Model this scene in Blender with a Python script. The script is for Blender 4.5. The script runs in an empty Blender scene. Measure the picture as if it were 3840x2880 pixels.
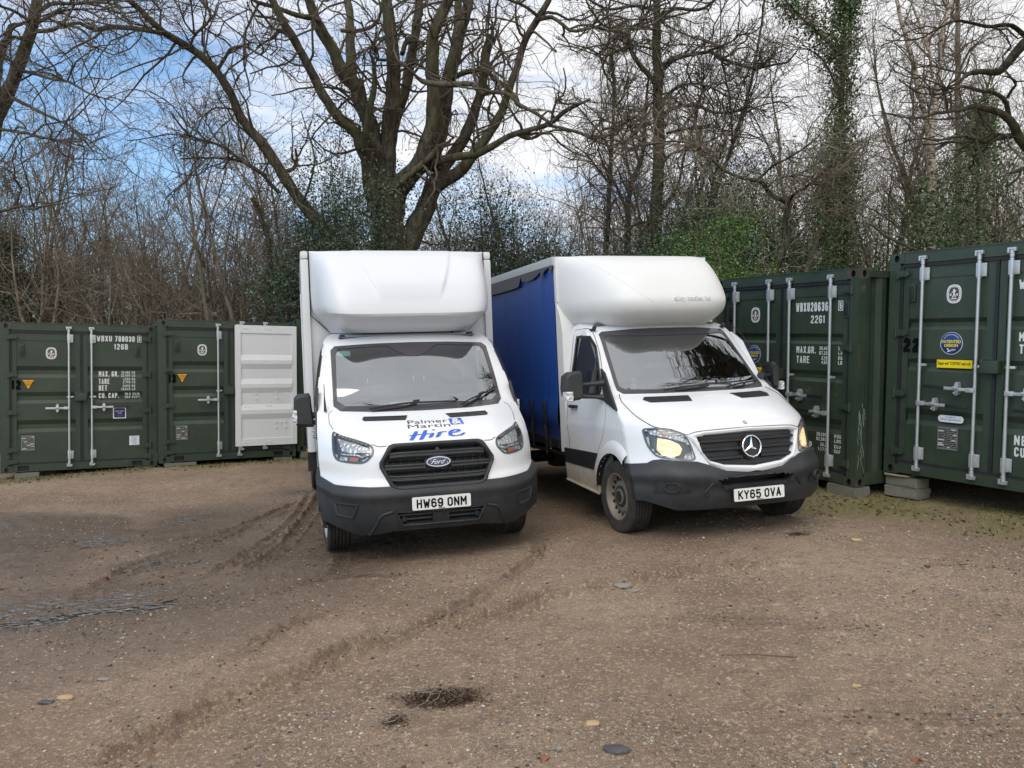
import bpy, bmesh, math, random
import numpy as np
from mathutils import Matrix, Vector
from mathutils.geometry import tessellate_polygon
R_ = math.radians
H0 = 1.55                      # eye height above the yard
scene = bpy.context.scene
C = scene.collection

# ------------------------------------------------------------------ camera, light, exposure
cam = bpy.data.cameras.new('camera'); cam.sensor_width = 36; cam.lens = 2884/3840*36
cam.clip_start = .05; cam.clip_end = 3000
co = bpy.data.objects.new('camera', cam); co.location = (0, 0, H0); co.rotation_euler = (R_(90), 0, 0)
C.objects.link(co); scene.camera = co
scene.view_settings.view_transform = 'Standard'; scene.view_settings.look = 'None'
scene.view_settings.exposure = 0.14; scene.view_settings.gamma = 1
scene.view_settings.use_curve_mapping = False
SUN_EL, SUN_AZ = R_(46), R_(205)          # azimuth clockwise from +Y: the sun stands behind the camera, a little to the left
sl = bpy.data.lights.new('sun', 'SUN'); sl.energy = 1.25; sl.angle = R_(46); sl.color = (1, .91, .79)
so = bpy.data.objects.new('sun', sl); C.objects.link(so)
sd = Vector((math.sin(SUN_AZ)*math.cos(SUN_EL), math.cos(SUN_AZ)*math.cos(SUN_EL), math.sin(SUN_EL)))
so.rotation_euler = sd.to_track_quat('Z', 'Y').to_euler(); so.location = sd*30

def nd(nt, t, **kw):
    n = nt.nodes.new(t)
    for k, v in kw.items():
        if k.startswith('i_'):
            k2 = k[2:]; n.inputs[int(k2) if k2.isdigit() else k2.replace('_', ' ')].default_value = v
        else: setattr(n, k, v)
    return n
def ramp(nt, fac, stops, interp='LINEAR'):
    n = nt.nodes.new('ShaderNodeValToRGB'); cr = n.color_ramp; cr.interpolation = interp
    while len(cr.elements) < len(stops): cr.elements.new(.5)
    for e, (p, c) in zip(cr.elements, stops):
        e.position = p; e.color = (c, c, c, 1) if not hasattr(c, '__len__') else (*c[:3], 1)
    nt.links.new(fac, n.inputs[0]); return n.outputs[0]
def mth(nt, op, a, b=None, clamp=False):
    n = nt.nodes.new('ShaderNodeMath'); n.operation = op; n.use_clamp = clamp
    for i, v in enumerate((a, b)):
        if v is None: continue
        if isinstance(v, (int, float)): n.inputs[i].default_value = v
        else: nt.links.new(v, n.inputs[i])
    return n.outputs[0]
def mixc(nt, f, a, b, mode='MIX'):
    n = nt.nodes.new('ShaderNodeMix'); n.data_type = 'RGBA'; n.blend_type = mode
    for i, v in ((0, f), (6, a), (7, b)):
        if hasattr(v, 'is_output'): nt.links.new(v, n.inputs[i])
        elif i == 0: n.inputs[0].default_value = v
        else: n.inputs[i].default_value = (*v[:3], 1)
    return n.outputs[2]
def noise(nt, vec, scale, detail=4, rough=.55, dist=0):
    n = nd(nt, 'ShaderNodeTexNoise', i_Scale=scale, i_Detail=detail, i_Roughness=rough, i_Distortion=dist)
    if vec is not None: nt.links.new(vec, n.inputs['Vector'])
    return n.outputs[0]

w = bpy.data.worlds.new('World'); scene.world = w; w.use_nodes = True
nt = w.node_tree; nt.nodes.clear()
out = nd(nt, 'ShaderNodeOutputWorld'); bg = nd(nt, 'ShaderNodeBackground', i_Strength=0.1)
nt.links.new(bg.outputs[0], out.inputs[0])
sky = nd(nt, 'ShaderNodeTexSky', sky_type='NISHITA', sun_disc=False, sun_elevation=SUN_EL, sun_rotation=SUN_AZ, air_density=1.0, dust_density=.6, ozone_density=2.0)
geo = nd(nt, 'ShaderNodeTexCoord'); sep = nd(nt, 'ShaderNodeSeparateXYZ'); nt.links.new(geo.outputs['Generated'], sep.inputs[0])
zc = mth(nt, 'ADD', mth(nt, 'MAXIMUM', sep.outputs[2], 0), .16)
cmb = nd(nt, 'ShaderNodeCombineXYZ')
nt.links.new(mth(nt, 'DIVIDE', sep.outputs[0], zc), cmb.inputs[0]); nt.links.new(mth(nt, 'DIVIDE', sep.outputs[1], zc), cmb.inputs[1])
mp = nd(nt, 'ShaderNodeMapping'); mp.inputs['Location'].default_value = (.32, .2, 0); mp.inputs['Scale'].default_value = (.55, 1.0, 1); nt.links.new(cmb.outputs[0], mp.inputs[0])
n1 = noise(nt, mp.outputs[0], 1.25, 7, .58, .4)
n2 = noise(nt, mp.outputs[0], 5.0, 6, .6, .3)
# more cloud to the right and overhead, open blue low on the left
bias = mth(nt, 'ADD', mth(nt, 'MULTIPLY', sep.outputs[0], .40), mth(nt, 'MULTIPLY', sep.outputs[2], .44))
fac = mth(nt, 'ADD', mth(nt, 'ADD', mth(nt, 'MULTIPLY', n1, .95), mth(nt, 'MULTIPLY', n2, .30)), bias)
cov = ramp(nt, fac, [(.56, 0), (.66, .45), (.78, .95), (1, 1)])
# cloud tone: brightest round the veiled sun behind the camera
dt = nd(nt, 'ShaderNodeVectorMath', operation='DOT_PRODUCT'); nt.links.new(geo.outputs['Generated'], dt.inputs[0]); dt.inputs[1].default_value = sd
glow = mth(nt, 'POWER', mth(nt, 'MAXIMUM', mth(nt, 'ADD', mth(nt, 'MULTIPLY', dt.outputs['Value'], .5), .5), 0), 3.0)
tone = mth(nt, 'ADD', mth(nt, 'MULTIPLY', glow, 3.6), mth(nt, 'ADD', 7.0, mth(nt, 'MULTIPLY', n2, 4.6)))
cl = nd(nt, 'ShaderNodeCombineColor')
nt.links.new(mth(nt, 'MULTIPLY', tone, .985), cl.inputs[0]); nt.links.new(mth(nt, 'MULTIPLY', tone, .985), cl.inputs[1]); nt.links.new(tone, cl.inputs[2])
skyc = mixc(nt, 1.0, sky.outputs[0], (1.75, 1.95, 2.0), 'MULTIPLY')
nt.links.new(mixc(nt, cov, skyc, cl.outputs[0]), bg.inputs[0])

# ------------------------------------------------------------------ materials
MATS = {}
def base_mat(name, col, rough=.5, metal=0, coat=0, spec=.5):
    m = bpy.data.materials.new(name); m.use_nodes = True; b = m.node_tree.nodes['Principled BSDF']
    b.inputs['Base Color'].default_value = (*col, 1); b.inputs['Roughness'].default_value = rough; b.inputs['Metallic'].default_value = metal
    b.inputs['Coat Weight'].default_value = coat; b.inputs['Specular IOR Level'].default_value = spec
    MATS[name] = m; return m, m.node_tree, b
def wear(name, col, rough=.5, metal=0, coat=0, dirt=None, dscale=3, damt=.5, var=.12, bump=0, bscale=60, spec=.5, rvar=1, streak=None, rust=None):
    """paint, plastic or metal with uneven tone, patchy dirt, uneven gloss and fine grain"""
    m, nt, b = base_mat(name, col, rough, metal, coat, spec)
    tc = nd(nt, 'ShaderNodeTexCoord'); v = tc.outputs['Object']
    n = noise(nt, v, dscale, 6, .62); n2 = noise(nt, v, dscale*7, 5, .6)
    c = mixc(nt, ramp(nt, n, [(.3, 0), (.7, 1)]), tuple(x*(1-var) for x in col), tuple(min(1, x*(1+var)) for x in col))
    if dirt:
        f = mth(nt, 'MULTIPLY', ramp(nt, mth(nt, 'ADD', mth(nt, 'MULTIPLY', n, .6), mth(nt, 'MULTIPLY', n2, .4)), [(.45, 0), (.72, 1)]), damt)
        c = mixc(nt, f, c, dirt)
    if streak:                    # rain streaks down the sheet
        mp = nd(nt, 'ShaderNodeMapping'); mp.inputs['Scale'].default_value = (14, 14, .9); nt.links.new(v, mp.inputs[0])
        c = mixc(nt, ramp(nt, noise(nt, mp.outputs[0], 1, 4, .6), [(.52, 0), (.75, .55)]), c, streak)
    if rust: c = mixc(nt, ramp(nt, mth(nt, 'ADD', mth(nt, 'MULTIPLY', noise(nt, v, 2.3, 3), .5), mth(nt, 'MULTIPLY', noise(nt, v, 34, 4), .5)), [(.635, 0), (.665, .85)]), c, rust)
    nt.links.new(c, b.inputs['Base Color'])
    nt.links.new(ramp(nt, n2, [(.25, max(0, rough-.07*rvar)), (.75, min(1, rough+.1*rvar))]), b.inputs['Roughness'])
    if bump:
        bp = nd(nt, 'ShaderNodeBump', i_Strength=bump, i_Distance=.004); nt.links.new(noise(nt, v, bscale, 4), bp.inputs['Height']); nt.links.new(bp.outputs[0], b.inputs['Normal'])
    return m
M = {}
def vehicle_white(name, grime, z0, z1, side=0):
    """white paint, road film that thickens low on the body (wear with its own shape)"""
    m, nt, b = base_mat(name, (.75, .76, .78), .28, 0, .35)
    tc = nd(nt, 'ShaderNodeTexCoord'); sp = nd(nt, 'ShaderNodeSeparateXYZ'); nt.links.new(tc.outputs['Object'], sp.inputs[0])
    n = noise(nt, tc.outputs['Object'], 2.2, 7, .65); n2 = noise(nt, tc.outputs['Object'], 26, 5, .6)
    h = nd(nt, 'ShaderNodeMapRange', i_From_Min=z1, i_From_Max=z0); nt.links.new(sp.outputs[2], h.inputs[0])
    f = mth(nt, 'MULTIPLY', h.outputs[0], mth(nt, 'ADD', .25, mth(nt, 'MULTIPLY', n, 1.1)))
    if side:                      # spray thrown up behind the front wheel
        yb = nd(nt, 'ShaderNodeMapRange', i_From_Min=.45, i_From_Max=1.1); nt.links.new(sp.outputs[1], yb.inputs[0]); f = mth(nt, 'MULTIPLY', f, yb.outputs[0])
    f = mth(nt, 'MULTIPLY', mth(nt, 'ADD', f, mth(nt, 'MULTIPLY', n2, .05)), grime, True)
    nt.links.new(mixc(nt, f, (.75, .76, .78), (.36, .31, .24)), b.inputs['Base Color'])
    nt.links.new(mth(nt, 'ADD', .2, mth(nt, 'MULTIPLY', mth(nt, 'ADD', f, mth(nt, 'MULTIPLY', n2, .12)), .6)), b.inputs['Roughness'])
    return m
M['white_a'] = vehicle_white('white_paint', .22, .55, 1.1)
M['white_b'] = vehicle_white('white_paint_dirty', 1.25, .40, 1.10, 1)
M['white_box'] = wear('white_panel', (.68, .69, .70), .38, dirt=(.52, .50, .46), dscale=1.3, damt=.22, var=.03)
M['pod_a'] = wear('gloss_gelcoat', (.66, .67, .70), .38, var=.012, rvar=.15)
M['pod_b'] = wear('dull_gelcoat', (.69, .69, .675), .42, dirt=(.58, .56, .52), dscale=1.1, damt=.3, var=.03)
M['trim'] = wear('grey_plastic', (.020, .022, .025), .52, dirt=(.07, .065, .06), dscale=4, damt=.35, bump=.25, bscale=220)
M['black'] = wear('black_plastic', (.014, .015, .016), .42, dirt=(.05, .05, .047), dscale=5, damt=.3)
M['gap'] = wear('shut_line_rubber', (.02, .02, .022), .8)
M['seal'] = wear('rubber_seal', (.010, .011, .014), .6, dirt=(.04, .04, .04), dscale=6, damt=.4)
M['tyre'] = wear('tyre_rubber', (.022, .021, .020), .8, dirt=(.10, .08, .06), dscale=9, damt=.65, bump=.4, bscale=90)
M['rim'] = wear('dusty_steel_rim', (.20, .175, .14), .55, .2, dirt=(.10, .08, .06), dscale=12, damt=.6)
M['rim_silver'] = wear('silver_rim', (.45, .45, .45), .45, .5, dirt=(.2, .17, .14), dscale=12, damt=.4)
M['chrome'] = wear('chrome', (.75, .76, .78), .12, 1, var=.03)
M['zinc'] = wear('galvanised_steel', (.56, .58, .60), .36, .6, dirt=(.25, .25, .24), dscale=9, damt=.35, var=.15, bump=.2, bscale=140)
M['alloy'] = wear('dull_aluminium', (.46, .46, .46), .5, .1, dirt=(.2, .19, .18), dscale=4, damt=.4)
M['plate'] = wear('plate_white', (.78, .78, .76), .4, dirt=(.35, .33, .3), dscale=22, damt=.35)
M['ink'] = wear('black_ink', (.003, .003, .003), .7, spec=.1)
M['ink_blue'] = wear('blue_vinyl', (.022, .10, .52), .35)
M['ink_grey'] = wear('dark_grey_vinyl', (.035, .036, .045), .4)
M['logo_blue'] = wear('enamel_blue', (.006, .012, .075), .15, coat=1)
M['frit'] = wear('glass_frit', (.062, .058, .064), .14)  # greyed in its base colour to stand for reflected sky
M['dash'] = wear('dashboard_grey', (.05, .055, .06), .65)
M['seat'] = wear('seat_fabric', (.022, .024, .027), .9, bump=.4, bscale=200)
M['lining'] = wear('cab_lining', (.13, .14, .14), .8)
M['green'] = wear('container_green', (.028, .046, .028), .46, dirt=(.055, .064, .048), dscale=1.4, damt=.45, var=.18, bump=.22, bscale=4, streak=(.052, .058, .046), rust=(.15, .07, .035))
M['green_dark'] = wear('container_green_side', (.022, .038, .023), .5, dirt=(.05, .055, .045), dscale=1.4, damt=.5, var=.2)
M['rust'] = wear('scraped_rust', (.024, .042, .030), .7, dirt=(.16, .07, .035), dscale=14, damt=.85)
M['cwhite'] = wear('door_inside_white', (.68, .69, .69), .45, dirt=(.35, .34, .33), dscale=2, damt=.2, var=.03)
M['sign_white'] = wear('sticker_white', (.72, .73, .73), .4, dirt=(.4, .4, .4), dscale=30, damt=.2)
M['paint_white'] = wear('stencil_white', (.66, .68, .68), .5, dirt=(.3, .33, .31), dscale=20, damt=.25)
M['yellow'] = wear('sticker_yellow', (.80, .62, .01), .4)
M['amber'] = wear('sticker_amber', (.78, .36, .01), .45)
M['sign_blue'] = wear('sticker_blue', (.012, .055, .22), .4)
M['navy'] = wear('sticker_navy', (.010, .018, .11), .4)
M['emblem'] = wear('emblem_brown', (.06, .045, .04), .45)
M['dplate'] = wear('data_plate', (.20, .20, .195), .45, .3, dirt=(.1, .1, .1), dscale=25, damt=.5)
M['curtain'] = wear('blue_pvc', (.009, .055, .36), .36, dirt=(.010, .022, .075), dscale=1.6, damt=.6, var=.15, bump=.15, bscale=14)
M['valance'] = wear('grey_valance', (.075, .078, .082), .6, dirt=(.03, .03, .03), dscale=5, damt=.4)
M['concrete'] = wear('concrete_block', (.17, .16, .135), .9, dirt=(.10, .10, .07), dscale=6, damt=.7, bump=.6, bscale=60)
M['timber'] = wear('old_timber', (.34, .26, .18), .85, dirt=(.15, .12, .09), dscale=8, damt=.6, bump=.4, bscale=50)
M['maroon'] = wear('maroon_cloth', (.055, .018, .022), .9)
M['cardboard'] = wear('cardboard', (.24, .16, .09), .9)
M['inside'] = wear('container_inside', (.16, .155, .15), .8)
M['skin'] = wear('skin', (.50, .33, .26), .6)
M['hair'] = wear('grey_hair', (.22, .20, .19), .8)
M['jumper'] = wear('red_jumper', (.20, .035, .04), .9)
M['bottle'] = wear('bottle_plastic', (.55, .62, .66), .15, coat=.5)
M['cap'] = wear('bottle_cap', (.03, .20, .60), .4)
M['paper'] = wear('paper', (.72, .74, .74), .7)
M['orange'] = wear('orange_lens', (.70, .16, .02), .25, coat=.5)
M['red_strap'] = wear('red_strap', (.30, .07, .05), .7)
M['teal'] = wear('sticker_teal', (.42, .62, .58), .4)

def glass_mat(name, tint, extra, k=1.9):
    m = bpy.data.materials.new(name); m.use_nodes = True; nt = m.node_tree; nt.nodes.clear()
    o = nd(nt, 'ShaderNodeOutputMaterial'); mx = nd(nt, 'ShaderNodeMixShader'); tr = nd(nt, 'ShaderNodeBsdfTransparent'); gl = nd(nt, 'ShaderNodeBsdfGlossy', i_Roughness=.015)
    tr.inputs[0].default_value = (*tint, 1); gl.inputs[0].default_value = (.93, .97, 1, 1)
    fr = nd(nt, 'ShaderNodeFresnel', i_IOR=1.52)
    tc = nd(nt, 'ShaderNodeTexCoord')
    f = mth(nt, 'ADD', mth(nt, 'MULTIPLY', fr.outputs[0], k), mth(nt, 'ADD', extra-.02, mth(nt, 'MULTIPLY', noise(nt, tc.outputs['Object'], 2.5, 3), .04)), True)
    nt.links.new(f, mx.inputs[0]); nt.links.new(tr.outputs[0], mx.inputs[1]); nt.links.new(gl.outputs[0], mx.inputs[2]); nt.links.new(mx.outputs[0], o.inputs[0])
    return m
M['screen_a'] = glass_mat('windscreen_glass', (.55, .68, .66), .19)
M['screen_b'] = glass_mat('windscreen_glass_clean', (.34, .42, .42), .19)
M['side_glass'] = glass_mat('side_glass', (.45, .50, .50), .0)
M['lens'] = glass_mat('lamp_lens', (.88, .89, .89), .02, .7)
m, nt, b = base_mat('reflector', (.66, .67, .69), .22, .35); M['reflector'] = m
tc = nd(nt, 'ShaderNodeTexCoord'); v = nd(nt, 'ShaderNodeTexVoronoi', i_Scale=26.0); nt.links.new(tc.outputs['Object'], v.inputs['Vector'])
bp = nd(nt, 'ShaderNodeBump', i_Strength=.8, i_Distance=.02); nt.links.new(v.outputs['Distance'], bp.inputs['Height']); nt.links.new(bp.outputs[0], b.inputs['Normal'])
m, nt, b = base_mat('lit_headlamp', (.9, .7, .4), .3)
tc = nd(nt, 'ShaderNodeTexCoord'); v = nd(nt, 'ShaderNodeTexVoronoi', i_Scale=34.0); nt.links.new(tc.outputs['Object'], v.inputs['Vector'])
nt.links.new(ramp(nt, v.outputs['Distance'], [(0, (1, .94, .80)), (.38, (1, .78, .48)), (.65, (.9, .52, .22)), (.9, (.5, .25, .1))]), b.inputs['Emission Color']); b.inputs['Emission Strength'].default_value = .95; M['lit'] = m
m, nt, b = base_mat('lit_marker', (.8, .2, .05), .3); b.inputs['Emission Color'].default_value = (1, .25, .05, 1); b.inputs['Emission Strength'].default_value = 1.5; M['lit_marker'] = m

def bark(name, c1, c2, moss, mossamt, rough=.9, scale=9):
    m, nt, b = base_mat(name, c1, rough, spec=.25)
    tc = nd(nt, 'ShaderNodeTexCoord'); gm = nd(nt, 'ShaderNodeNewGeometry')
    mp = nd(nt, 'ShaderNodeMapping'); mp.inputs['Scale'].default_value = (1, 1, .28); nt.links.new(tc.outputs['Object'], mp.inputs[0])
    n = noise(nt, mp.outputs[0], scale, 6, .6, .6); n2 = noise(nt, tc.outputs['Object'], 1.3, 5, .6)
    c = mixc(nt, ramp(nt, n, [(.41, 0), (.59, 1)]), c1, c2)
    c = mixc(nt, mth(nt, 'MULTIPLY', ramp(nt, n2, [(.5, 0), (.66, 1)]), mossamt), c, moss)
    nt.links.new(c, b.inputs['Base Color'])
    bp = nd(nt, 'ShaderNodeBump', i_Strength=.9, i_Distance=.04); nt.links.new(n, bp.inputs['Height']); nt.links.new(bp.outputs[0], b.inputs['Normal'])
    return m
M['oak'] = bark('oak_bark', (.044, .037, .027), (.115, .098, .072), (.090, .092, .030), .7)
M['oak_twig'] = bark('oak_twigs', (.075, .060, .045), (.14, .114, .086), (.12, .115, .065), .3, scale=4)
M['grey_bark'] = bark('grey_bark', (.155, .13, .098), (.31, .265, .205), (.15, .145, .07), .5)
M['brown_twig'] = bark('brown_twigs', (.135, .105, .078), (.245, .195, .148), (.18, .145, .095), .3, scale=4)
M['pale_twig'] = bark('pale_twigs', (.16, .13, .098), (.30, .25, .19), (.2, .17, .11), .3, scale=4)
m = bark('birch_bark', (.36, .30, .23), (.50, .43, .34), (.07, .05, .035), 0); nt = m.node_tree; b = nt.nodes['Principled BSDF']
tc = nd(nt, 'ShaderNodeTexCoord'); mp = nd(nt, 'ShaderNodeMapping'); mp.inputs['Scale'].default_value = (1.2, 1.2, 5); nt.links.new(tc.outputs['Object'], mp.inputs[0])
f = ramp(nt, noise(nt, mp.outputs[0], 1.9, 5, .6, 1.2), [(.52, 0), (.6, 1)]); old = b.inputs['Base Color'].links[0].from_socket
nt.links.new(mixc(nt, f, old, (.045, .034, .025)), b.inputs['Base Color']); M['birch'] = m

def leaf_mat(name, c1, c2, rough=.45):
    m, nt, b = base_mat(name, c1, rough); g = nd(nt, 'ShaderNodeNewGeometry')
    nt.links.new(ramp(nt, g.outputs['Random Per Island'], [(0, c1), (.7, c2), (1, tuple(x*1.35 for x in c2))]), b.inputs['Base Color'])
    return m
M['holly'] = leaf_mat('holly_leaf', (.022, .042, .024), (.055, .088, .048))
M['ivy'] = leaf_mat('ivy_leaf', (.030, .060, .016), (.090, .155, .040))
M['laurel'] = leaf_mat('bright_leaf', (.030, .075, .012), (.10, .19, .028))
M['litter'] = leaf_mat('leaf_litter', (.040, .024, .017), (.11, .065, .040), .7)
M['moss'] = leaf_mat('moss_blades', (.045, .055, .012), (.12, .125, .035), .8)
M['straw'] = leaf_mat('dead_grass', (.13, .10, .05), (.24, .19, .10), .8)
M['stone'] = leaf_mat('pebble', (.10, .085, .07), (.36, .31, .25), .6)
nt = M['stone'].node_tree; b = nt.nodes['Principled BSDF']; g = nd(nt, 'ShaderNodeNewGeometry')
nt.links.new(ramp(nt, g.outputs['Random Per Island'], [(0, (0.164, 0.132, 0.099)), (.25, (0.279, 0.232, 0.175)), (.42, (0.082, 0.080, 0.080)), (.6, (0.344, 0.304, 0.251)), (.72, (0.295, 0.176, 0.076)), (.80, (0.213, 0.176, 0.129)), (.90, (0.476, 0.424, 0.350)), (.975, (0.295, 0.112, 0.053)), (1, (0.131, 0.136, 0.144))], 'CONSTANT'), b.inputs['Base Color'])
M['stone_yellow'] = wear('yellow_stone', (.42, .30, .15), .7, dirt=(.25, .2, .14), dscale=20, damt=.5, bump=.5, bscale=40)
M['stone_dark'] = wear('slate_stone', (.055, .055, .058), .6, dirt=(.14, .12, .1), dscale=20, damt=.5, bump=.5, bscale=40)
M['stone_grey'] = wear('grey_stone', (.24, .21, .18), .75, dirt=(.12, .1, .08), dscale=20, damt=.5, bump=.5, bscale=40)
M['mud_clod'] = wear('dark_mud_clod', (.045, .034, .026), .75, dirt=(.1, .08, .06), dscale=30, damt=.5, bump=.5, bscale=60)

# ------------------------------------------------------------------ mesh helpers
def mesh_obj(name, V, F, mats, parent=None, smooth=True, angle=38, mi=None):
    me = bpy.data.meshes.new(name)
    V = np.asarray(V, np.float32)
    if isinstance(F, np.ndarray):
        n, k = F.shape
        me.vertices.add(len(V)); me.vertices.foreach_set('co', V.ravel())
        me.loops.add(n*k); me.loops.foreach_set('vertex_index', F.astype(np.int32).ravel())
        me.polygons.add(n); me.polygons.foreach_set('loop_start', np.arange(0, n*k, k, dtype=np.int32))
        me.update(calc_edges=True)
    else:
        me.from_pydata(V.tolist(), [], F)
    for m in (mats if isinstance(mats, (list, tuple)) else [mats]): me.materials.append(m)
    if mi is not None: me.polygons.foreach_set('material_index', np.asarray(mi, np.int32))
    me.polygons.foreach_set('use_smooth', np.full(len(me.polygons), smooth, bool))
    if smooth and angle: me.set_sharp_from_angle(angle=R_(angle))
    me.update()
    o = bpy.data.objects.new(name, me); C.objects.link(o)
    if parent is not None: o.parent = parent
    return o
BOXC = {}
class MB:
    def __init__(s): s.v = []; s.f = []; s.m = []; s.n = 0
    def add(s, V, F, mi=0, T=None):
        V = np.asarray(V, float).reshape(-1, 3)
        if T is not None: T = np.array(T); V = V@T[:3, :3].T+T[:3, 3]
        s.v.append(V); s.f += [[i+s.n for i in f] for f in F]; s.m += [mi]*len(F); s.n += len(V); return s
    def box(s, c, d, mi=0, bev=0, rot=None):
        if bev:
            key = (tuple(round(x, 4) for x in d), round(bev, 4))
            if key not in BOXC:
                bm = bmesh.new(); bmesh.ops.create_cube(bm, size=1); bmesh.ops.scale(bm, vec=d, verts=bm.verts)
                bmesh.ops.bevel(bm, geom=bm.edges[:], offset=bev, segments=2, affect='EDGES', profile=.7)
                BOXC[key] = ([v.co[:] for v in bm.verts], [[v.index for v in f.verts] for f in bm.faces]); bm.free()
            V, F = BOXC[key]
        else:
            x, y, z = (q/2 for q in d)
            V = [(-x,-y,-z),(x,-y,-z),(x,y,-z),(-x,y,-z),(-x,-y,z),(x,-y,z),(x,y,z),(-x,y,z)]
            F = [(3,2,1,0),(4,5,6,7),(0,1,5,4),(1,2,6,5),(2,3,7,6),(3,0,4,7)]
        T = Matrix.Translation(c)
        if rot is not None: T = T@rot.to_4x4()
        return s.add(V, F, mi, T)
    def span(s, x0, x1, y0, y1, z0, z1, mi=0, bev=0): return s.box(((x0+x1)/2, (y0+y1)/2, (z0+z1)/2), (abs(x1-x0), abs(y1-y0), abs(z1-z0)), mi, bev)
    def tube(s, P, r, k=8, mi=0, cap=True):
        P = np.asarray(P, float); r = np.broadcast_to(np.asarray(r, float), (len(P),))
        V, Q = tubes(P[None], r[None], k); F = Q.tolist()
        if cap: F += [list(range(k))[::-1], [len(V)-k+i for i in range(k)]]
        return s.add(V, F, mi)
    def cyl(s, a, b, r, k=16, mi=0, r2=None): return s.tube([a, b], [r, r if r2 is None else r2], k, mi)
    def lathe(s, prof, k=32, mi=0, T=None, capend=True):
        """profile of (radius, height), turned round the local Z axis"""
        V = []; F = []
        for r, h in prof:
            for i in range(k): a = 2*math.pi*i/k; V.append((r*math.cos(a), r*math.sin(a), h))
        for j in range(len(prof)-1):
            for i in range(k): F.append((j*k+i, j*k+(i+1)%k, (j+1)*k+(i+1)%k, (j+1)*k+i))
        if capend: F += [list(range(k))[::-1], [(len(prof)-1)*k+i for i in range(k)]]
        return s.add(V, F, mi, T)
    def prism(s, poly, fn, t0, t1, mi=0):
        """2D outline; fn(u, v, depth) -> point"""
        n = len(poly); V = [fn(u, v, t0) for u, v in poly]+[fn(u, v, t1) for u, v in poly]
        tri = tessellate_polygon([[Vector((u, v, 0)) for u, v in poly]])
        F = [tuple(t) for t in tri]+[tuple(n+i for i in t)[::-1] for t in tri]+[(i, (i+1)%n, n+(i+1)%n, n+i) for i in range(n)]
        return s.add(V, F, mi)
    def grid(s, G, mi=0, closeu=False):
        G = np.asarray(G, float); a, b = G.shape[:2]; F = []
        for i in range(a-1):
            for j in range(b if closeu else b-1): F.append((i*b+j, i*b+(j+1)%b, (i+1)*b+(j+1)%b, (i+1)*b+j))
        return s.add(G.reshape(-1, 3), F, mi)
    def build(s, name, mats, parent=None, smooth=True, angle=38, normals=True):
        o = mesh_obj(name, np.concatenate(s.v), s.f, mats, parent, smooth, angle, s.m)
        if normals:
            bm = bmesh.new(); bm.from_mesh(o.data); bmesh.ops.recalc_face_normals(bm, faces=bm.faces[:]); bm.to_mesh(o.data); bm.free()
            if smooth and angle: o.data.set_sharp_from_angle(angle=R_(angle))
        return o
def tubes(P, r, k=3):
    """many tapered polylines at once: P (n, m, 3), r (n, m)"""
    n, m = P.shape[:2]
    T = np.empty_like(P); T[:, 1:-1] = P[:, 2:]-P[:, :-2]; T[:, 0] = P[:, 1]-P[:, 0]; T[:, -1] = P[:, -1]-P[:, -2]
    T /= np.linalg.norm(T, axis=2, keepdims=True)+1e-9
    ref = np.tile(np.array([.31, .17, .93]), (n, 1)); mt = T.mean(1); par = np.abs((mt*ref).sum(1))/(np.linalg.norm(mt, axis=1)+1e-9) > .85
    ref[par] = (.9, .4, .1)
    A = ref[:, None]-(T*ref[:, None]).sum(2, keepdims=True)*T; A /= np.linalg.norm(A, axis=2, keepdims=True)+1e-9
    B = np.cross(T, A); a = np.arange(k)*2*math.pi/k
    V = P[:, :, None]+r[:, :, None, None]*(A[:, :, None]*np.cos(a)[:, None]+B[:, :, None]*np.sin(a)[:, None])
    idx = np.arange(n*m*k).reshape(n, m, k)
    q = np.stack([idx[:, :-1], np.roll(idx[:, :-1], -1, 2), np.roll(idx[:, 1:], -1, 2), idx[:, 1:]], -1)
    return V.reshape(-1, 3), q.reshape(-1, 4)
def thing(name, label, cat, T=None, group=None):
    o = bpy.data.objects.new(name, None); o.empty_display_size = .3; C.objects.link(o)
    if T is not None: o.matrix_world = T
    return tag(o, label, cat, group)
def tag(o, label=None, cat=None, group=None, kind=None):
    for k, v in (('label', label), ('category', cat), ('group', group), ('kind', kind)):
        if v: o[k] = v
    return o
TXT = {}
def text2d(s, bold=0):
    key = (s, bold)
    if key not in TXT:
        cu = bpy.data.curves.new('t', 'FONT'); cu.body = s; cu.offset = bold; cu.resolution_u = 3
        ob = bpy.data.objects.new('t', cu); C.objects.link(ob); bpy.context.view_layer.update()
        me = bpy.data.meshes.new_from_object(ob.evaluated_get(bpy.context.evaluated_depsgraph_get()))
        V = np.array([v.co[:2] for v in me.vertices]); F = [list(p.vertices) for p in me.polygons]
        bpy.data.objects.remove(ob); bpy.data.curves.remove(cu); bpy.data.meshes.remove(me)
        V -= V.min(0); TXT[key] = (V/np.maximum(V.max(0), 1e-6), F, V.max(0))
    return TXT[key]
def put_text(mb, s, x0, x1, z0, z1, fn, mi=0, bold=.012):
    """lettering stretched into the box x0..x1, z0..z1; fn(x, z) -> point"""
    V, F, _ = text2d(s, bold)
    mb.add([fn(x0+(x1-x0)*u, z0+(z1-z0)*v) for u, v in V], F, mi)
_A = lambda s: [[tuple(float(q) for q in p.split(',')) for p in t.split()] for t in s.split('|')]
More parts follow.
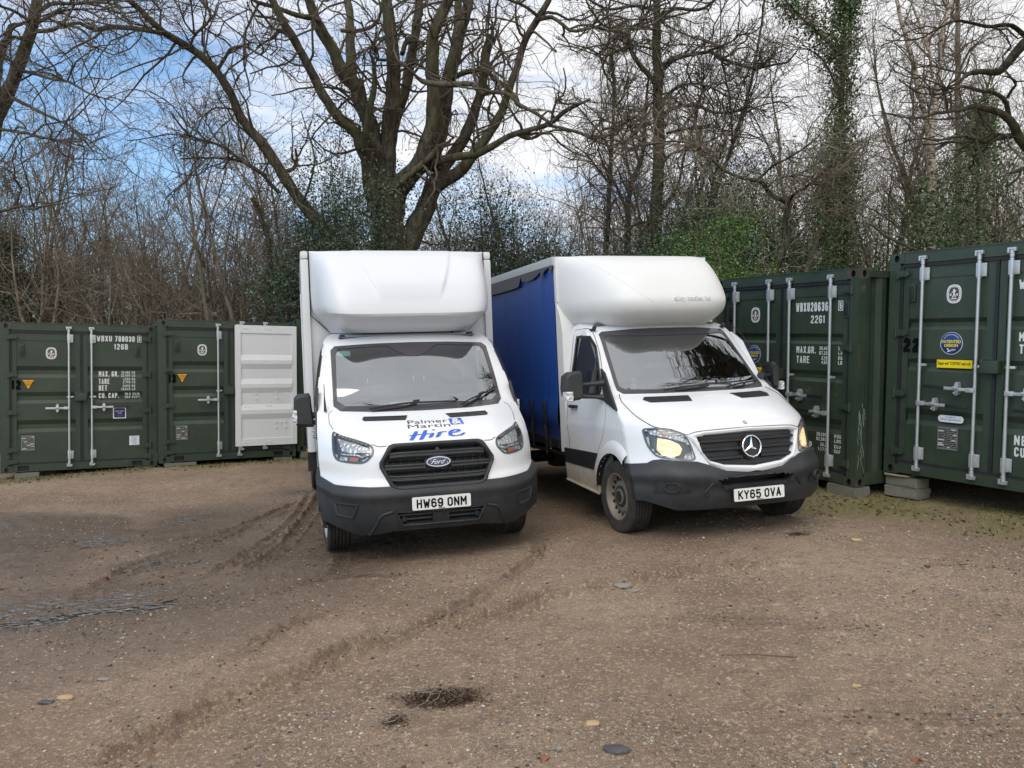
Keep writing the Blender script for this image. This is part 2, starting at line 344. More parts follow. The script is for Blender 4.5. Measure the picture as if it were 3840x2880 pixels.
GLY = {k: _A(v) for k, v in {
 '0': '.3,0 .7,0 1,.16 1,.84 .7,1 .3,1 0,.84 0,.16 .3,0', '1': '.0,.80 .6,1 .6,0', '2': '0,.82 .3,1 .7,1 1,.84 1,.62 0,.14 0,0 1,0', '3': '0,.84 .3,1 .7,1 1,.84 1,.64 .7,.52 .35,.52|.7,.52 1,.4 1,.16 .7,0 .3,0 0,.16',
 '4': '.75,0 .75,1 0,.3 1,.3', '5': '.95,1 .05,1 .05,.52 .3,.62 .7,.62 1,.46 1,.16 .7,0 .3,0 0,.14', '6': '.95,.86 .7,1 .3,1 0,.84 0,.16 .3,0 .7,0 1,.16 1,.44 .7,.58 .3,.58 0,.46', '7': '0,1 1,1 .4,0',
 '8': '.3,.53 .7,.53 .95,.66 .95,.86 .7,1 .3,1 .05,.86 .05,.66 .3,.53|.3,.53 0,.4 0,.15 .3,0 .7,0 1,.15 1,.4 .7,.53', '9': '.05,.14 .3,0 .7,0 1,.16 1,.84 .7,1 .3,1 0,.84 0,.56 .3,.42 .7,.42 1,.54',
 'A': '0,0 .5,1 1,0|.17,.30 .83,.30', 'B': '0,.53 .7,.53 .95,.66 .95,.87 .7,1 0,1 0,0 .7,0 1,.15 1,.4 .7,.53', 'C': '1,.80 1,.84 .7,1 .3,1 0,.84 0,.16 .3,0 .7,0 1,.16 1,.20', 'E': '1,1 0,1 0,0 1,0|0,.52 .85,.52', 'F': '1,1 0,1 0,0|0,.52 .85,.52',
 'G': '1,.82 .7,1 .3,1 0,.84 0,.16 .3,0 .7,0 1,.16 1,.46 .55,.46', 'H': '0,0 0,1|1,0 1,1|0,.52 1,.52', 'K': '0,0 0,1|1,1 0,.42|.3,.58 1,0', 'L': '0,1 0,0 1,0', 'M': '0,0 0,1 .5,.42 1,1 1,0', 'N': '0,0 0,1 1,0 1,1', 'O': '.3,0 .7,0 1,.16 1,.84 .7,1 .3,1 0,.84 0,.16 .3,0',
 'P': '0,0 0,1 .7,1 1,.86 1,.60 .7,.46 0,.46', 'R': '0,0 0,1 .7,1 1,.86 1,.62 .7,.48 0,.48|.6,.48 1,0', 'S': '1,.84 .7,1 .3,1 0,.86 0,.64 .3,.54 .7,.48 1,.38 1,.15 .7,0 .3,0 0,.16', 'T': '0,1 1,1|.5,1 .5,0', 'U': '0,1 0,.16 .3,0 .7,0 1,.16 1,1', 'V': '0,1 .5,0 1,1',
 'W': '0,1 .24,0 .5,.68 .76,0 1,1', 'X': '0,0 1,1|0,1 1,0', 'Y': '0,1 .5,.46 1,1|.5,.46 .5,0', 'D': '0,0 0,1 .6,1 1,.8 1,.2 .6,0 0,0', '.': '.0,0 .01,.02', ',': '.0,.02 -.1,-.12'}.items()}
GW = {'1': .55, '.': .12, ',': .12, ' ': .55, 'M': 1.15, 'W': 1.25}
def put_stroke(mb, s, x0, x1, z0, z1, fn, mi=0, t=.15, gap=.34, out=-1):
    """block lettering drawn with strokes of even width; fn(x, z) -> point on the panel"""
    h = z1-z0; t = t*h; n = len(s); W_ = sum(GW.get(c, 1) for c in s)+gap*(n-1); u = (x1-x0)/W_; x = x0; k = 0
    if u < t*1.6: t = u/1.6
    for c in s:
        w_ = GW.get(c, 1)*u
        for st in GLY.get(c, []):
            P = [np.array([x+t/2+a*max(w_-t, 0), z0+t/2+b*(h-t)]) for a, b in st]
            for p, q in zip(P[:-1], P[1:]):
                d = q-p; L = np.linalg.norm(d)+1e-9; d = d/L; e = np.array([-d[1], d[0]])*t/2; a = p-d*t*.42; b = q+d*t*.42; k += 1
                V = np.array([fn(*(a-e)), fn(*(b-e)), fn(*(b+e)), fn(*(a+e))], float); V[:, 1] -= .00008*k; mb.add(V, [(0, 1, 2, 3)], mi)
        x += w_+gap*u
def pchip(xs, ys):
    xs = np.array(xs, float); ys = np.array(ys, float); h = np.diff(xs); d = np.diff(ys)/h; m = np.zeros(len(xs)); m[0] = d[0]; m[-1] = d[-1]
    for i in range(1, len(xs)-1):
        if d[i-1]*d[i] > 0:
            a = 2*h[i]+h[i-1]; b = h[i]+2*h[i-1]; m[i] = (a+b)/(a/d[i-1]+b/d[i])
    def f(x):
        x = np.clip(np.asarray(x, float), xs[0], xs[-1]); i = np.clip(np.searchsorted(xs, x)-1, 0, len(xs)-2); t = (x-xs[i])/h[i]
        return ys[i]*(2*t**3-3*t*t+1)+h[i]*m[i]*(t**3-2*t*t+t)+ys[i+1]*(-2*t**3+3*t*t)+h[i]*m[i+1]*(t**3-t*t)
    return f
def resample(P, n):
    """smooth curve through traced points (any number of columns)"""
    P = np.asarray(P, float); d = np.r_[0, np.cumsum(np.linalg.norm(np.diff(P[:, :2], axis=0), axis=1)+1e-9)]
    t = np.linspace(0, d[-1], n); return np.stack([pchip(d, P[:, k])(t) for k in range(P.shape[1])], 1)
def pose(p, yaw, pit, rol):
    return Matrix.Translation((p[0], p[1], p[2]+H0))@Matrix.Rotation(R_(yaw), 4, 'Z')@Matrix.Rotation(R_(pit), 4, 'X')@Matrix.Rotation(R_(rol), 4, 'Y')
POSE_A = pose((-.609, 6.813, -1.611), 15.44, 1.5, -2.37)
POSE_B = pose((2.213, 6.916, -1.396), 17.41, -.24, -2.55)
POSE_12 = pose((-7.664, 13.71, -1.528), 28.64, -.32, -.29)
POSE_13 = pose((-5.291, 14.448, -1.422), 29.35, 1.01, -.56)
POSE_14 = POSE_13@Matrix.Translation((2.47, .02, .085))
POSE_22 = pose((5.091, 8.226, -1.117), -59.87, 1.52, 3.05)
POSE_4 = pose((3.528, 10.216, -1.161), -63.76, 2.43, 3.59)
# ------------------------------------------------------------------ ground
def contact():
    L = []
    for T, pts in ((POSE_A, [(-.87,1.02,0),(.87,1.02,0),(-.95,4.9,0),(.95,4.9,0)]), (POSE_B, [(-.86,.88,0),(.86,.88,0),(-.9,5.2,0),(.9,5.2,0)]),
                   (POSE_12, [(-1.2,.1,-.11),(1.2,.1,-.05)]), (POSE_13, [(-1.2,.1,-.06),(1.2,.1,-.07)]), (POSE_14, [(1.2,.1,-.12)]), (POSE_4, [(1.2,.1,-.15),(-1.2,.1,-.12)]), (POSE_22, [(-1.2,.1,-.27),(1.2,.1,-.2)])):
        L += [T@Vector(p) for p in pts]
    return np.array([p[:] for p in L])
CP = contact()
A_ = np.c_[np.ones(len(CP)), CP[:, 0], CP[:, 1]]
PL = np.linalg.solve(A_.T@A_+np.diag([0, 3., 3.]), A_.T@CP[:, 2])
RES = CP[:, 2]-A_@PL
K_ = np.exp(-((CP[:, None, :2]-CP[None, :, :2])**2).sum(2)/(2*2.2**2)); WT = np.linalg.solve(K_+.02*np.eye(len(CP)), RES)
def gz(x, y):
    x = np.asarray(x, float); y = np.asarray(y, float); sh = np.broadcast(x, y).shape
    xc = np.clip(x, -13, 13); yc = np.clip(y, -4, 17)
    z = PL[0]+PL[1]*xc+PL[2]*yc
    X = np.broadcast_to(x, sh); Y = np.broadcast_to(y, sh)
    for (cx, cy), wt in zip(CP[:, :2], WT): z = z+wt*np.exp(-((X-cx)**2+(Y-cy)**2)/(2*2.2**2))
    return z
def vnoise(x, y, seed=0):
    """value noise on arrays"""
    xi = np.floor(x).astype(np.int64); yi = np.floor(y).astype(np.int64); fx = x-xi; fy = y-yi; fx = fx*fx*(3-2*fx); fy = fy*fy*(3-2*fy)
    def h(a, b):
        q = (a*374761393+b*668265263+seed*2147483647) & 0xffffffff; q = ((q ^ (q >> 13))*1274126177) & 0xffffffff; return ((q ^ (q >> 16)) & 0xffff)/65535.
    return (h(xi, yi)*(1-fx)+h(xi+1, yi)*fx)*(1-fy)+(h(xi, yi+1)*(1-fx)+h(xi+1, yi+1)*fx)*fy
def fbm(x, y, o=4, seed=0):
    s = 0; a = .5
    for i in range(o): s = s+a*vnoise(x, y, seed+i*7); x = x*2.03+11.3; y = y*2.03+5.1; a *= .5
    return s
def on_ground(dx, dy):
    """where the sight line through a traced photo point meets the yard (survey helper)"""
    px = (dx*1.736-1920)/2884; pz = -(dy*1.736-1440)/2884
    lo, hi = 1.5, 40.
    for _ in range(40):
        y = (lo+hi)/2
        if H0+pz*y < float(gz(px*y, y)): hi = y
        else: lo = y
    return np.array([px*lo, lo])
TRACKS = [([(150,1700),(230,1655),(450,1540),(640,1460),(760,1400),(880,1355)], .15, .020),
          ([(770,1425),(880,1375),(1040,1285),(1130,1225),(1165,1185),(1150,1160)], .13, .012),
          ([(930,1368),(1110,1320),(1180,1290),(1340,1262),(1500,1240),(1680,1217),(1750,1213)], .15, .021),
          ([(1990,1216),(2212,1229)], .14, .014), ([(1690,1538),(2000,1545),(2300,1557)], .16, .010),
          ([(380,1470),(480,1430),(640,1350),(780,1310)], .13, .011), ([(560,1285),(720,1250),(900,1240)], .12, .006),
          ([(170,1290),(300,1220),(420,1180),(540,1130),(660,1080)], .14, .014), ([(60,1340),(220,1270),(420,1190),(560,1130)], .12, .012),
          ([(740,1190),(738,1210),(715,1250)], .11, .012), ([(500,1250),(600,1190),(655,1130),(690,1080),(695,1050)], .13, .013), ([(420,1260),(560,1180),(640,1115),(672,1060)], .10, .012), ([(1420,1330),(1600,1340),(1900,1360)], .12, .006)]
TR = []
for pts, hw, dp in TRACKS:
    P = np.array([on_ground(*p) for p in pts]); P = resample(P, max(6, len(P)*5)); TR.append((P, hw*.62, dp))
PUD = [(on_ground(x, y), rx, ry, a) for x, y, rx, ry, a in [(90,1300,.55,.16,.3),(210,1290,.5,.13,.3),(140,1325,.45,.1,.3),(270,1310,.42,.10,.2),(60,1340,.3,.08,.3),(330,1215,.28,.10,.5),(250,1160,.55,.14,.3),(415,1120,.30,.10,.6),(660,1060,.32,.09,.4)]]
def detail(x, y):
    """ruts, tread marks, lumps and hollows; also masks for wet mud and hollows that hold water"""
    d = .030*(fbm(x*.9, y*.9, 3, 3)-.45)+.014*(fbm(x*4.5, y*4.5, 3, 9)-.45)+.010*(vnoise(x*17, y*17, 21)-.5)+.007*(vnoise(x*41, y*41, 23)-.5)
    wet = np.zeros_like(x); hol = np.zeros_like(x)
    # churned mud on the left: ripples and clods laid along the sweep of the turning wheels
    ch = np.clip(1-((x+3.4)/2.6)**2-((y-7.2)/3.2)**2, 0, 1)**.5
    rot = .9; u = x*math.cos(rot)+y*math.sin(rot); v = -x*math.sin(rot)+y*math.cos(rot)
    u0, v0 = u, v; rp = fbm(u*3.0, v*13, 3, 31)-.5
    d += ch*.060*rp; wet += .25*np.clip(1-((x+4.2)/4.2)**2-((y-7.2)/4.2)**2, 0, 1)**.5+ch*np.clip(.75+1.7*(fbm(x*1.1, y*1.1, 3, 5)-.4), 0, 1)
    lf = np.clip(1-((x+6.0)/1.7)**2-((y-8.6)/1.3)**2, 0, 1)**.5; d += lf*.045*(fbm(x*7, y*7, 3, 41)-.5); wet += lf*1.3
    for P, hw, dp in TR:
        b0 = P.min(0)-.5; b1 = P.max(0)+.5; k = (x > b0[0])&(x < b1[0])&(y > b0[1])&(y < b1[1])
        if not k.any(): continue
        q = np.stack([x[k], y[k]], 1); best = np.full(len(q), 9.); ss = np.zeros(len(q)); sg = np.zeros(len(q)); acc = 0
        for a, b in zip(P[:-1], P[1:]):
            e = b-a; L = np.linalg.norm(e)+1e-9; e = e/L; r = q-a; t = np.clip(r@e, 0, L); off = r-t[:, None]*e; dd = np.linalg.norm(off, axis=1)
            m = dd < best; best[m] = dd[m]; ss[m] = acc+t[m]; sg[m] = (r[m]@np.array([-e[1], e[0]])); acc += L
        f = np.clip(1-(best/hw)**4, 0, 1); fade = np.clip(ss/.5, 0, 1)*np.clip((acc-ss)/.5, 0, 1)*np.clip(.55+1.2*(fbm(q[:, 0]*2.2, q[:, 1]*2.2, 3, 51)-.3), 0, 1)
        rib = np.cos(sg*2*math.pi/.052)*.35+.3*np.cos((ss+np.abs(sg)*.6)*2*math.pi/.055)*(np.abs(sg) > .04)
        lump = np.exp(-((best-hw*1.02)/.028)**2)*(.5+2.2*(vnoise(q[:, 0]*26, q[:, 1]*26, 61)-.3)); wet[k] += np.exp(-((best-hw*.95)/.03)**2)*fade*.45*np.clip(2.4*(vnoise(q[:, 0]*24, q[:, 1]*24, 61)-.3), 0, 1)
        d[k] += 2.1*dp*fade*(-f*(.55+rib)+lump*1.1); stripe = np.clip(np.cos(sg*2*math.pi/.05+.5), 0, 1)*np.clip(2.2*(vnoise(ss*13, sg*30, 63)-.2), 0, 1); wet[k] += f*fade*(.34+1.1*stripe)
    for (c, rx, ry, a) in PUD:
        u = (x-c[0])*math.cos(a)+(y-c[1])*math.sin(a); v = -(x-c[0])*math.sin(a)+(y-c[1])*math.cos(a)
        g = np.exp(-((u/rx)**2+(v/(ry*1.9))**2)); hol = np.maximum(hol, g); wet += g*1.1
    d -= hol*.020; d += hol*.030*(fbm(u0*4.0, v0*20, 3, 33)-.5)
    return d, np.clip(wet, 0, 1.4), hol
def ground_mat():
    m, nt, b = base_mat('mud_and_gravel', (.16, .125, .10), .85, spec=.4)
    g = nd(nt, 'ShaderNodeNewGeometry'); P = g.outputs['Position']
    aw = nd(nt, 'ShaderNodeAttribute', attribute_name='wet'); am = nd(nt, 'ShaderNodeAttribute', attribute_name='moss'); ag = nd(nt, 'ShaderNodeAttribute', attribute_name='grit')
    n1 = noise(nt, P, .55, 6, .6); n2 = noise(nt, P, 7, 6, .65); n3 = noise(nt, P, 42, 4, .6); n4 = noise(nt, P, 160, 3, .6)
    c = mixc(nt, ramp(nt, n1, [(.38, 0), (.62, 1)]), (0.187, 0.125, 0.082), (0.307, 0.221, 0.152))
    c = mixc(nt, ramp(nt, n2, [(.36, .55), (.52, 0)]), c, (0.137, 0.096, 0.066))
    c = mixc(nt, ramp(nt, n3, [(.52, 0), (.68, .75)]), c, (0.533, 0.410, 0.294))
    c = mixc(nt, ramp(nt, n4, [(.38, .8), (.49, 0)]), c, (0.105, 0.074, 0.053))  # pale and dark speckle; also carries bump shading put into the colour
    # grit: tiny stones, each cell its own colour
    for sc, thr, am_ in ((95, .36, .75), (190, .42, .6)):
        v = nd(nt, 'ShaderNodeTexVoronoi', i_Scale=sc); nt.links.new(P, v.inputs['Vector'])
        sp = nd(nt, 'ShaderNodeSeparateColor'); nt.links.new(v.outputs['Color'], sp.inputs[0])
        cell = ramp(nt, sp.outputs[0], [(0, (.12, .10, .085)), (.3, (.30, .25, .20)), (.55, (.44, .39, .33)), (.75, (.34, .22, .11)), (.86, (.62, .59, .54)), (.98, (.34, .14, .07))], 'CONSTANT')
        pick = mth(nt, 'LESS_THAN', v.outputs['Distance'], mth(nt, 'MULTIPLY', sp.outputs[1], thr))
        on = mth(nt, 'LESS_THAN', sp.outputs[2], mth(nt, 'ADD', .10, mth(nt, 'MULTIPLY', ag.outputs['Fac'], .70)))
        c = mixc(nt, mth(nt, 'MULTIPLY', mth(nt, 'MULTIPLY', pick, on), am_), c, cell)
    mossf = mth(nt, 'MULTIPLY', am.outputs['Fac'], ramp(nt, n2, [(.34, .45), (.52, 1)]))
    c = mixc(nt, mossf, c, (.150, .142, .040))
    wf = mth(nt, 'MULTIPLY', aw.outputs['Fac'], mth(nt, 'ADD', .4, n2), True)
    c = mixc(nt, mth(nt, 'MULTIPLY', wf, .75), c, (0.088, 0.060, 0.041))
    nt.links.new(c, b.inputs['Base Color'])
    nt.links.new(mth(nt, 'SUBTRACT', .86, mth(nt, 'MULTIPLY', wf, .62)), b.inputs['Roughness'])
    bp = nd(nt, 'ShaderNodeBump', i_Strength=1.0, i_Distance=.016)
    nt.links.new(mth(nt, 'ADD', mth(nt, 'MULTIPLY', n3, .7), mth(nt, 'MULTIPLY', n4, .45)), bp.inputs['Height']); nt.links.new(bp.outputs[0], b.inputs['Normal'])
    return m
M['ground'] = ground_mat()
def moss_mask(x, y):
    s = np.zeros_like(x)
    for T, a, b in ((POSE_12, -2.0, 1.3), (POSE_13, -1.3, 3.6), (POSE_4, -1, 2.2), (POSE_22, -1.6, 1.3)):
        I = np.array(T.inverted()); lx = I[0, 0]*x+I[0, 1]*y+I[0, 3]; ly = I[1, 0]*x+I[1, 1]*y+I[1, 3]
        w_ = 1.5+.6*(fbm(x*1.3, y*1.3, 2, 77)-.5)*2
        s = np.maximum(s, np.clip(1.15+ly/w_, 0, 1)*np.clip((lx-a)*2, 0, 1)*np.clip((b-lx)*2, 0, 1)*(ly < .6))
    return s**.6*np.clip(.75+1.9*(fbm(x*1.7, y*1.7, 3, 71)-.40), 0, 1)
def build_ground():
    ny, nx = 720, 860
    t = np.linspace(0, 1, ny); ys = 1.7*(21/1.7)**t
    u = np.linspace(-1, 1, nx)
    Y = np.repeat(ys[:, None], nx, 1); X = u[None]*(Y*.82+1.6)
    d, wet, hol = detail(X, Y)
    edge = np.clip((1-np.abs(u))/.04, 0, 1)[None]*np.clip(t/.03, 0, 1)[:, None]*np.clip((1-t)/.05, 0, 1)[:, None]
    Z = gz(X, Y)+d*edge-.05*(1-edge)
    idx = np.arange(ny*nx).reshape(ny, nx); F = np.stack([idx[:-1, :-1], idx[:-1, 1:], idx[1:, 1:], idx[1:, :-1]], -1).reshape(-1, 4)
    o = mesh_obj('yard', np.stack([X, Y, Z], -1).reshape(-1, 3), F, M['ground'], angle=0); tag(o, kind='structure')
    grit = np.clip(.02+1.0*np.exp(-((X-.4)/1.6)**2-((Y-3.2)/1.3)**2)+.5*np.clip((X-1)/4, 0, 1)+1.5*(fbm(X*.8, Y*.8, 3, 91)-.42), 0, 1)
    for nm, a in (('wet', wet), ('moss', moss_mask(X, Y)), ('grit', grit)):
        at = o.data.attributes.new(nm, 'FLOAT', 'POINT'); at.data.foreach_set('value', a.astype(np.float32).ravel())
    # the land beyond, one coarse sheet to the horizon, dipping just under the yard
    r = np.r_[np.linspace(0, 30, 40), np.geomspace(32, 1500, 24)]; a = np.linspace(0, 2*math.pi, 97)[:-1]
    X = r[:, None]*np.cos(a); Y = r[:, None]*np.sin(a)+6
    inside = (np.abs(X) < np.abs(Y)*.82+1.5)&(Y > 1.6)&(Y < 21.5)
    Z = gz(X, Y)+.05*(fbm(X, Y, 3, 15)-.5)-.035-.10*inside
    b = len(a); F = [(i*b+j, i*b+(j+1)%b, (i+1)*b+(j+1)%b, (i+1)*b+j) for i in range(len(r)-1) for j in range(b)]
    o2 = mesh_obj('ground', np.stack([X, Y, Z], -1).reshape(-1, 3), F, M['ground'], angle=0); tag(o2, kind='structure')
    for nm, val in (('wet', .1), ('moss', .35), ('grit', .2)):
        at = o2.data.attributes.new(nm, 'FLOAT', 'POINT'); at.data.foreach_set('value', np.full(X.size, val, np.float32))
build_ground()
m, nt_, b_ = base_mat('puddle_water', (.10, .085, .07), .03, spec=1.0); M['water'] = m
tc = nd(nt_, 'ShaderNodeTexCoord'); bp = nd(nt_, 'ShaderNodeBump', i_Strength=1.0, i_Distance=.10); nt_.links.new(noise(nt_, tc.outputs['Object'], 15, 1), bp.inputs['Height']); nt_.links.new(bp.outputs[0], b_.inputs['Normal'])
for c, rx, ry, a in PUD:
    n = 28; th = np.linspace(0, 2*math.pi, n+1)[:-1]; u = 1.5*rx*np.cos(th); v = 1.5*ry*1.9*np.sin(th)
    X = c[0]+u*math.cos(a)-v*math.sin(a); Y = c[1]+u*math.sin(a)+v*math.cos(a)
    gx = np.linspace(-rx, rx, 12); XX, YY = np.meshgrid(c[0]+gx, c[1]+np.linspace(-ry, ry, 9)); dd = detail(XX.ravel(), YY.ravel())[0]
    lv = np.percentile(dd, 52)
    o = mesh_obj('puddle', np.stack([X, Y, gz(X, Y)+lv], 1), [list(range(n))], M['water'], smooth=False); tag(o, kind='structure')
def gzz(x, y): 
    x = np.atleast_1d(np.asarray(x, float)); y = np.atleast_1d(np.asarray(y, float)); return gz(x, y)+detail(x.copy(), y.copy())[0]
# gravel: individual little stones pressed into the surface (nobody could count them)
ICO_V = []; 
def ico():
    bm = bmesh.new(); bmesh.ops.create_icosphere(bm, subdivisions=1, radius=1); V = np.array([v.co[:] for v in bm.verts]); F = np.array([[v.index for v in f.verts] for f in bm.faces]); bm.free(); return V, F
IV, IF = ico()
OV = np.array([(1,0,0),(-1,0,0),(0,1,0),(0,-1,0),(0,0,1),(.5,.5,.7),(-.5,-.6,.6)]); OF = np.array([(0,2,5),(0,5,4),(2,4,5),(2,1,4),(1,6,4),(1,3,6),(3,0,4),(3,4,6)])
def scatter_stones(name, n, pick, rmin, rmax, mat, seed, flat=.55, label=None):
    g = np.random.default_rng(seed); x, y = pick(g, n); z = gzz(x, y); n = len(x)
    r = rmin*(rmax/rmin)**(g.random(n)**2.2); r *= np.clip(.55+y/9, .7, 1.35)
    S = np.stack([r*g.uniform(.7, 1.3, n), r*g.uniform(.7, 1.3, n), r*g.uniform(.4, .8, n)*flat*1.5], 1); a = g.uniform(0, 6.28, n)
    IV, IF = (OV, OF) if n > 50000 else (globals()['IV'], globals()['IF'])
    V = IV[None]*(1+.22*g.standard_normal((n, len(IV), 1)))*S[:, None]
    ca, sa = np.cos(a)[:, None], np.sin(a)[:, None]
    W = np.stack([V[..., 0]*ca-V[..., 1]*sa, V[..., 0]*sa+V[..., 1]*ca, V[..., 2]], -1)+np.stack([x, y, z+S[:, 2]*.25], 1)[:, None]
    F = (IF[None]+(np.arange(n)*len(IV))[:, None, None]).reshape(-1, 3)
    o = mesh_obj(name, W.reshape(-1, 3), F, mat, smooth=True, angle=0); tag(o, label, 'gravel', kind='stuff'); return o
def pick_all(g, n):
    y = 2.4*(13/2.4)**g.random(n); x = g.uniform(-1, 1, n)*(y*.72+.4)
    den = .16+.9*np.exp(-((x-.5)/1.7)**2-((y-3.3)/1.2)**2)+.35*np.clip((x-.5)/4, 0, 1)+.2*np.exp(-((x+1.7)/1.0)**2-((y-3.3)/1.0)**2)
    k = g.random(n) < den*np.clip(.06+3.0*(fbm(x*.8, y*.8, 3, 91)-.34), 0, 1.2); return x[k], y[k]
scatter_stones('gravel', 330000, pick_all, .0022, .0105, M['stone'], 4, label='loose pale and brown pebbles pressed into the muddy yard')
def pick_mud(g, n):
    y = 2.6*(12/2.6)**g.random(n); x = g.uniform(-1, 1, n)*(y*.72+.4)
    ch = np.clip(1-((x+3.6)/3.0)**2-((y-7.2)/3.4)**2, 0, 1); k = g.random(n) < .10+.75*ch; x, y = x[k], y[k]
    for P, hw, dp in TR:
        i = g.integers(0, len(P)-1, 130); t = g.random(130)[:, None]; q = P[i]*(1-t)+P[i+1]*t+g.normal(0, hw*.8, (130, 2)); x = np.r_[x, q[:, 0]]; y = np.r_[y, q[:, 1]]
    return x, y
scatter_stones('mud_clods', 14000, pick_mud, .003, .011, M['mud_clod'], 7, label='dark crumbs of mud thrown up along the wheel tracks')
def one_stone(dx, dy, r, mat, label, seed, sx=1.5, h=.5):
    g = np.random.default_rng(seed); bm = bmesh.new(); bmesh.ops.create_icosphere(bm, subdivisions=2, radius=1)
    V = np.array([v.co[:] for v in bm.verts]); F = [[v.index for v in f.verts] for f in bm.faces]; bm.free()
    k = g.standard_normal((6, 3))*1.8; ph = g.uniform(0, 6, 6); V = V*(1+.16*np.sin(V@k.T+ph).sum(1)[:, None]*.6+.05*g.standard_normal((len(V), 1)))
    V = np.sign(V)*np.abs(V)**.85*np.array([sx*r, r, h*r]); p = on_ground(dx, dy); z = float(gzz(*p)[0])
    o = mesh_obj('stone', V, F, mat, angle=18); o.location = (p[0], p[1], z+h*r*.35); tag(o, label, 'stone'); return o
one_stone(138, 1507, 0.027, M['stone_yellow'], 'flat yellow stone lying alone in the bottom left mud', 1, 1.6, .45)
one_stone(100, 1516, 0.026, M['stone_dark'], 'dark slate stone just left of the yellow stone', 2, 1.7, .4)
one_stone(1332, 1620, 0.034, M['stone_dark'], 'largest dark stone at the bottom of the yard, pressed flat', 3, 1.5, .4)
one_stone(1207, 1622, 0.014, M['stone_grey'], 'small round grey stone left of the largest dark stone', 4, 1.1, .9)
one_stone(1345, 1273, 0.037, M['stone_grey'], 'pale elongated stone beside the rut in front of the curtain sided truck', 5, 2.0, .5)
one_stone(1370, 1281, 0.020, M['stone_grey'], 'small pale stone touching the right end of the elongated stone', 6, 1.5, .6)
one_stone(1955, 1220, 0.024, M['stone_grey'], 'grey stone at the start of the rut on the right', 8, 1.3, .6)
one_stone(1850, 1165, 0.034, M['stone_yellow'], 'buff stone on the gravel in front of the stacked blocks', 9, 1.5, .35)
one_stone(225, 1465, 0.024, M['stone_grey'], 'flat greenish grey stone behind the yellow stone', 10, 1.6, .25)
one_stone(1280, 1562, 0.027, M['stone_yellow'], 'flat tan stone amid the gravel above the largest dark stone', 11, 1.4, .3)
one_stone(1850, 1480, 0.015, M['stone_yellow'], 'small orange brown stone on the right of the yard', 12, 1.4, .5)
# heap of rotting leaves and sticks
def flakes(n, P, s, g, aspect=.6, upbias=.0):
    """n little four cornered leaves centred on P"""
    a = g.standard_normal((n, 3)); a[:, 2] *= (1-upbias); a /= np.linalg.norm(a, axis=1, keepdims=True); b = np.cross(a, g.standard_normal((n, 3))); b /= np.linalg.norm(b, axis=1, keepdims=True)
    s = np.broadcast_to(s, (n,))*g.uniform(.6, 1.4, n); a = a*s[:, None]; b = b*s[:, None]*aspect
    V = np.stack([P-a, P-.1*a+b, P+a, P-.1*a-b], 1); return V.reshape(-1, 3), np.arange(4*n).reshape(n, 4)
def heap(dx, dy, rx, ry, n, label):
    g = np.random.default_rng(int(dx)); p = on_ground(dx, dy); q = g.normal(0, .42, (n, 2))*[rx, ry]; x, y = p[0]+q[:, 0], p[1]+q[:, 1]
    z = gzz(x, y)+np.abs(g.normal(0, .022, n))*np.exp(-(q**2/np.array([rx, ry])**2).sum(1))+.004
    t = thing('leaf_heap', label, 'leaf heap', Matrix.Translation((p[0], p[1], float(gz(*p)))))
    V, F = flakes(n, np.stack([x, y, z], 1)-np.array(t.location), .0085, g, .55, .5); mesh_obj('leaves', V, F, M['litter'], t, False)
    mb = MB()
    for i in range(6):
        a = g.uniform(-.5, 1.2); L = g.uniform(.06, .2); c = g.normal(0, .35, 2)*[rx, ry]; d = np.array([math.cos(a), math.sin(a), 0])*L; c3 = np.array([*c, .03+g.random()*.02])
        mb.tube([c3-d, c3-d*.4+[.01, -.02, .006], c3+[0, .02, .012], c3+d*.9+[.01, -.02, -.01]], [.0016, .0022, .002, .001], 5)
    mb.build('twigs', M['pale_twig'], t)
heap(958, 1512, .19, .085, 2800, 'dark heap of rotting leaves and twigs in the middle of the yard')
heap(855, 1565, .07, .035, 150, 'small smear of dark leaves just in front of the leaf heap')
heap(1722, 1155, .12, .06, 240, 'small dark leaf clump in front of the curtain sided truck')
def dead_leaf(dx, dy, s, mat, label):
    p = on_ground(dx, dy); g = np.random.default_rng(int(dx+dy)); a = g.uniform(0, 6)
    pts = [(s*math.cos(a+t)*(1 if i%2 else .6), s*math.sin(a+t)*(1 if i%2 else .6)*.7, .012*math.sin(3*t)+.006) for i, t in enumerate(np.linspace(0, 2*math.pi, 11)[:-1])]
    n = len(pts); V = pts+[(0, 0, .014)]+[(x, y, z-.0015) for x, y, z in pts]+[(0, 0, .0125)]
    F = [(i, (i+1)%n, n) for i in range(n)]+[(n+1+(i+1)%n, n+1+i, 2*n+1) for i in range(n)]+[(i, n+1+i, n+1+(i+1)%n, (i+1)%n) for i in range(n)]
    o = mesh_obj('dead_leaf', V, F, mat, smooth=False); o.location = (p[0], p[1], float(gzz(*p)[0])); tag(o, label, 'leaf')
M['leaf_red'] = wear('red_leaf', (.22, .09, .05), .7); M['leaf_brown'] = wear('brown_leaf', (.10, .05, .03), .7); M['leaf_gold'] = wear('gold_leaf', (.42, .30, .14), .7)
for q in ((1175,1642,.035,'leaf_red','bright orange red leaf at the bottom centre of the yard'), (232,1247,.03,'leaf_red','reddish leaf on the wet mud left of the nearer truck'), (10,1270,.04,'leaf_brown','brown leaf at the far left edge of the wet mud'),
          (515,930,.05,'leaf_gold','pale yellow leaf on the mud in front of the left containers'), (350,1245,.03,'leaf_brown','dark brown leaf beside the reddish leaf'), (1980,1640,.03,'leaf_red','small red fragment at the bottom right of the yard')): dead_leaf(q[0], q[1] if q[1] > 1000 else 1012, q[2], M[q[3]], q[4])
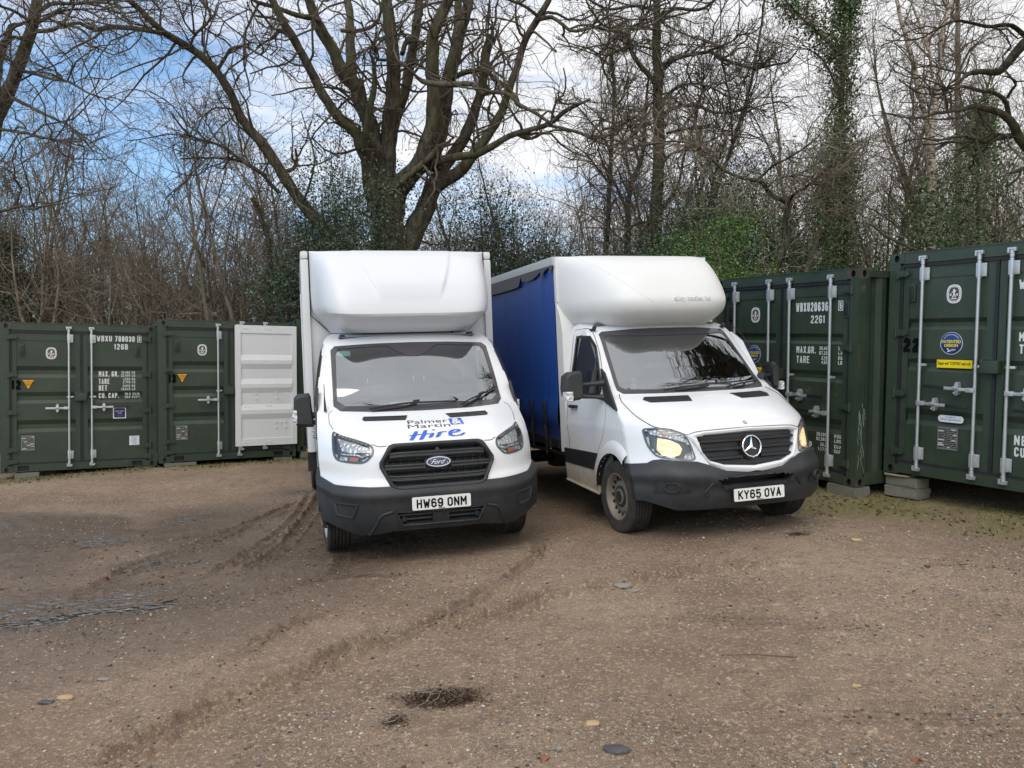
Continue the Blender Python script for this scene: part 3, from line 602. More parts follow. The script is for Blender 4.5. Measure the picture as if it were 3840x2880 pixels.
mb = MB(); p = on_ground(1650, 1420); z = float(gzz(*p)[0]); mb.tube([(-.2, .03, .008), (-.05, 0, .02), (.06, .005, .012), (.22, -.02, .01)], [.003, .0035, .0025, .0015], 6)
o = mb.build('fallen_twig', M['oak_twig']); o.location = (p[0], p[1], z); tag(o, 'thin dark stick lying on the gravel right of centre', 'twig')
# moss, dead grass and leaf litter along the containers
def verge(name, n, mat, s, seed, blade, label, lo=.35):
    g = np.random.default_rng(seed); x = g.uniform(-10, 7.5, n*6); y = g.uniform(5.5, 16, n*6); mk = moss_mask(x, y); k = g.random(n*6) < np.clip(mk-lo*.4, 0, 1)*.9; x, y = x[k][:n], y[k][:n]
    z = gzz(x, y); P = np.stack([x, y, z+.006], 1)
    if blade:
        m_ = len(x); a = g.uniform(0, 6.28, m_); h = s*g.uniform(.5, 1.5, m_); d = np.stack([np.cos(a), np.sin(a), np.zeros(m_)], 1); w_ = .0035
        e = np.stack([-np.sin(a), np.cos(a), np.zeros(m_)], 1)*w_; tip = P+d*h[:, None]*.6; tip[:, 2] += h*.7
        V = np.stack([P-e, P+e, tip], 1).reshape(-1, 3); F = np.arange(3*m_).reshape(m_, 3)
    else: V, F = flakes(len(P), P, s, g, .6, .75)
    tag(mesh_obj(name, V, F, mat, smooth=False), label, name.split('_')[-1], kind='stuff')
verge('moss', 15000, M['moss'], .035, 3, True, 'short mossy growth along the foot of the containers')
verge('dead_grass', 3500, M['straw'], .06, 5, True, 'straw coloured dead grass blades along the container row')
verge('leaf_litter', 5000, M['litter'], .022, 8, False, 'brown fallen leaves scattered along the container row')
# ------------------------------------------------------------------ shipping containers
CW, CH = 1.219, 2.591
def ring_faces(n, a, b): return [(a+i, a+(i+1)%n, b+(i+1)%n, b+i) for i in range(n)]
def casting(parent, x0, x1, y0, y1, z0, z1, rust=False):
    """corner casting: hollow block with an oval hole in its front and outer side"""
    mb = MB(); cx, cz = (x0+x1)/2, (z0+z1)/2; hx, hz = (x1-x0)/2, (z1-z0)/2; n = 24; th = np.linspace(0, 2*math.pi, n+1)[:-1]
    def face(fn, hu):
        t = np.maximum(np.abs(np.cos(th)), np.abs(np.sin(th))); sq = np.stack([np.cos(th)/t*hu, np.sin(th)/t*hz], 1); ov = np.stack([np.cos(th)*min(.032, hu*.5), np.sin(th)*.042], 1)
        mb.add([fn(u, v, 0) for u, v in sq]+[fn(u, v, 0) for u, v in ov], ring_faces(n, 0, n), 2 if rust else 0)
        mb.add([fn(u, v, 0) for u, v in ov]+[fn(u, v, .05) for u, v in ov], ring_faces(n, 0, n)+[[n+i for i in range(n)]], 1)
    face(lambda u, v, d: (cx+u, y0+d, cz+v), hx)
    xo, sx = (x0, 1) if cx < 0 else (x1, -1); hy = (y1-y0)/2
    face(lambda u, v, d: (xo+sx*d, (y0+y1)/2+u, cz+v), hy)
    xi = x1 if cx < 0 else x0
    mb.add([(x0,y0,z1),(x1,y0,z1),(x1,y1,z1),(x0,y1,z1),(x0,y0,z0),(x1,y0,z0),(x1,y1,z0),(x0,y1,z0),(xi,y0,z0),(xi,y1,z0),(xi,y1,z1),(xi,y0,z1)], [(0,1,2,3),(7,6,5,4),(8,9,10,11),(3,2,6,7)], 0)
    mb.build('corner_casting', [M['green'], M['black'], M['rust']], parent, False)
def corrug(parent, name, x, y0, y1, z0, z1, out, mat, back=False):
    """trapezoidal steel sheeting"""
    pts = []; y = y0; k = 0; p = .278; d = .034
    while y < y1:
        for dy, dd in ((0, 0), (.072, 0), (.140, d), (.212, d)):
            if y+dy < y1: pts.append((y+dy, dd))
        y += p
    pts.append((y1, 0))
    G = [[(x-out*dd, yy, z) if not back else (yy, x+dd, z) for yy, dd in pts] for z in (z0, z1)]
    return MB().grid(G).build(name, mat, parent, False)
def hinge(parent, side, z):
    mb = MB(); xp = side*1.115; s = -side
    mb.cyl((xp, -.004, z-.055), (xp, -.004, z+.055), .017, 10)
    poly = [(0, -.045), (.11, -.034), (.15, -.016), (.15, .016), (.11, .034), (0, .045)]
    mb.prism(poly, lambda u, v, d: (xp+s*u, -.018+d, z+v), 0, .018)
    mb.prism([(0, -.03), (.06, -.022), (.06, .022), (0, .03)], lambda u, v, d: (xp+s*(u+.03), -.026+d, z+v), 0, .008)
    mb.build('hinge', M['green'], parent)
def cam_lock(mb, x, z, up):
    s = 1 if up else -1
    mb.cyl((x, -.018, z-.05*s), (x, -.018, z+.02*s), .024, 12)
    mb.box((x, -.022, z+.035*s), (.085, .03, .022), 0, .004); mb.box((x-.03, -.03, z+.012*s), (.018, .03, .05), 0, .004); mb.box((x+.035, -.026, z+.02*s), (.02, .04, .03), 0, .004)
def locking_bar(parent, x, ztop=2.525, zbot=.085):
    mb = MB(); mb.cyl((x, -.018, zbot+.02), (x, -.018, ztop-.02), .0175, 12)
    cam_lock(mb, x, ztop-.03, True); cam_lock(mb, x, zbot+.03, False)
    for z, h in ((ztop-.19, .15), (zbot+.19, .15)):
        mb.box((x, -.012, z), (.050, .05, h), 0, .006); mb.box((x+.035, .012, z), (.06, .012, h*.95), 0, .003); mb.cyl((x, -.018, z-h*.65), (x, -.018, z+h*.65), .022, 12)
        for q in (-.35, .35): mb.cyl((x+.05, .008, z+q*h), (x+.05, -.002, z+q*h), .008, 8)
    mb.box((x+.018, .005, 1.30 if abs(x) > .5 or True else 1, ), (.10, .03, .028), 0, .004)
    mb.build('locking_bar', M['zinc'], parent)
def handle(parent, x, z, d, L, grip=True, drop=0):
    mb = MB(); s = d
    mb.box((x+s*.035, -.03, z), (.09, .045, .05), 0, .006)
    x0, x1 = x+s*.03, x+s*L
    a = math.atan2(-drop, L)
    rot = Matrix.Rotation(-s*a, 3, 'Y')
    mb.box(((x0+x1)/2, -.045, z-drop/2), (abs(x1-x0), .008, .034), 0, .003, rot)
    xk = x+s*min(.19, L*.5); zk = z-drop*.4
    mb.prism([(.018*math.cos(t), .078*math.sin(t)) for t in np.linspace(0, 6.28, 17)[:-1]] and [(.024*math.copysign(abs(math.cos(t))**.6, math.cos(t)), .075*math.sin(t)) for t in np.linspace(0, 2*math.pi, 17)[:-1]], lambda u, v, dd: (xk+u, -.036+dd, zk+v), 0, .06)
    mb.box((xk, -.062, zk+.012), (.055, .03, .03), 0, .006); mb.cyl((xk, -.05, zk-.045), (xk, -.075, zk-.045), .012, 10)
    if grip: mb.box((x+s*(L-.11), -.047, z-drop*.85), (.24, .016, .040), 1, .005, rot)
    mb.build('handle', [M['zinc'], M['black']], parent)
def vent(parent, x, z):
    mb = MB(); mb.box((x, .026, z), (.075, .03, .20), 0, .006); mb.box((x, .014, z-.005), (.045, .03, .13), 1, .008); mb.box((x, .006, z+.075), (.03, .02, .014), 0, .003)
    mb.build('vent', [M['green'], M['black']], parent)
def plane_fn(y): return lambda x, z: (x, y, z)
def sheet(mb, x0, x1, z0, z1, y, mi=0, r=0, th=.002):
    if r:
        P = [];
        for cx, cz, a0 in ((x1-r, z1-r, 0), (x0+r, z1-r, 90), (x0+r, z0+r, 180), (x1-r, z0+r, 270)): P += [(cx+r*math.cos(R_(a0+a)), cz+r*math.sin(R_(a0+a))) for a in range(0, 91, 15)]
    else: P = [(x0, z0), (x1, z0), (x1, z1), (x0, z1)]
    mb.prism(P, lambda u, v, d: (u, y+d, v), 0, th, mi)
GR10 = [(1.845, 1.642), (1.392, 1.19), (.905, .69)]; GR20 = [(1.83, 1.70), (1.37, 1.228), (.79, .60)]
def door(parent, xa, xb, gr, mat='green', wide=True):
    """door leaf: outer frame, sheet with three pressed grooves"""
    t = MB(); y = .030
    fx0, fx1, fz0, fz1 = xa+.006, xb-.006, .165, 2.428
    px0, px1, pz0, pz1 = fx0+.075, fx1-.075, .30, 2.29
    zs = [(pz1, 0)]
    for a, b in gr: h = (a-b); zs += [(a, 0), (a-h*.36, .034), (b+h*.30, .034), (b, 0)]
    zs += [(pz0, 0)]
    t.grid([[(x, y+.010+d, z) for z, d in zs] for x in (px0, px1)])
    for x in (px0, px1):                                    # groove ends
        for a, b in gr: h = a-b; t.add([(x, y+.010, a), (x, y+.044, a-h*.36), (x, y+.044, b+h*.3), (x, y+.010, b)], [(0, 1, 2, 3)])
    t.span(fx0, px0, y, y+.05, fz0, fz1); t.span(px1, fx1, y, y+.05, fz0, fz1); t.span(px0, px1, y+.002, y+.05, pz1, fz1); t.span(px0, px1, y+.002, y+.05, fz0, pz0)
    d = t.build('door', M[mat], parent, False)
    return d
def gaskets(parent, left=True, right=True):
    mb = MB()
    mb.span(-.018, .018, .018, .06, .14, 2.45); 
    for z in (2.443, .150): mb.span(-1.06, 1.06, .014, .06, z-.019, z+.019)
    for x in (-1.068, 1.068): mb.span(x-.018, x+.018, .016, .06, .14, 2.455)
    mb.build('door_seal', M['seal'], parent)
def classing_mark(door_, x, z, y=.0335):
    """white oval certificate mark with a ringed figure"""
    mb = MB(); w_, h_ = .082, .104
    ov = lambda a, b, n=28, e=2.6: [(x+a*math.copysign(abs(math.cos(t))**(2/e), math.cos(t)), z+b*math.copysign(abs(math.sin(t))**(2/e), math.sin(t))) for t in np.linspace(0, 2*math.pi, n+1)[:-1]]
    f = lambda o: (lambda u, v, d: (u, y-o+d, v))
    mb.prism(ov(w_, h_), f(0), 0, .002, 0); mb.prism(ov(w_*.68, h_*.72), f(.0015), 0, .001, 1)
    for P in ([(-.012,.048),(0,.056),(.010,.048),(.008,.036),(.028,.044),(.032,.052),(.022,.030),(.010,.022),(.012,-.004),(.024,-.034),(.014,-.040),(.002,-.012),(-.010,-.042),(-.022,-.036),(-.006,-.002),(-.010,.022),(-.030,.008),(-.026,.018),(-.008,.036)],
              [(-.046,.004),(-.028,.004),(-.028,-.020),(-.046,-.020)], [(.026,.004),(.044,.004),(.044,-.020),(.026,-.020)], [(-.034,-.046),(.034,-.046),(.026,-.058),(-.026,-.058)]):
        mb.prism([(x+u, z+v) for u, v in P], f(.003), 0, .001, 0)
    for k in range(26):
        t = 2*math.pi*(k+.5)/26; mb.prism([(x+w_*.84*math.cos(t)+u, z+h_*.86*math.sin(t)+v) for u, v in ((-.004,-.004),(.004,-.004),(.004,.004),(-.004,.004))], f(.0015), 0, .001, 1)
    mb.build('classing_mark', [M['sign_white'], M['emblem']], door_)
def data_plate(door_, x0, x1, z0, z1, y=.0325):
    mb = MB(); sheet(mb, x0, x1, z0, z1, y, 0, th=.004)
    g = np.random.default_rng(3); z = z1-.025
    while z > z0+.02:
        a = x0+.012; 
        while a < x1-.03:
            b = min(a+g.uniform(.02, .07), x1-.012); sheet(mb, a, b, z-.005, z+.003, y-.001, 1 if g.random() > .2 else 2, th=.001); a = b+.012
        z -= .020
    mb.build('data_plate', [M['dplate'], M['ink'], M['sign_white']], door_)
def stencil(door_, items, y, mat='paint_white', name='lettering'):
    for s, x0, x1, z0, z1 in items:
        mb = MB(); put_stroke(mb, s, x0, x1, z0, z1, plane_fn(min(y, .0285) if z1 > 2.28 else y), 0, .24 if name == 'number' else .17); mb.build(name, M[mat], door_, False)
def boxed(door_, s, x0, x1, z0, z1, y):
    mb = MB(); t = .010
    for a in ((x0, x1, z1-t, z1), (x0, x1, z0, z0+t), (x0, x0+t, z0+t, z1-t), (x1-t, x1, z0+t, z1-t)): mb.prism([(a[0], a[2]), (a[1], a[2]), (a[1], a[3]), (a[0], a[3])], lambda u, v, d: (u, y+d, v), 0, .001)
    put_stroke(mb, s, x0+.020, x1-.020, z0+.022, z1-.022, plane_fn(y), 0, .2); mb.build('check_digit', M['paint_white'], door_)
def roundel(door_, x, z, r, y=.033):
    mb = MB(); cir = lambda q, n=36: [(x+q*math.cos(t), z+q*math.sin(t)) for t in np.linspace(0, 2*math.pi, n+1)[:-1]]
    f = lambda o: (lambda u, v, d: (u, y-o+d, v))
    mb.prism(cir(r), f(0), 0, .002, 0); mb.prism(cir(r*.95), f(.0015), 0, .001, 1); mb.prism(cir(r*.97)[1:18], f(.0025), 0, .001, 1)
    lo = [(x+r*.93*math.cos(t), z+r*.93*math.sin(t)) for t in np.linspace(R_(187), R_(353), 20)]; mb.prism(lo, f(.0025), 0, .001, 4)
    put_text(mb, 'PATENTED', x-r*.86, x+r*.86, z+.02*r, z+.30*r, plane_fn(y-.0045), 2, .03); put_text(mb, 'DESIGN', x-r*.60, x+r*.60, z-.32*r, z-.06*r, plane_fn(y-.0045), 2, .03)
    V, F, _ = text2d('ALL RIGHTS RESERVED', .01)
    mb.add([(x+(.72+.11*v)*r*math.cos(R_(146-112*u)), y-.0045, z+(.72+.11*v)*r*math.sin(R_(146-112*u))) for u, v in V], F, 3)
    mb.prism([(x+r*a, z+r*b) for a, b in ((-.42,-.44),(-.30,-.44),(-.12,-.64),(.40,-.60),(-.08,-.70),(-.26,-.78),(-.38,-.78),(-.22,-.66))], f(.0035), 0, .001, 3)
    put_text(mb, 'TAINER', x-.05*r, x+.42*r, z-.60*r, z-.48*r, plane_fn(y-.0045), 3, .01)
    mb.build('round_sticker', [M['sign_white'], M['sign_blue'], M['yellow'], M['sign_white'], M['navy']], door_)
def container(T, label, depth, cap_rust=False, forks=False, right_door=True, hollow=False, left_door=True):
    t = thing('shipping_container', label, 'container', T, 'green storage containers round the yard')
    gr = GR10 if depth < 4 else GR20
    fr = MB()
    for s in (-1, 1):
        fr.span(s*1.085, s*CW, .004, .12, .118, CH-.118); fr.span(s*1.10, s*CW, depth-.12, depth, .118, CH-.118)
        fr.span(s*1.16, s*CW, .16, depth-.16, CH-.10, CH-.02); fr.span(s*1.16, s*CW, .16, depth-.16, .02, .16)
    x0 = CW-.178
    fr.span(-x0, x0, .006, .10, CH-.125, CH-.004); fr.span(-x0, x0, .0, .11, CH-.004, CH+.010)
    if forks:
        fr.span(-x0, -.97, .01, .1, .015, .135); fr.span(-.80, .80, .01, .1, .015, .135); fr.span(.97, x0, .01, .1, .015, .135)
        for a, b in ((-.97, -.80), (.80, .97)): fr.span(a, b, .01, .1, .115, .135); fr.span(a, b, .06, .1, .02, .115, 1); fr.span(a, b, .01, .1, .015, .03)
    else: fr.span(-x0, x0, .01, .1, .015, .135)
    fr.span(-1.16, 1.16, depth-.1, depth, .02, .16); fr.span(-1.16, 1.16, depth-.1, depth, CH-.10, CH-.02)
    fr.build('frame', [M['green'], M['black']], t, True, 30)
    for sx in (-1, 1):
        for z0 in (0, CH-.118):
            for ya, yb in ((0, .162),):
                casting(t, min(sx*CW, sx*(CW-.178)), max(sx*CW, sx*(CW-.178)), ya, yb, z0, z0+.118, cap_rust and sx > 0)
            MB().span(sx*(CW-.178), sx*CW, depth-.162, depth, z0, z0+.118).build('corner_casting', M['green'], t, False)
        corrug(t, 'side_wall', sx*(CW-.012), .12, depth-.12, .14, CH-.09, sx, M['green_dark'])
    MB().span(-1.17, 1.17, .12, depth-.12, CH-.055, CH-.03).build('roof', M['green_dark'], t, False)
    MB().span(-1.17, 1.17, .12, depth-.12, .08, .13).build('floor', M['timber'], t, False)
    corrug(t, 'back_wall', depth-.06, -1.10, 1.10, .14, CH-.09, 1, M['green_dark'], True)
    if hollow:
        mb = MB(); mb.span(-1.165, -1.15, .15, depth-.15, .13, CH-.09); mb.span(1.15, 1.165, .15, depth-.15, .13, CH-.09); mb.span(-1.1, 1.1, depth-.2, depth-.19, .13, CH-.09); mb.build('lining', M['inside'], t, False)
    gaskets(t)
    ds = []
    for s, on in ((-1, left_door), (1, right_door)):
        if not on: ds.append(None); continue
        d = door(t, *((-1.06, -.016) if s < 0 else (.016, 1.06)), gr); ds.append(d)
        for z in ((2.35, 1.665, .955, .27) if depth > 4 else (2.345, 1.69, 1.04, .39, .19)): hinge(d, s, z)
    mb = MB(); mb.box((-.012, -.02, 1.30), (.19, .10, .135), 0, .008); mb.box((-.085, -.05, 1.355), (.03, .06, .05), 0, .006); mb.span(-.12, .0, .0, .03, 1.37, 1.40)
    mb.build('lock_box', M['green'], t)
    return t, ds
# --- twelve
t, (dl, dr) = container(POSE_12, 'closed green container numbered 12 at the left edge of the yard', 2.991, forks=True)
locking_bar(dl, -.193); locking_bar(dr, .160)
handle(dl, -.193, 1.105, -1, .36, False); handle(dr, .160, 1.112, 1, .57)
vent(dl, -.905, 2.122); vent(dr, .894, 2.13)
classing_mark(dl, -.463, 2.071); data_plate(dl, -.918, -.718, .377, .635)
def warn_tri(d, x0, x1, z1, z0):
    mb = MB(); mb.prism([(x0, z1), ((x0+x1)/2, z0), (x1, z1)], lambda u, v, dd: (u, .036+dd, v), 0, .003, 0)
    for k, q in enumerate((.30, .24, .16, .10)): sheet(mb, (x0+x1)/2-q*.32, (x0+x1)/2+q*.32, z1-.032-.022*k, z1-.026-.022*k, .0345, 1, th=.001)
    mb.build('warning_triangle', [M['amber'], M['ink']], d)
warn_tri(dl, -.893, -.724, 1.60, 1.447)
stencil(dl, [('12', -1.051, -.920, 1.438, 1.600)], .026, 'ink', 'number')
YG = .0375; 
stencil(dr, [('WBXU', .242, .485, 2.297, 2.400), ('708030', .535, .857, 2.297, 2.400), ('12GB', .523, .743, 2.154, 2.254)], YG)
boxed(dr, '3', .899, .968, 2.289, 2.415, .0285)
stencil(dr, [('MAX. GR.', .270, .581, 1.66, 1.756), ('10,160 KG', .634, .860, 1.713, 1.757), ('22,400 LB', .629, .860, 1.659, 1.701), ('TARE', .269, .441, 1.528, 1.622), ('1,250 KG', .66, .860, 1.592, 1.636), ('2,755 LB', .66, .860, 1.538, 1.580),
                 ('NET', .269, .404, 1.407, 1.504), ('8,910 KG', .66, .860, 1.470, 1.514), ('19,645 LB', .633, .860, 1.412, 1.455), ('CU. CAP.', .268, .584, 1.272, 1.363), ('16.0 CU.M.', .690, .939, 1.322, 1.365), ('564 CU.FT.', .690, .945, 1.268, 1.308)], YG)
mb = MB(); sheet(mb, .495, .707, .898, 1.102, .030, 0); sheet(mb, .511, .691, .914, 1.086, .0285, 1, r=.02, th=.001)
put_text(mb, 'KEEP OPEN', .535, .665, 1.022, 1.042, plane_fn(.027), 0); put_text(mb, 'DOOR', .57, .635, .985, 1.004, plane_fn(.027), 0); put_text(mb, '0000', .56, .645, .935, .96, plane_fn(.027), 2)
mb.build('notice', [M['sign_white'], M['navy'], M['red_strap']], dr)
mb = MB(); sheet(mb, .758, .923, .404, .572, .036, 0)
for k in range(6): sheet(mb, .79+.01*(k%3), .89-.012*(k%2), .548-.024*k, .554-.024*k, .0345, 1, th=.001)
mb.build('paper_label', [M['sign_white'], M['ink_blue']], dr)
# --- thirteen
t, (dl, dr) = container(POSE_13, 'green container numbered 13, its right half covered by the neighbouring open door', 2.991, forks=True)
locking_bar(dl, -.205); locking_bar(dr, .165); handle(dl, -.205, 1.136, -1, .36, False)
vent(dl, -.908, 2.124); classing_mark(dl, -.475, 2.057); data_plate(dl, -.932, -.738, .408, .669); warn_tri(dl, -.901, -.741, 1.611, 1.461)
stencil(dl, [('13', -1.052, -.930, 1.452, 1.612)], .026, 'ink', 'number')
# --- its open neighbour: the left leaf swung right round, white inside outwards
t, (dl, dr) = container(POSE_14, 'open green container behind the nearer truck with a white door folded back', 2.991, hollow=True, left_door=False, right_door=False, forks=True)
mb = MB(); xa, xb = .087-2.47, 1.225-2.47; za, zb = .165, 2.445; y = -.10
px0, px1 = xa+.10, xb-.09; zs = [(zb-.15, .02)]
for a, b in GR10: a, b = a+.13-.085, b+.06-.085; h = a-b; zs += [(a+.0, .02), (a-h*.38, -.012), (b+h*.36, -.012), (b, .02)]
zs += [(za+.13, .02)]
mb.grid([[(x, y+d, z) for z, d in zs] for x in (px0, px1)])
mb.span(xa, px0, y, y+.05, za, zb); mb.span(px1, xb, y, y+.05, za, zb); mb.span(px0, px1, y+.004, y+.05, zb-.15, zb); mb.span(px0, px1, y+.004, y+.05, za, za+.13)
for x in (px0+.06, px0+.11, (px0+px1)/2-.02, (px0+px1)/2+.05):
    for z in (zb-.06, za+.06): mb.cyl((x, y-.004, z), (x, y+.01, z), .014, 10)
for x, z in ((-2.00,1.16),(-2.00,1.05),(-1.62,1.17),(-1.62,1.06),(-2.20,.90),(-2.13,.90),(-1.80,.92),(-1.74,.92),(-1.64,.60),(-1.55,.60),(-1.46,.60),(-1.64,.50),(-1.46,.50)): mb.cyl((x, y+.0, z), (x, y+.03, z), .014, 10)
dw = mb.build('open_door', M['cwhite'], t, False); tag(dw, 'white inside face of the opened door')
mb = MB(); mb.span(xa-.008, xb+.01, y+.052, y+.075, za-.012, zb+.018); mb.build('door_seal', M['seal'], dw)
for xx in (xa+.13, xa+.56):
    mb = MB(); cam_lock(mb, xx, zb+.02, True); cam_lock(mb, xx-.02, za-.03, False); mb.v = [v+np.array([0, y+.06, 0]) for v in mb.v]; mb.build('cam_lock', M['zinc'], dw)
# what is kept in the open container
mb = MB()
G = [[(-1.10+1.5*u, .30+.10*math.sin(9*u)+.05*math.sin(23*u+3*v), 1.28+1.05*v+.04*math.sin(8*u)) for v in np.linspace(0, 1, 8)] for u in np.linspace(0, 1, 40)]
mb.grid(G); o = mb.build('hanging_cloth', M['maroon']); o.modifiers.new('t', 'SOLIDIFY').thickness = .012; o.matrix_world = POSE_14; tag(o, 'dark maroon cloth hanging inside the open container', 'cloth')
th_ = thing('old_chair', 'wooden legged furniture standing inside the open container', 'furniture', POSE_14@Matrix.Translation((-.80, .55, .13)))
mb = MB(); mb.box((0, 0, .46), (.46, .44, .05), 0, .01); mb.build('seat', M['timber'], th_)
for x, y_ in ((-.2, -.19), (.2, -.19), (-.2, .19), (.2, .19)): mb = MB(); mb.box((x, y_, .22), (.045, .045, .44), 0, .006); mb.build('leg', M['timber'], th_)
mb = MB(); mb.box((0, .2, .75), (.44, .03, .5), 0, .01); mb.build('backrest', M['timber'], th_)
# --- twenty two
t, (dl, dr) = container(POSE_22, 'tall green container numbered 22 at the right edge with four silver locking bars', 6.058)
for x, d in ((-.80, dl), (-.172, dl), (.156, dr), (.80, dr)): locking_bar(d, x)
handle(dl, -.172, 1.040, -1, .55, True, -.02); handle(dl, -.80, .862, 1, .56, True, .012); handle(dr, .156, 1.03, 1, .55); handle(dr, .80, .86, -1, .55)
vent(dl, -.937, 2.125); vent(dr, .94, 2.125); classing_mark(dl, -.462, 2.093); roundel(dl, -.471, 1.546, .125)
def repair(d, x0, x1, z0, z1):
    mb = MB(); sheet(mb, x0, x1, z0, z1, .040, 0); put_text(mb, 'Repair with "CORTEN" steel only', x0+.015, x1-.015, z0+.022, z1-.020, plane_fn(.039), 1, .02); mb.build('yellow_sticker', [M['yellow'], M['ink']], d)
repair(dl, -.632, -.238, 1.272, 1.362)
mb = MB(); sheet(mb, -.592, -.306, .662, .740, .036, 0, r=.036); put_text(mb, 'FOR REPAIR USE', -.51, -.40, .715, .726, plane_fn(.0345), 1); put_text(mb, 'CORTEN or EQUIVALENT ONLY', -.565, -.335, .682, .703, plane_fn(.0345), 1); mb.build('oval_sticker', [M['sign_white'], M['ink_blue']], dl)
data_plate(dl, -.592, -.362, .352, .607, .034)
stencil(dl, [('22', -1.031, -.838, 1.442, 1.604)], .025, 'ink', 'number')
stencil(dr, [('WBXU206375', .207, .86, 2.110, 2.209), ('22G1', .46, .70, 1.96, 2.06), ('MAX.GR.', .228, .56, 1.572, 1.664), ('TARE', .233, .46, 1.444, 1.540), ('30,480', .62, .78, 1.62, 1.67), ('67,200', .62, .78, 1.565, 1.612), ('2,185', .66, .78, 1.505, 1.555), ('4,820', .66, .78, 1.45, 1.50), ('NET', .222, .42, .493, .596), ('CU.CAP.', .227, .55, .374, .471)], YG)
# --- the one between the curtain sider and twenty two
t, (dl, dr) = container(POSE_4, 'green container without a painted number, right behind the curtain sided truck', 6.058, cap_rust=True)
for x, d in ((-.83, dl), (-.187, dl), (.170, dr), (.82, dr)): locking_bar(d, x)
handle(dr, .170, 1.05, 1, .57, True, .0); handle(dr, .82, .855, -1, .50, True, -.01); handle(dl, -.187, 1.05, -1, .55); handle(dl, -.83, .86, 1, .55)
vent(dr, 1.03, 2.12); classing_mark(dl, -.477, 2.077); roundel(dl, -.495, 1.545, .122); repair(dl, -.62, -.28, 1.28, 1.365); vent(dl, -.94, 2.12)
stencil(dr, [('WBXU206368', .235, .80, 2.105, 2.218), ('22G1', .477, .697, 1.957, 2.055), ('MAX.GR.', .253, .555, 1.58, 1.667), ('TARE', .255, .464, 1.454, 1.544), ('30,480', .619, .775, 1.626, 1.670), ('67,200', .619, .775, 1.567, 1.612), ('2,185', .655, .775, 1.507, 1.552), ('4,820', .655, .775, 1.454, 1.498),
                 ('KGS', .907, .999, 1.63, 1.676), ('LBS', .907, .999, 1.572, 1.615), ('KGS', .907, .999, 1.512, 1.556), ('LBS', .907, .999, 1.455, 1.50), ('28,295', .600, .755, .556, .598), ('62,380', .600, .755, .497, .540), ('33.2', .66, .755, .43, .472), ('1,173', .63, .755, .372, .414), ('KGS', .875, .975, .556, .598), ('LBS', .875, .975, .497, .540), ('CU.M.', .875, 1.0, .43, .472), ('CU.FT.', .875, 1.01, .372, .414),
                 ('NET', .253, .42, .505, .598), ('CU.CAP.', .255, .55, .372, .468)], YG)
boxed(dr, '5', .892, .962, 2.106, 2.225, YG)
mb = MB()
for z in (.93, .80): mb.prism([(1.3+.034*math.cos(a), z+.034*math.sin(a)) for a in np.linspace(0, 6.283, 21)[:-1]], lambda u, v, d: (CW+.004-d, u-.72, v), 0, .004)
mb.build('white_disc', M['sign_white'], t)
g = np.random.default_rng(5); mb = MB()                  # scraped paint on the corner post
for k in range(16):
    y0_, z0_ = g.uniform(.02, .11), g.uniform(.35, 1.0); P = [(CW+.0035, y0_+.02*math.sin(k+j)+.006*j, z0_-.05*j+.01*g.random()) for j in range(g.integers(3, 6))]; mb.tube(P, .0009, 4)
mb.build('scratches', M['paint_white'], t)
mb = MB(); mb.span(1.217, 1.2215, .004, .03, 1.35, 1.72); mb.span(1.217, 1.2215, .02, .10, 2.30, 2.40); mb.build('rust_patch', M['rust'], t)
# blocks under the corners
def block(T, x, y, z, sx, sy, sz, mat, label, name='concrete_block', rot=0, group='blocks propping the containers'):
    mb = MB(); g = np.random.default_rng(int(abs(x*100)+sz*1000)); bm = bmesh.new(); bmesh.ops.create_cube(bm, size=1); bmesh.ops.scale(bm, vec=(sx, sy, sz), verts=bm.verts); bmesh.ops.bevel(bm, geom=bm.edges[:], offset=.008, segments=2, affect='EDGES'); bmesh.ops.subdivide_edges(bm, edges=bm.edges[:], cuts=2)
    V = np.array([v.co[:] for v in bm.verts]); V += g.normal(0, .0025, V.shape); F = [[v.index for v in f.verts] for f in bm.faces]; bm.free()
    o = mesh_obj(name, V, F, M[mat], angle=40); o.matrix_world = T@Matrix.Translation((x, y, z))@Matrix.Rotation(R_(rot), 4, 'Z'); tag(o, label, 'block', group)
block(POSE_4, 1.02, .12, -.075, .40, .28, .148, 'concrete', 'long concrete block under the right corner of the unnumbered container')
block(POSE_22, -1.06, .10, -.012-.012, .30, .22, .022, 'timber', 'thin timber plank on top of the two stacked blocks', 'timber_plank', 4)
block(POSE_22, -1.0, .14, -.036-.058, .40, .24, .116, 'concrete', 'upper concrete block in the stack under container 22', rot=-3)
block(POSE_22, -.99, .13, -.154-.062, .42, .26, .122, 'concrete', 'bottom concrete block in the stack under container 22', rot=2)
block(POSE_22, 1.02, .14, -.13, .50, .26, .258, 'concrete', 'tall concrete prop under the far right corner of container 22')
block(POSE_12, -.83, .10, -.065, .36, .22, .128, 'concrete', 'pale block under the left end of container 12')
block(POSE_12, 1.0, .12, -.05, .34, .22, .096, 'concrete', 'low block hidden under the right end of container 12')
block(POSE_13, -.86, .10, -.04, .54, .22, .078, 'concrete', 'low flat block under the left corner of container 13')
block(POSE_13, .98, .12, -.045, .34, .22, .088, 'concrete', 'low block under the right corner of container 13')
block(POSE_14, -.95, .10, -.07, .40, .22, .138, 'concrete', 'block under the left corner of the open container')
block(POSE_14, .95, .10, -.07, .40, .22, .138, 'concrete', 'block under the right corner of the open container')
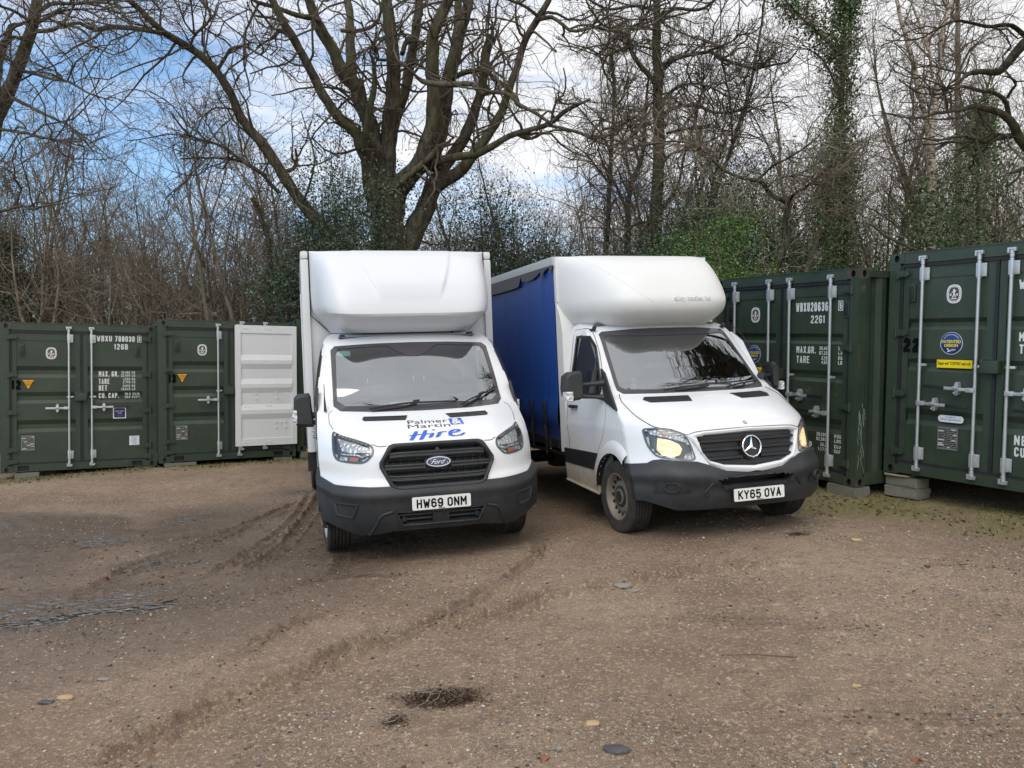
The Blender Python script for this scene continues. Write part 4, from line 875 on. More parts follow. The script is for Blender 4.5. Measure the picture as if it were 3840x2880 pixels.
# ------------------------------------------------------------------ trucks
class Surf:
    """cab skin: the plan outline at every height, y back from the nose"""
    def __init__(s, T, yb):
        T = np.array(T); s.yc, s.b, s.p, s.w = [pchip(T[:, 0], T[:, k]) for k in (1, 2, 3, 4)]; s.z0, s.z1 = T[0, 0], T[-1, 0]; s.yb = yb
    def y(s, x, z):
        q = np.abs(x)/s.w(z); return s.yc(z)+s.b(z)*np.minimum(q, 1.0)**s.p(z)
    def at(s, x, z, off=0):
        x = np.asarray(x, float); z = np.asarray(z, float); e = 1e-3; y = s.y(x, z)
        fx = (s.y(x+e, z)-s.y(x-e, z))/(2*e); fz = (s.y(x, z+e)-s.y(x, z-e))/(2*e)
        n = np.stack([fx, -np.ones_like(fx), fz], -1); n /= np.linalg.norm(n, axis=-1, keepdims=True)
        return np.stack([x, y, z], -1)+n*np.asarray(off)[..., None] if np.ndim(off) else np.stack([x, y, z], -1)+n*off
    def outline(s, z, nf=34, ns=26, off=0, yend=None):
        """half outline, centre to side to rear, as (x, y)"""
        w, yc, b, p = (float(f(z)) for f in (s.w, s.yc, s.b, s.p)); t = np.linspace(0, 1, nf); x = w*(1-(1-t)**1.55); y = yc+b*(x/w)**p
        ys = np.linspace(y[-1], max(yend or s.yb, y[-1]+.05), ns+1)[1:]
        P = np.r_[np.c_[x, y], np.c_[np.full(ns, w), ys]]
        if off:
            T = np.gradient(P, axis=0); N = np.c_[T[:, 1], -T[:, 0]]; N /= np.linalg.norm(N, axis=1, keepdims=True); P = P+N*off
        return P
def inpoly(x, z, P):
    P = np.asarray(P); c = np.zeros(np.shape(x), bool); j = len(P)-1
    for i in range(len(P)):
        xi, zi = P[i]; xj, zj = P[j]
        with np.errstate(divide='ignore', invalid='ignore'): c ^= ((zi > z) != (zj > z))&(x < (xj-xi)*(z-zi)/(zj-zi+1e-12)+xi)
        j = i
    return c
def chaik(P, n=2, w=.22):
    for _ in range(n): P = [tuple(np.array(a)*(1-q)+np.array(b)*q) for a, b in zip(P, P[1:]+P[:1]) for q in (w, 1-w)]
    return P
def mir(P): return [(-x, z) for x, z in P][::-1]
def whole(half): return half+[(-x, z) for x, z in half[::-1] if abs(x) > 1e-6]      # right half top to bottom -> closed outline
def patch(mb, poly, fn, off, th, cell=.05, mi=0):
    """sheet of thickness th following the skin inside a traced outline; fn(x, z, off) -> points"""
    bm = bmesh.new(); bm.faces.new([bm.verts.new((x, z, 0)) for x, z in poly])
    xs = [p[0] for p in poly]; zs = [p[1] for p in poly]
    for ax, lo, hi in ((0, min(xs), max(xs)), (1, min(zs), max(zs))):
        for c in np.arange(lo+cell*.51, hi-cell*.2, cell):
            co = [0, 0, 0]; no = [0, 0, 0]; co[ax] = c; no[ax] = 1; bmesh.ops.bisect_plane(bm, geom=bm.verts[:]+bm.edges[:]+bm.faces[:], plane_co=co, plane_no=no)
    bmesh.ops.triangulate(bm, faces=[f for f in bm.faces if len(f.verts) > 4])
    bm.verts.index_update(); V = np.array([v.co[:2] for v in bm.verts]); F = [[v.index for v in f.verts] for f in bm.faces]; n = len(V)
    be = [[v.index for v in e.verts] for e in bm.edges if len(e.link_faces) == 1]; bm.free()
    W = fn(V[:, 0], V[:, 1], off)
    if th:
        W2 = fn(V[:, 0], V[:, 1], off-th); W = np.r_[W, W2]; F = F+[(a, b, n+b, n+a) for a, b in be]
    mb.add(W, F, mi)
def densify(P, k): P = np.asarray(P, float); n = len(P); return np.array([P[i]+(P[(i+1)%n]-P[i])*j/k for i in range(n) for j in range(k)])
def ring(mb, outer, inner, fn, off, th=.004, k=5, strips=3, mi=0, bulge=0):
    A, B = densify(outer, k), densify(inner, k); n = len(A); L = []
    for q in range(strips+1):
        t = q/strips; P = A*(1-t)+B*t; L.append(fn(P[:, 0], P[:, 1], off+bulge*math.sin(math.pi*t)))
    L.append(fn(B[:, 0], B[:, 1], off-th)); L.insert(0, fn(A[:, 0], A[:, 1], off-th))
    mb.grid(np.array(L), mi, True)
def line(mb, P, fn, off, r, k=5, mi=0, n=24):
    P = resample(P, n) if n else np.asarray(P, float); mb.tube(fn(P[:, 0], P[:, 1], off), r, k, mi)
def disc(mb, x, z, r, fn, off, th, mi=0, rz=None, n=24):
    patch(mb, [(x+r*math.cos(t), z+(rz or r)*math.sin(t)) for t in np.linspace(0, 2*math.pi, n+1)[:-1]], fn, off, th, .2, mi)
def side_fn(S, sx): return lambda y, z, off: np.stack([sx*(S.w(z)+off), y, z], -1)
def shell(S, zs, holes, side_holes, arch, parent, mat, name='body'):
    """white body skin with real openings for screens, lamps, grille and wheels"""
    O = [S.outline(z) for z in zs]; half = np.array([np.c_[P, np.full(len(P), z)] for P, z in zip(O, zs)])
    full = np.concatenate([(half*[-1, 1, 1])[:, :0:-1], half], 1); mb = MB(); a, b = full.shape[:2]
    c = (full[:-1, :-1]+full[1:, 1:]+full[:-1, 1:]+full[1:, :-1])/4; x, y, z = c[..., 0], c[..., 1], c[..., 2]; drop = np.zeros(x.shape, bool)
    front = y < S.yc(z)+S.b(z)+.02
    for h in holes: drop |= inpoly(x, z, h)&front
    for h in side_holes: drop |= inpoly(y, z, h)&(np.abs(x) > S.w(z)*.988)&(y > S.yc(z)+S.b(z)*.95)
    ay, az, ar = arch; drop |= ((y-ay)**2+(z-az)**2 < ar**2)&(np.abs(x) > .45)
    F = [(i*b+j, i*b+j+1, (i+1)*b+j+1, (i+1)*b+j) for i in range(a-1) for j in range(b-1) if not drop[i, j]]
    mb.add(full.reshape(-1, 3), F)
    top = full[-1]; n = len(top); ctr = np.c_[np.zeros(n), top[:, 1], np.full(n, zs[-1]+.012)]
    mb.add(np.r_[top, top*[.6, 1, 1]+[0, 0, .010], ctr], [(i, i+1, n+i+1, n+i) for i in range(n-1)]+[(n+i, n+i+1, 2*n+i+1, 2*n+i) for i in range(n-1)])
    return mb.build(name, mat, parent, True, 45)
def band(S, zlo, zhi, off, parent, name, mat, yend=.60, nz=16, th=.03, cut=None, holes=(), prof=None):
    """moulding that wraps the nose between two edge lines given as functions of the distance from the centre"""
    ref = S.outline(.6, 60, 10, off, .5); n = len(ref); G = []
    for k in range(nz+1):
        t = k/nz; row = []
        for i in range(n):
            ax = abs(ref[i, 0])+max(0, ref[i, 1]-.45)*.6
            z = zlo(ax)+(zhi(ax)-zlo(ax))*t; ye = (cut[0]-math.sqrt(max(cut[2]**2-(z-cut[1])**2, 0))) if cut else yend; P = S.outline(z, 60, 10, off+(prof(t) if prof else 0), ye)[i]; row.append((P[0], P[1], z))
        G.append(row)
    G = np.array(G); G = np.concatenate([(G*[-1, 1, 1])[:, :0:-1], G], 1)
    inn = G.copy(); inn[..., 1] += th; inn[..., 0] *= .985
    c = (G[:-1, :-1]+G[1:, 1:])/2; drop = np.zeros(c.shape[:2], bool)
    for h in holes: drop |= inpoly(c[..., 0], c[..., 2], h)&(c[..., 1] < .3)
    a, b = G.shape[:2]; mb = MB()
    mb.add(G.reshape(-1, 3), [(i*b+j, i*b+j+1, (i+1)*b+j+1, (i+1)*b+j) for i in range(a-1) for j in range(b-1) if not drop[i, j]])
    for r in (0, -1): mb.grid(np.stack([G[r], inn[r]]))
    return mb.build(name, mat, parent, True, 50)
def pod_grid(T, yb, warp=0, ridge=0, n=41, m=44):
    T = np.array(T); yc, w_, p_ = [pchip(T[:, 0], T[:, k]) for k in (1, 2, 3)]
    # even steps along the centre profile
    zz = np.linspace(T[0, 0], T[-1, 0], 600); s = np.r_[0, np.cumsum(np.hypot(np.diff(zz), np.diff(yc(zz))))]; zs = np.interp(np.linspace(0, s[-1], m), s, zz)
    t = np.linspace(-1, 1, n); u = np.sign(t)*(.5*np.abs(t)+.5*(1-(1-np.abs(t))**2.0))
    G = []
    for z in zs:
        x = u*float(w_(z)); q = np.abs(u)**float(p_(z)); y = float(yc(z))+(yb-float(yc(z)))*q
        zz_ = z+warp*np.abs(u)**6*math.exp(-((z-T[2, 0])/.2)**2)
        if ridge:
            xr = .56-.22*(T[-1, 0]-z)/.55; k = 1/(1+np.exp(-(xr-np.abs(x))/.007)); y = y-ridge*k*max(0, min(1, (z-2.45)/.2))
        G.append(np.c_[x, y, np.broadcast_to(zz_, x.shape)])
    return np.array(G), (yc, w_, p_)
def wheel(parent, x, y, r, wd, rim_mat, steer=0, holes=16, dual=False, name='wheel', hub=.055):
    s = 1 if x > 0 else -1
    Tm = Matrix.Translation((x, y, r))@Matrix.Rotation(R_(steer), 4, 'Z')@Matrix.Rotation(R_(90*s), 4, 'Y')   # local +Z points outboard
    ty = MB(); h = wd/2; rr = r*.62
    ty.lathe([(rr, -h*.80), (rr+.012, -h*.92), (r*.86, -h), (r*.955, -h*.94), (r*.985, -h*.80), (r, -h*.72)]+[q for k in range(5) for q in ((r, -h*.72+h*.288*k+.004), (r, -h*.72+h*.288*(k+1)-.012), (r-.009, -h*.72+h*.288*(k+1)-.010), (r-.009, -h*.72+h*.288*(k+1)-.002), (r, -h*.72+h*.288*(k+1)))]+[(r*.985, h*.80), (r*.955, h*.94), (r*.86, h), (rr+.012, h*.92), (rr, h*.80)], 56, 0, Tm, False)
    for k in range(64):                                    # tread blocks at the shoulders
        a = 2*math.pi*k/64
        for sg in (-1, 1):
            ty.add([(q*math.cos(a+d), q*math.sin(a+d), sg*z_) for q, d, z_ in ((r*.945, 0, h*.955), (r*.993, 0, h*.80), (r*.993, .035, h*.80), (r*.945, .035, h*.955), (r*.945, .06, h*.93))], [(0, 1, 2, 3), (3, 2, 4)], 0, Tm)
    w_ = ty.build(name, M['tyre'], parent, True, 40)
    rm = MB(); rm.lathe([(rr+.004, h*.82), (rr+.014, h*.90), (rr+.006, h*.93), (rr-.010, h*.84), (rr-.022, h*.60), (rr*.86, h*.42), (rr*.78, h*.36), (rr*.66, h*.46), (rr*.58, h*.50), (hub*1.5, h*.50), (hub*1.35, h*.66), (hub*.5, h*.70), (0.001, h*.70)], 56, 0, Tm, False)
    rm.lathe([(rr+.004, h*.82), (rr-.015, 0), (rr+.004, -h*.82)], 40, 0, Tm, False)
    n = holes
    for k in range(n):
        a = 2*math.pi*k/n; c, s_ = math.cos(a), math.sin(a)
        P = [(rr*.795+.026*math.cos(t), .017*math.sin(t)) for t in np.linspace(0, 2*math.pi, 13)[:-1]]
        rm.add([(u*c-v*s_, u*s_+v*c, h*float(np.interp(math.hypot(u, v)/rr, [.66, .78, .86, .90], [.46, .36, .42, .50]))+.0035) for u, v in P], [list(range(12))], 1, Tm)
    if holes == 16: rm.lathe([(.105, h*.50), (.102, h*.60), (.080, h*.64), (.060, h*.60), (.055, h*.72), (.001, h*.73)], 24, 3, Tm, False)
    for k in range((0 if holes == 16 else 6) if not dual else 10):
        a = 2*math.pi*k/(6 if not dual else 10); q = rr*.47
        rm.lathe([(.013, 0), (.013, .022), (.006, .026)], 8, 2, Tm@Matrix.Translation((q*math.cos(a), q*math.sin(a), h*.50)))
    rm.build('rim', [rim_mat, M['black'], M['alloy'], M['trim']], w_, True, 40)
    return w_
def mirror(parent, s, poly, yc, depth, arm, tri, lens, S):
    """door mirror: rounded shell, arm, base on the door, indicator lens"""
    if s > 0:      # far mirror folded back against the door
        xi = min(p[0] for p in poly); poly = [(xi-.075+(x-xi)*.42, z+.015) for x, z in poly]; yc += .10; depth *= 1.25; lens = ((lens[0][0]-.12, lens[0][1]), (lens[1][0]-.15, lens[1][1])); arm = [[(x-.05*i/max(1, len(a)-1) if i else x-.05, y+.08*(len(a)-1-i)/(len(a)-1), z, r) for i, (x, y, z, r) in enumerate(a)] for a in arm]
    mb = MB(); P = densify(poly, 3); n = len(P); c = P.mean(0); L = []
    for d, k in ((-.5, .80), (-.42, .93), (-.25, 1.0), (.2, 1.0), (.42, .97), (.5, .93)): Q = c+(P-c)*k; L.append(np.stack([s*Q[:, 0], yc+depth*d+0*Q[:, 0], Q[:, 1]], 1))
    mb.grid(np.array(L), 0, True); mb.add(L[0], [list(range(n))]); mb.add(L[-1], [list(range(n))])
    for a in arm: mb.tube([(s*x, y, z) for x, y, z, r in a], [q[3] for q in a], 10)
    mb.prism(tri, lambda y, z, d: (s*(float(S.w(z))-.008+d), y, z), 0, .022)
    o = mb.build('mirror', M['trim'], parent, True, 50)
    gl = MB(); Q = c+(P-c)*.86; gl.add(np.stack([s*Q[:, 0], yc+depth*.5+.002+0*Q[:, 0], Q[:, 1]], 1), [list(range(n))]); gl.build('mirror_glass', M['chrome'], o)
    il = MB(); (x0, z0), (x1, z1) = lens; il.box((s*(x0+x1)/2, yc-depth*.30, (z0+z1)/2), (abs(x1-x0), depth*.62, z1-z0), 0, .018); il.build('indicator_lens', M['reflector'], o)
    return o
def cab_inside(parent, S, wz, seats, screen_y):
    mb = MB()
    G = [[(x, y, z) for y, z in ((screen_y+.10, 1.29), (screen_y+.25, 1.32), (screen_y+.42, 1.30), (screen_y+.50, 1.20), (screen_y+.46, .95), (screen_y+.46, .6))] for x in np.linspace(-wz, wz, 14)]
    mb.grid(G); mb.box((.0, screen_y+.45, 1.12), (.38, .14, .30), 0, .03); mb.box((-.45, screen_y+.36, 1.33), (.42, .20, .07), 0, .03); mb.build('dashboard', M['dash'], parent)
    mb = MB(); t = np.linspace(0, 2*math.pi, 25); P = np.c_[-.45+.19*np.cos(t), screen_y+.55+.10*np.sin(t), 1.27+.165*np.sin(t)]; mb.tube(P, .014, 8, cap=False)
    for a in (R_(200), R_(340), R_(270)): mb.tube([(-.45, screen_y+.57, 1.27), (-.45+.19*math.cos(a), screen_y+.55+.10*math.sin(a), 1.27+.165*math.sin(a))], .012, 6)
    mb.box((-.45, screen_y+.56, 1.27), (.10, .05, .08), 0, .02); mb.build('steering_wheel', M['black'], parent)
    for x, w_ in seats:
        mb = MB(); mb.box((x, 1.80, .93), (w_, .50, .18), 0, .05); mb.box((x, 2.04, 1.28), (w_*.96, .16, .62), 0, .07, Matrix.Rotation(R_(-8), 3, 'X')); mb.box((x, 2.12, 1.74), (min(.27, w_*.6), .11, .17), 0, .045)
        for q in (-.06, .06): mb.cyl((x+q, 2.10, 1.55), (x+q, 2.12, 1.68), .007, 6, 1)
        mb.build('seat', [M['seat'], M['chrome']], parent)
    mb = MB(); mb.span(-wz, wz, 2.19, 2.21, .55, S.z1-.06); mb.span(-wz, wz, .95, 2.2, .50, .53); mb.span(-wz*.86, wz*.86, 1.72, 2.2, S.z1-.075, S.z1-.06)
    for s in (-1, 1): mb.prism([(1.0, .5), (2.2, .5), (2.2, 1.33), (1.0, 1.33)], lambda y, z, d: (s*(float(S.w(z))-.05+d), y, z), 0, .01); mb.prism([(2.02, 1.33), (2.2, 1.33), (2.2, 2.0), (2.02, 2.0)], lambda y, z, d: (s*(float(S.w(z))-.05+d), y, z), 0, .01)
    mb.build('cab_lining', M['lining'], parent)
def underbody(parent, yb, ww=.52):
    mb = MB(); mb.span(-ww, ww, .20, 2.3, .31, .80); mb.span(-.70, .70, .55, 1.5, .72, .95); mb.span(-.88, .88, 1.46, 2.25, .36, .42); mb.span(-.66, .66, .30, 1.46, .30, .34); mb.span(-.97, .97, 2.2, yb-.2, .64, .68)  # block and full-width pans added to keep light out from below the truck
    for x in (-.42, .42): mb.span(x-.04, x+.04, 1.5, yb-.2, .52, .70)
    for y in np.arange(2.6, yb-.3, .8): mb.span(-1.0, 1.0, y, y+.07, .70, .80)
    mb.cyl((-.8, 4.9, .36), (.8, 4.9, .36), .09, 12); mb.box((0, 4.9, .36), (.34, .36, .34), 0, .08); mb.span(.45, .85, 2.6, 3.6, .38, .70)
    mb.build('chassis_and_shade_pans', M['black'], parent)
def plate(parent, text, x0, x1, z0, z1, y, cut):
    mb = MB(); sheet(mb, x0, x1, z0, z1, y, 0, r=.012, th=.008); mb.span(x0-.0, x1+.0, y+.008, y+.05, z0+.02, z1-.01, 2)
    a, b = text.split(); k = x0+.038; e = x1-.038; f = plane_fn(y-.0015); m_ = k+(e-k)*cut
    put_stroke(mb, a, k, k+.233, z0+.016, z0+.095, f, 1, .175, .22); put_stroke(mb, b, e-.172, e, z0+.016, z0+.095, f, 1, .175, .22)
    sheet(mb, (x0+x1)/2-.03, (x0+x1)/2+.03, z0+.004, z0+.009, y-.001, 1, th=.001)
    mb.build('number_plate', [M['plate'], M['ink'], M['black']], parent)

# =================================================== the nearer box truck
SA = Surf([(.22,.16,.30,3.5,.95),(.32,.07,.36,3.8,.98),(.45,.02,.42,4,1.0),(.62,.0,.45,4,1.01),(.74,.02,.46,4,1.01),(.80,.05,.5,4,1.01),(.95,.07,.55,4,1.02),(1.05,.10,.57,4,1.02),
 (1.10,.15,.56,3.8,1.02),(1.16,.27,.50,3.6,1.02),(1.24,.46,.42,3.4,1.015),(1.32,.68,.32,3,1.01),(1.375,.84,.25,2.6,1.005),(1.42,.92,.22,2.4,1.0),(1.60,1.08,.2,2.4,.985),(1.80,1.27,.2,2.4,.955),(1.99,1.47,.2,2.4,.915),(2.06,1.58,.2,2.4,.89),(2.11,1.74,.2,2.6,.86),(2.145,1.92,.15,3,.80),(2.16,2.1,.1,3,.70)], 2.24)
M['lamp_grey'] = wear('lamp_bezel', (.10, .105, .11), .3)
ta = thing('box_truck', 'white box truck with black mesh nose and blue and grey hire lettering on its bonnet', 'truck', POSE_A)
fa = SA.at; HLA = [(.895,1.205),(.82,1.165),(.70,1.135),(.573,1.095),(.549,1.056),(.558,1.005),(.635,.93),(.76,.932),(.90,.955)]; HLA = chaik(HLA)
def shrink(P, d):
    P = np.asarray(P); c = P.mean(0); v = P-c; return (c+v*(1-d/np.linalg.norm(v, axis=1, keepdims=True))).tolist()
SCO = whole([(0,2.016),(.15,2.015),(.4,2.012),(.79,1.996),(.835,1.955),(.848,1.40),(.79,1.356),(.45,1.342),(0,1.338)]); SCI = whole([(0,1.873),(.067,1.873),(.262,1.986),(.755,1.966),(.787,1.925),(.812,1.45),(.737,1.396),(.45,1.388),(0,1.385)])
SCH = whole([(0,1.998),(.78,1.982),(.812,1.94),(.830,1.42),(.76,1.376),(0,1.362)])
GRO = whole([(0,1.090),(.38,1.089),(.43,1.073),(.526,.920),(.428,.722),(.362,.690),(0,.690)]); GRI = whole([(0,1.060),(.36,1.058),(.395,1.048),(.487,.920),(.40,.745),(.345,.722),(0,.722)]); GRO = chaik(GRO, 1, .12); GRI = chaik(GRI, 1, .12)
SWA = [(1.16,1.40),(1.38,1.72),(1.55,1.90),(1.68,1.955),(1.97,1.97),(2.0,1.36),(1.25,1.35)]
zsA = np.unique(np.r_[np.linspace(.42, 1.08, 36), np.linspace(1.08, 1.36, 30), np.linspace(1.36, 2.03, 44), np.linspace(2.03, 2.16, 10)])
shell(SA, zsA, [SCH, shrink(HLA, .02), mir(shrink(HLA, .02)), shrink(GRO, .02), [(-.66,.3),(.66,.3),(.66,.68),(-.66,.68)]], [SWA], (1.02, .36, .42), ta, M['white_a'])
cab_inside(ta, SA, .86, [(-.48,.52),(.16,.44),(.62,.44)], .95); underbody(ta, 6.7)
mb = MB(); patch(mb, SCO, fa, .001, 0, .06); mb.build('windscreen', M['screen_a'], ta, True, 60)
mb = MB(); ring(mb, SCO, SCI, fa, .006, .008, 6); mb.build('windscreen_border', M['frit'], ta)
mb = MB()
for x0, x1, z0, z1 in ((-.775,-.70,1.905,1.945), (-.745,-.64,1.895,1.948), (.715,.755,1.915,1.945)): patch(mb, [(x0,z0),(x1,z0),(x1,z1),(x0,z1)], fa, -.003, 0, .1)
mb.build('windscreen_sticker', M['teal'], ta)
mb = MB(); mb.box((.36, 1.22, 1.345), (.50, .04, .012), 0, .003); mb.build('red_strap', M['red_strap'], ta); mb = MB(); mb.box((-.12, 1.62, 1.36), (.22, .02, .05), 0, .005); mb.build('dash_card', M['paper'], ta)
for s in (-1, 1):
    P = HLA if s > 0 else mir(HLA); f = fa; hl = MB(); patch(hl, P, f, -.035, 0, .05, 0); ring(hl, P, shrink(P, .018), f, .003, .045, 4, 2); 
    h = hl.build('headlight', [M['lamp_grey']], ta)
    m1 = MB(); q = [(.855,1.145),(.72,1.118),(.60,1.075),(.585,1.03),(.68,1.03),(.75,1.022),(.83,1.035)]; patch(m1, q if s > 0 else mir(q), f, -.018, .012, .05)
    q = [(.60,1.005),(.665,.985),(.70,1.0),(.83,1.005),(.84,1.018),(.70,1.014),(.665,1.0),(.605,1.02)]; patch(m1, q if s > 0 else mir(q), f, -.010, .01, .05)
    q = [(.78,.99),(.85,.99),(.86,.962),(.79,.955)]; patch(m1, q if s > 0 else mir(q), f, -.018, .012, .05); q = [(.62,.985),(.655,.965),(.66,.952),(.635,.955)]; patch(m1, q if s > 0 else mir(q), f, -.018, .012, .05)
    m1.build('reflector', M['reflector'], h); m1 = MB(); q = [(.69,.988),(.77,.99),(.775,.955),(.70,.952)]; patch(m1, q if s > 0 else mir(q), f, -.016, .012, .05); m1.build('indicator', M['orange'], h)
    m1 = MB(); patch(m1, P, f, .006, 0, .05); m1.build('lens', M['lens'], h)
# grille
mb = MB(); ring(mb, GRO, GRI, fa, .012, .07, 5, 4, bulge=.018); patch(mb, GRI, fa, -.07, 0, .06, 1)
for x in np.linspace(-.40, .40, 12): mb.tube(fa(np.full(8, x), np.linspace(.75, 1.04, 8), -.045), .006, 4, 1)
for z, hw in ((1.035, .36), (.945, .44), (.84, .43), (.745, .37)):
    x = np.linspace(-hw, hw, 20); mb.tube(fa(x, np.full(20, z), -.045), .011, 4, 1)
gr_ = mb.build('grille', [M['trim'], M['black']], ta, True, 50)
def gbar(z, xa, xb, droop=.0):
    m_ = MB(); x = np.linspace(xa, xb, 22); zz = z-droop*np.maximum(0, np.abs(x)-.36)
    for dz, o_, r in ((.014, -.004, .013), (-.014, -.004, .013), (0, -.012, .016)): m_.tube(fa(x, zz+dz, o_), r, 8)
    m_.build('grille_bar', M['trim'], gr_)
gbar(.998, -.425, .425, .1); gbar(.890, -.470, -.115); gbar(.890, .115, .470); gbar(.792, -.43, .43, -.1)
mb = MB(); disc(mb, 0, .921, .125, fa, .004, .04, 0, .056); disc(mb, 0, .921, .108, fa, .018, .02, 1, .043); disc(mb, 0, .921, .100, fa, .026, .004, 2, .036)
V, F, _ = text2d('Ford', .0); mb.add(fa(-.056+.108*V[:, 0]+.028*(V[:, 1]-.5), .903+.038*V[:, 1], .0285), F, 1)
line(mb, [(-.072,.925),(-.055,.944),(-.01,.944),(.01,.948)], fa, .028, .003, 5, 1); line(mb, [(.055,.898),(.075,.905),(.082,.918)], fa, .028, .0025, 5, 1)
mb.build('badge', [M['black'], M['chrome'], M['logo_blue']], ta)
mb = MB(); disc(mb, 0, 1.030, .018, fa, -.005, .03, 0); disc(mb, 0, 1.030, .011, fa, -.003, .004, 1); mb.build('camera_eye', [M['trim'], M['black']], ta)
# bumper
lgo = whole([(0,.516),(.41,.513),(.352,.392),(0,.382)]); fogA = [(.692,.591),(.905,.606),(.885,.482),(.735,.460)]
band(SA, lambda a: .335 if a < .42 else (.335-.03*min(1, (a-.42)/.18) if a < .72 else .305+.10*min(1, max(0, (a-.74)/.25))), lambda a: .735+.012*max(0, a-.6)/.3+.06*max(0, a-.9)/.15, .020, ta, 'bumper', M['trim'], 1.0, 16, .05, (1.02, .36, .425), [shrink(lgo, .012)], lambda t: .022*math.exp(-((t-.82)/.10)**2)-.012*max(0, .3-t))
mb = MB(); patch(mb, lgo, fa, -.05, 0, .08, 1); ring(mb, lgo, shrink(lgo, .022), fa, .024, .07, 4, 2, bulge=.006)
for z in (.475, .435): x = np.linspace(-.37, .37, 14); mb.tube(fa(x, np.full(14, z), -.01), .010, 6)
for x in (-.30, -.2, -.1, .1, .2, .30): mb.tube(fa(np.full(4, x), np.linspace(.40, .505, 4), -.02), .007, 5, 1)
patch(mb, [(-.075,.515),(.075,.515),(.075,.395),(-.075,.395)], fa, .014, .03, .08)
for x in (-.325, .325): disc(mb, x, .445, .020, fa, .018, .03)
mb.build('lower_grille', [M['trim'], M['black']], ta)
for s in (-1, 1):
    mb = MB(); line(mb, [(s*.615,.318),(s*.565,.40),(s*.51,.492),(s*.42,.520)], fa, .022, .013, 8)
    P = fogA if s > 0 else mir(fogA); ring(mb, P, shrink(P, .030), fa, .024, .02, 5, 3, bulge=.012); I = shrink(P, .036); patch(mb, I, fa, .012, 0, .06, 1); ring(mb, shrink(P, .045), shrink(P, .058), fa, .016, .004, 5, 2, bulge=.006); mb.build('fog_lamp_blank', [M['trim'], M['black']], ta)
mb = MB(); ring(mb, [(.60+.03*math.cos(t), .545+.03*math.sin(t)) for t in np.linspace(0, 6.283, 13)[:-1]], [(.60+.027*math.cos(t), .545+.027*math.sin(t)) for t in np.linspace(0, 6.283, 13)[:-1]], fa, .022, .004, 2, 1); mb.build('tow_eye_cover', M['black'], ta)
plate(ta, 'HW69 ONM', -.26, .26, .522, .636, -.048, .565)
# bonnet: vents, seams, lettering
for s in (-1, 1):
    mb = MB(); P = [(.185,1.300),(.590,1.303),(.606,1.282),(.590,1.272),(.215,1.269)]; P = P if s > 0 else mir(P); patch(mb, P, fa, .004, .006, .06, 1); ring(mb, P, shrink(P, .010), fa, .008, .008, 4, 2)
    for x in (.29, .39, .49): line(mb, [(s*x, 1.30), (s*x*1.02, 1.272)], fa, .007, .003, 4, 1, 5)
    mb.build('bonnet_vent', [M['trim'], M['black']], ta)
    mb = MB(); line(mb, [(s*.565,1.094),(s*.50,1.074),(s*.445,1.076)], fa, .001, .0035); mb.build('bonnet_seam', M['gap'], ta); mb = MB(); line(mb, [(s*.875,1.205),(s*.905,1.27),(s*.90,1.335),(s*.86,1.365)], fa, .0005, .003); mb.build('bonnet_seam', M['gap'], ta)
    mb = MB(); P = np.array([(.80, 1.16), (1.0, 1.30), (1.25, 1.345)]); 
    sf = side_fn(SA, s); mb = MB(); line(mb, [(1.02,1.33),(1.03,.90),(1.12,.72)], sf, .001, .003); line(mb, [(2.08,2.02),(2.10,1.2),(2.08,.5)], sf, .001, .003); line(mb, [(1.06,1.38),(1.34,1.74),(1.54,1.96),(1.72,2.03),(2.05,2.04)], sf, .001, .003); mb.build('door_seam', M['gap'], ta)
    mb = MB(); patch(mb, SWA, sf, -.012, 0, .15); mb.build('side_window', M['side_glass'], ta)
    mb = MB(); ring(mb, SWA, shrink(SWA, .03), sf, .003, .012, 3, 2); mb.build('window_seal', M['black'], ta)
    mb = MB(); mb.box((s*(float(SA.w(1.12))+.016), 1.96, 1.10), (.03, .16, .035), 0, .012); mb.cyl((s*1.0, 1.96, 1.03), (s*1.045, 1.96, 1.03), .016, 12); mb.build('door_handle', M['chrome'], ta)
    mb = MB(); a = np.linspace(R_(-8), R_(188), 30); A = np.c_[1.02+.425*np.cos(a), .36+.425*np.sin(a)]; B = np.c_[1.02+.355*np.cos(a), .36+.355*np.sin(a)]
    L = [np.c_[s*(SA.w(P[:, 1])+o_), P[:, 0], P[:, 1]] for P, o_ in ((A, -.01), (A, .014), (A*.4+B*.6, .022), (B, .016))]+[np.c_[np.full(len(a), s*.70), B]]; mb.grid(np.array(L)); mb.build('wheel_arch', M['trim'], ta)
    mb = MB(); mb.span(s*.93, s*1.025, 1.40, 2.2, .30, .46, 0, .02); mb.build('sill', M['trim'], ta)
    wheel(ta, s*.868, 1.02, .347, .225, M['rim_silver'], 3, 10, hub=.07)
    wheel(ta, s*.955, 4.92, .345, .20, M['rim_silver'], 0, 10, True); wheel(ta, s*.70, 4.92, .345, .20, M['rim_silver'], 0, 10, True)
    mirror(ta, s, [(1.075,1.535),(1.185,1.528),(1.222,1.49),(1.228,1.36),(1.215,1.235),(1.19,1.205),(1.05,1.195),(1.035,1.215),(1.05,1.36),(1.06,1.50)], 1.24, .17,
           [[(1.07,1.22,1.315,.030),(.985,1.17,1.315,.034),(.94,1.12,1.30,.05)], [(1.06,1.22,1.235,.022),(.985,1.16,1.25,.03),(.94,1.10,1.24,.05)]], [(.90,1.10),(1.02,1.25),(1.06,1.37),(1.19,1.58),(1.24,1.50),(1.22,1.33)], ((1.195,1.235),(1.240,1.375)), SA)
mb = MB(); mb.tube([(-.93, .98, 1.36), (-.932, 1.04, 1.50), (-.930, 1.09, 1.62)], [.016, .006, .004], 6); mb.build('aerial', M['black'], ta)
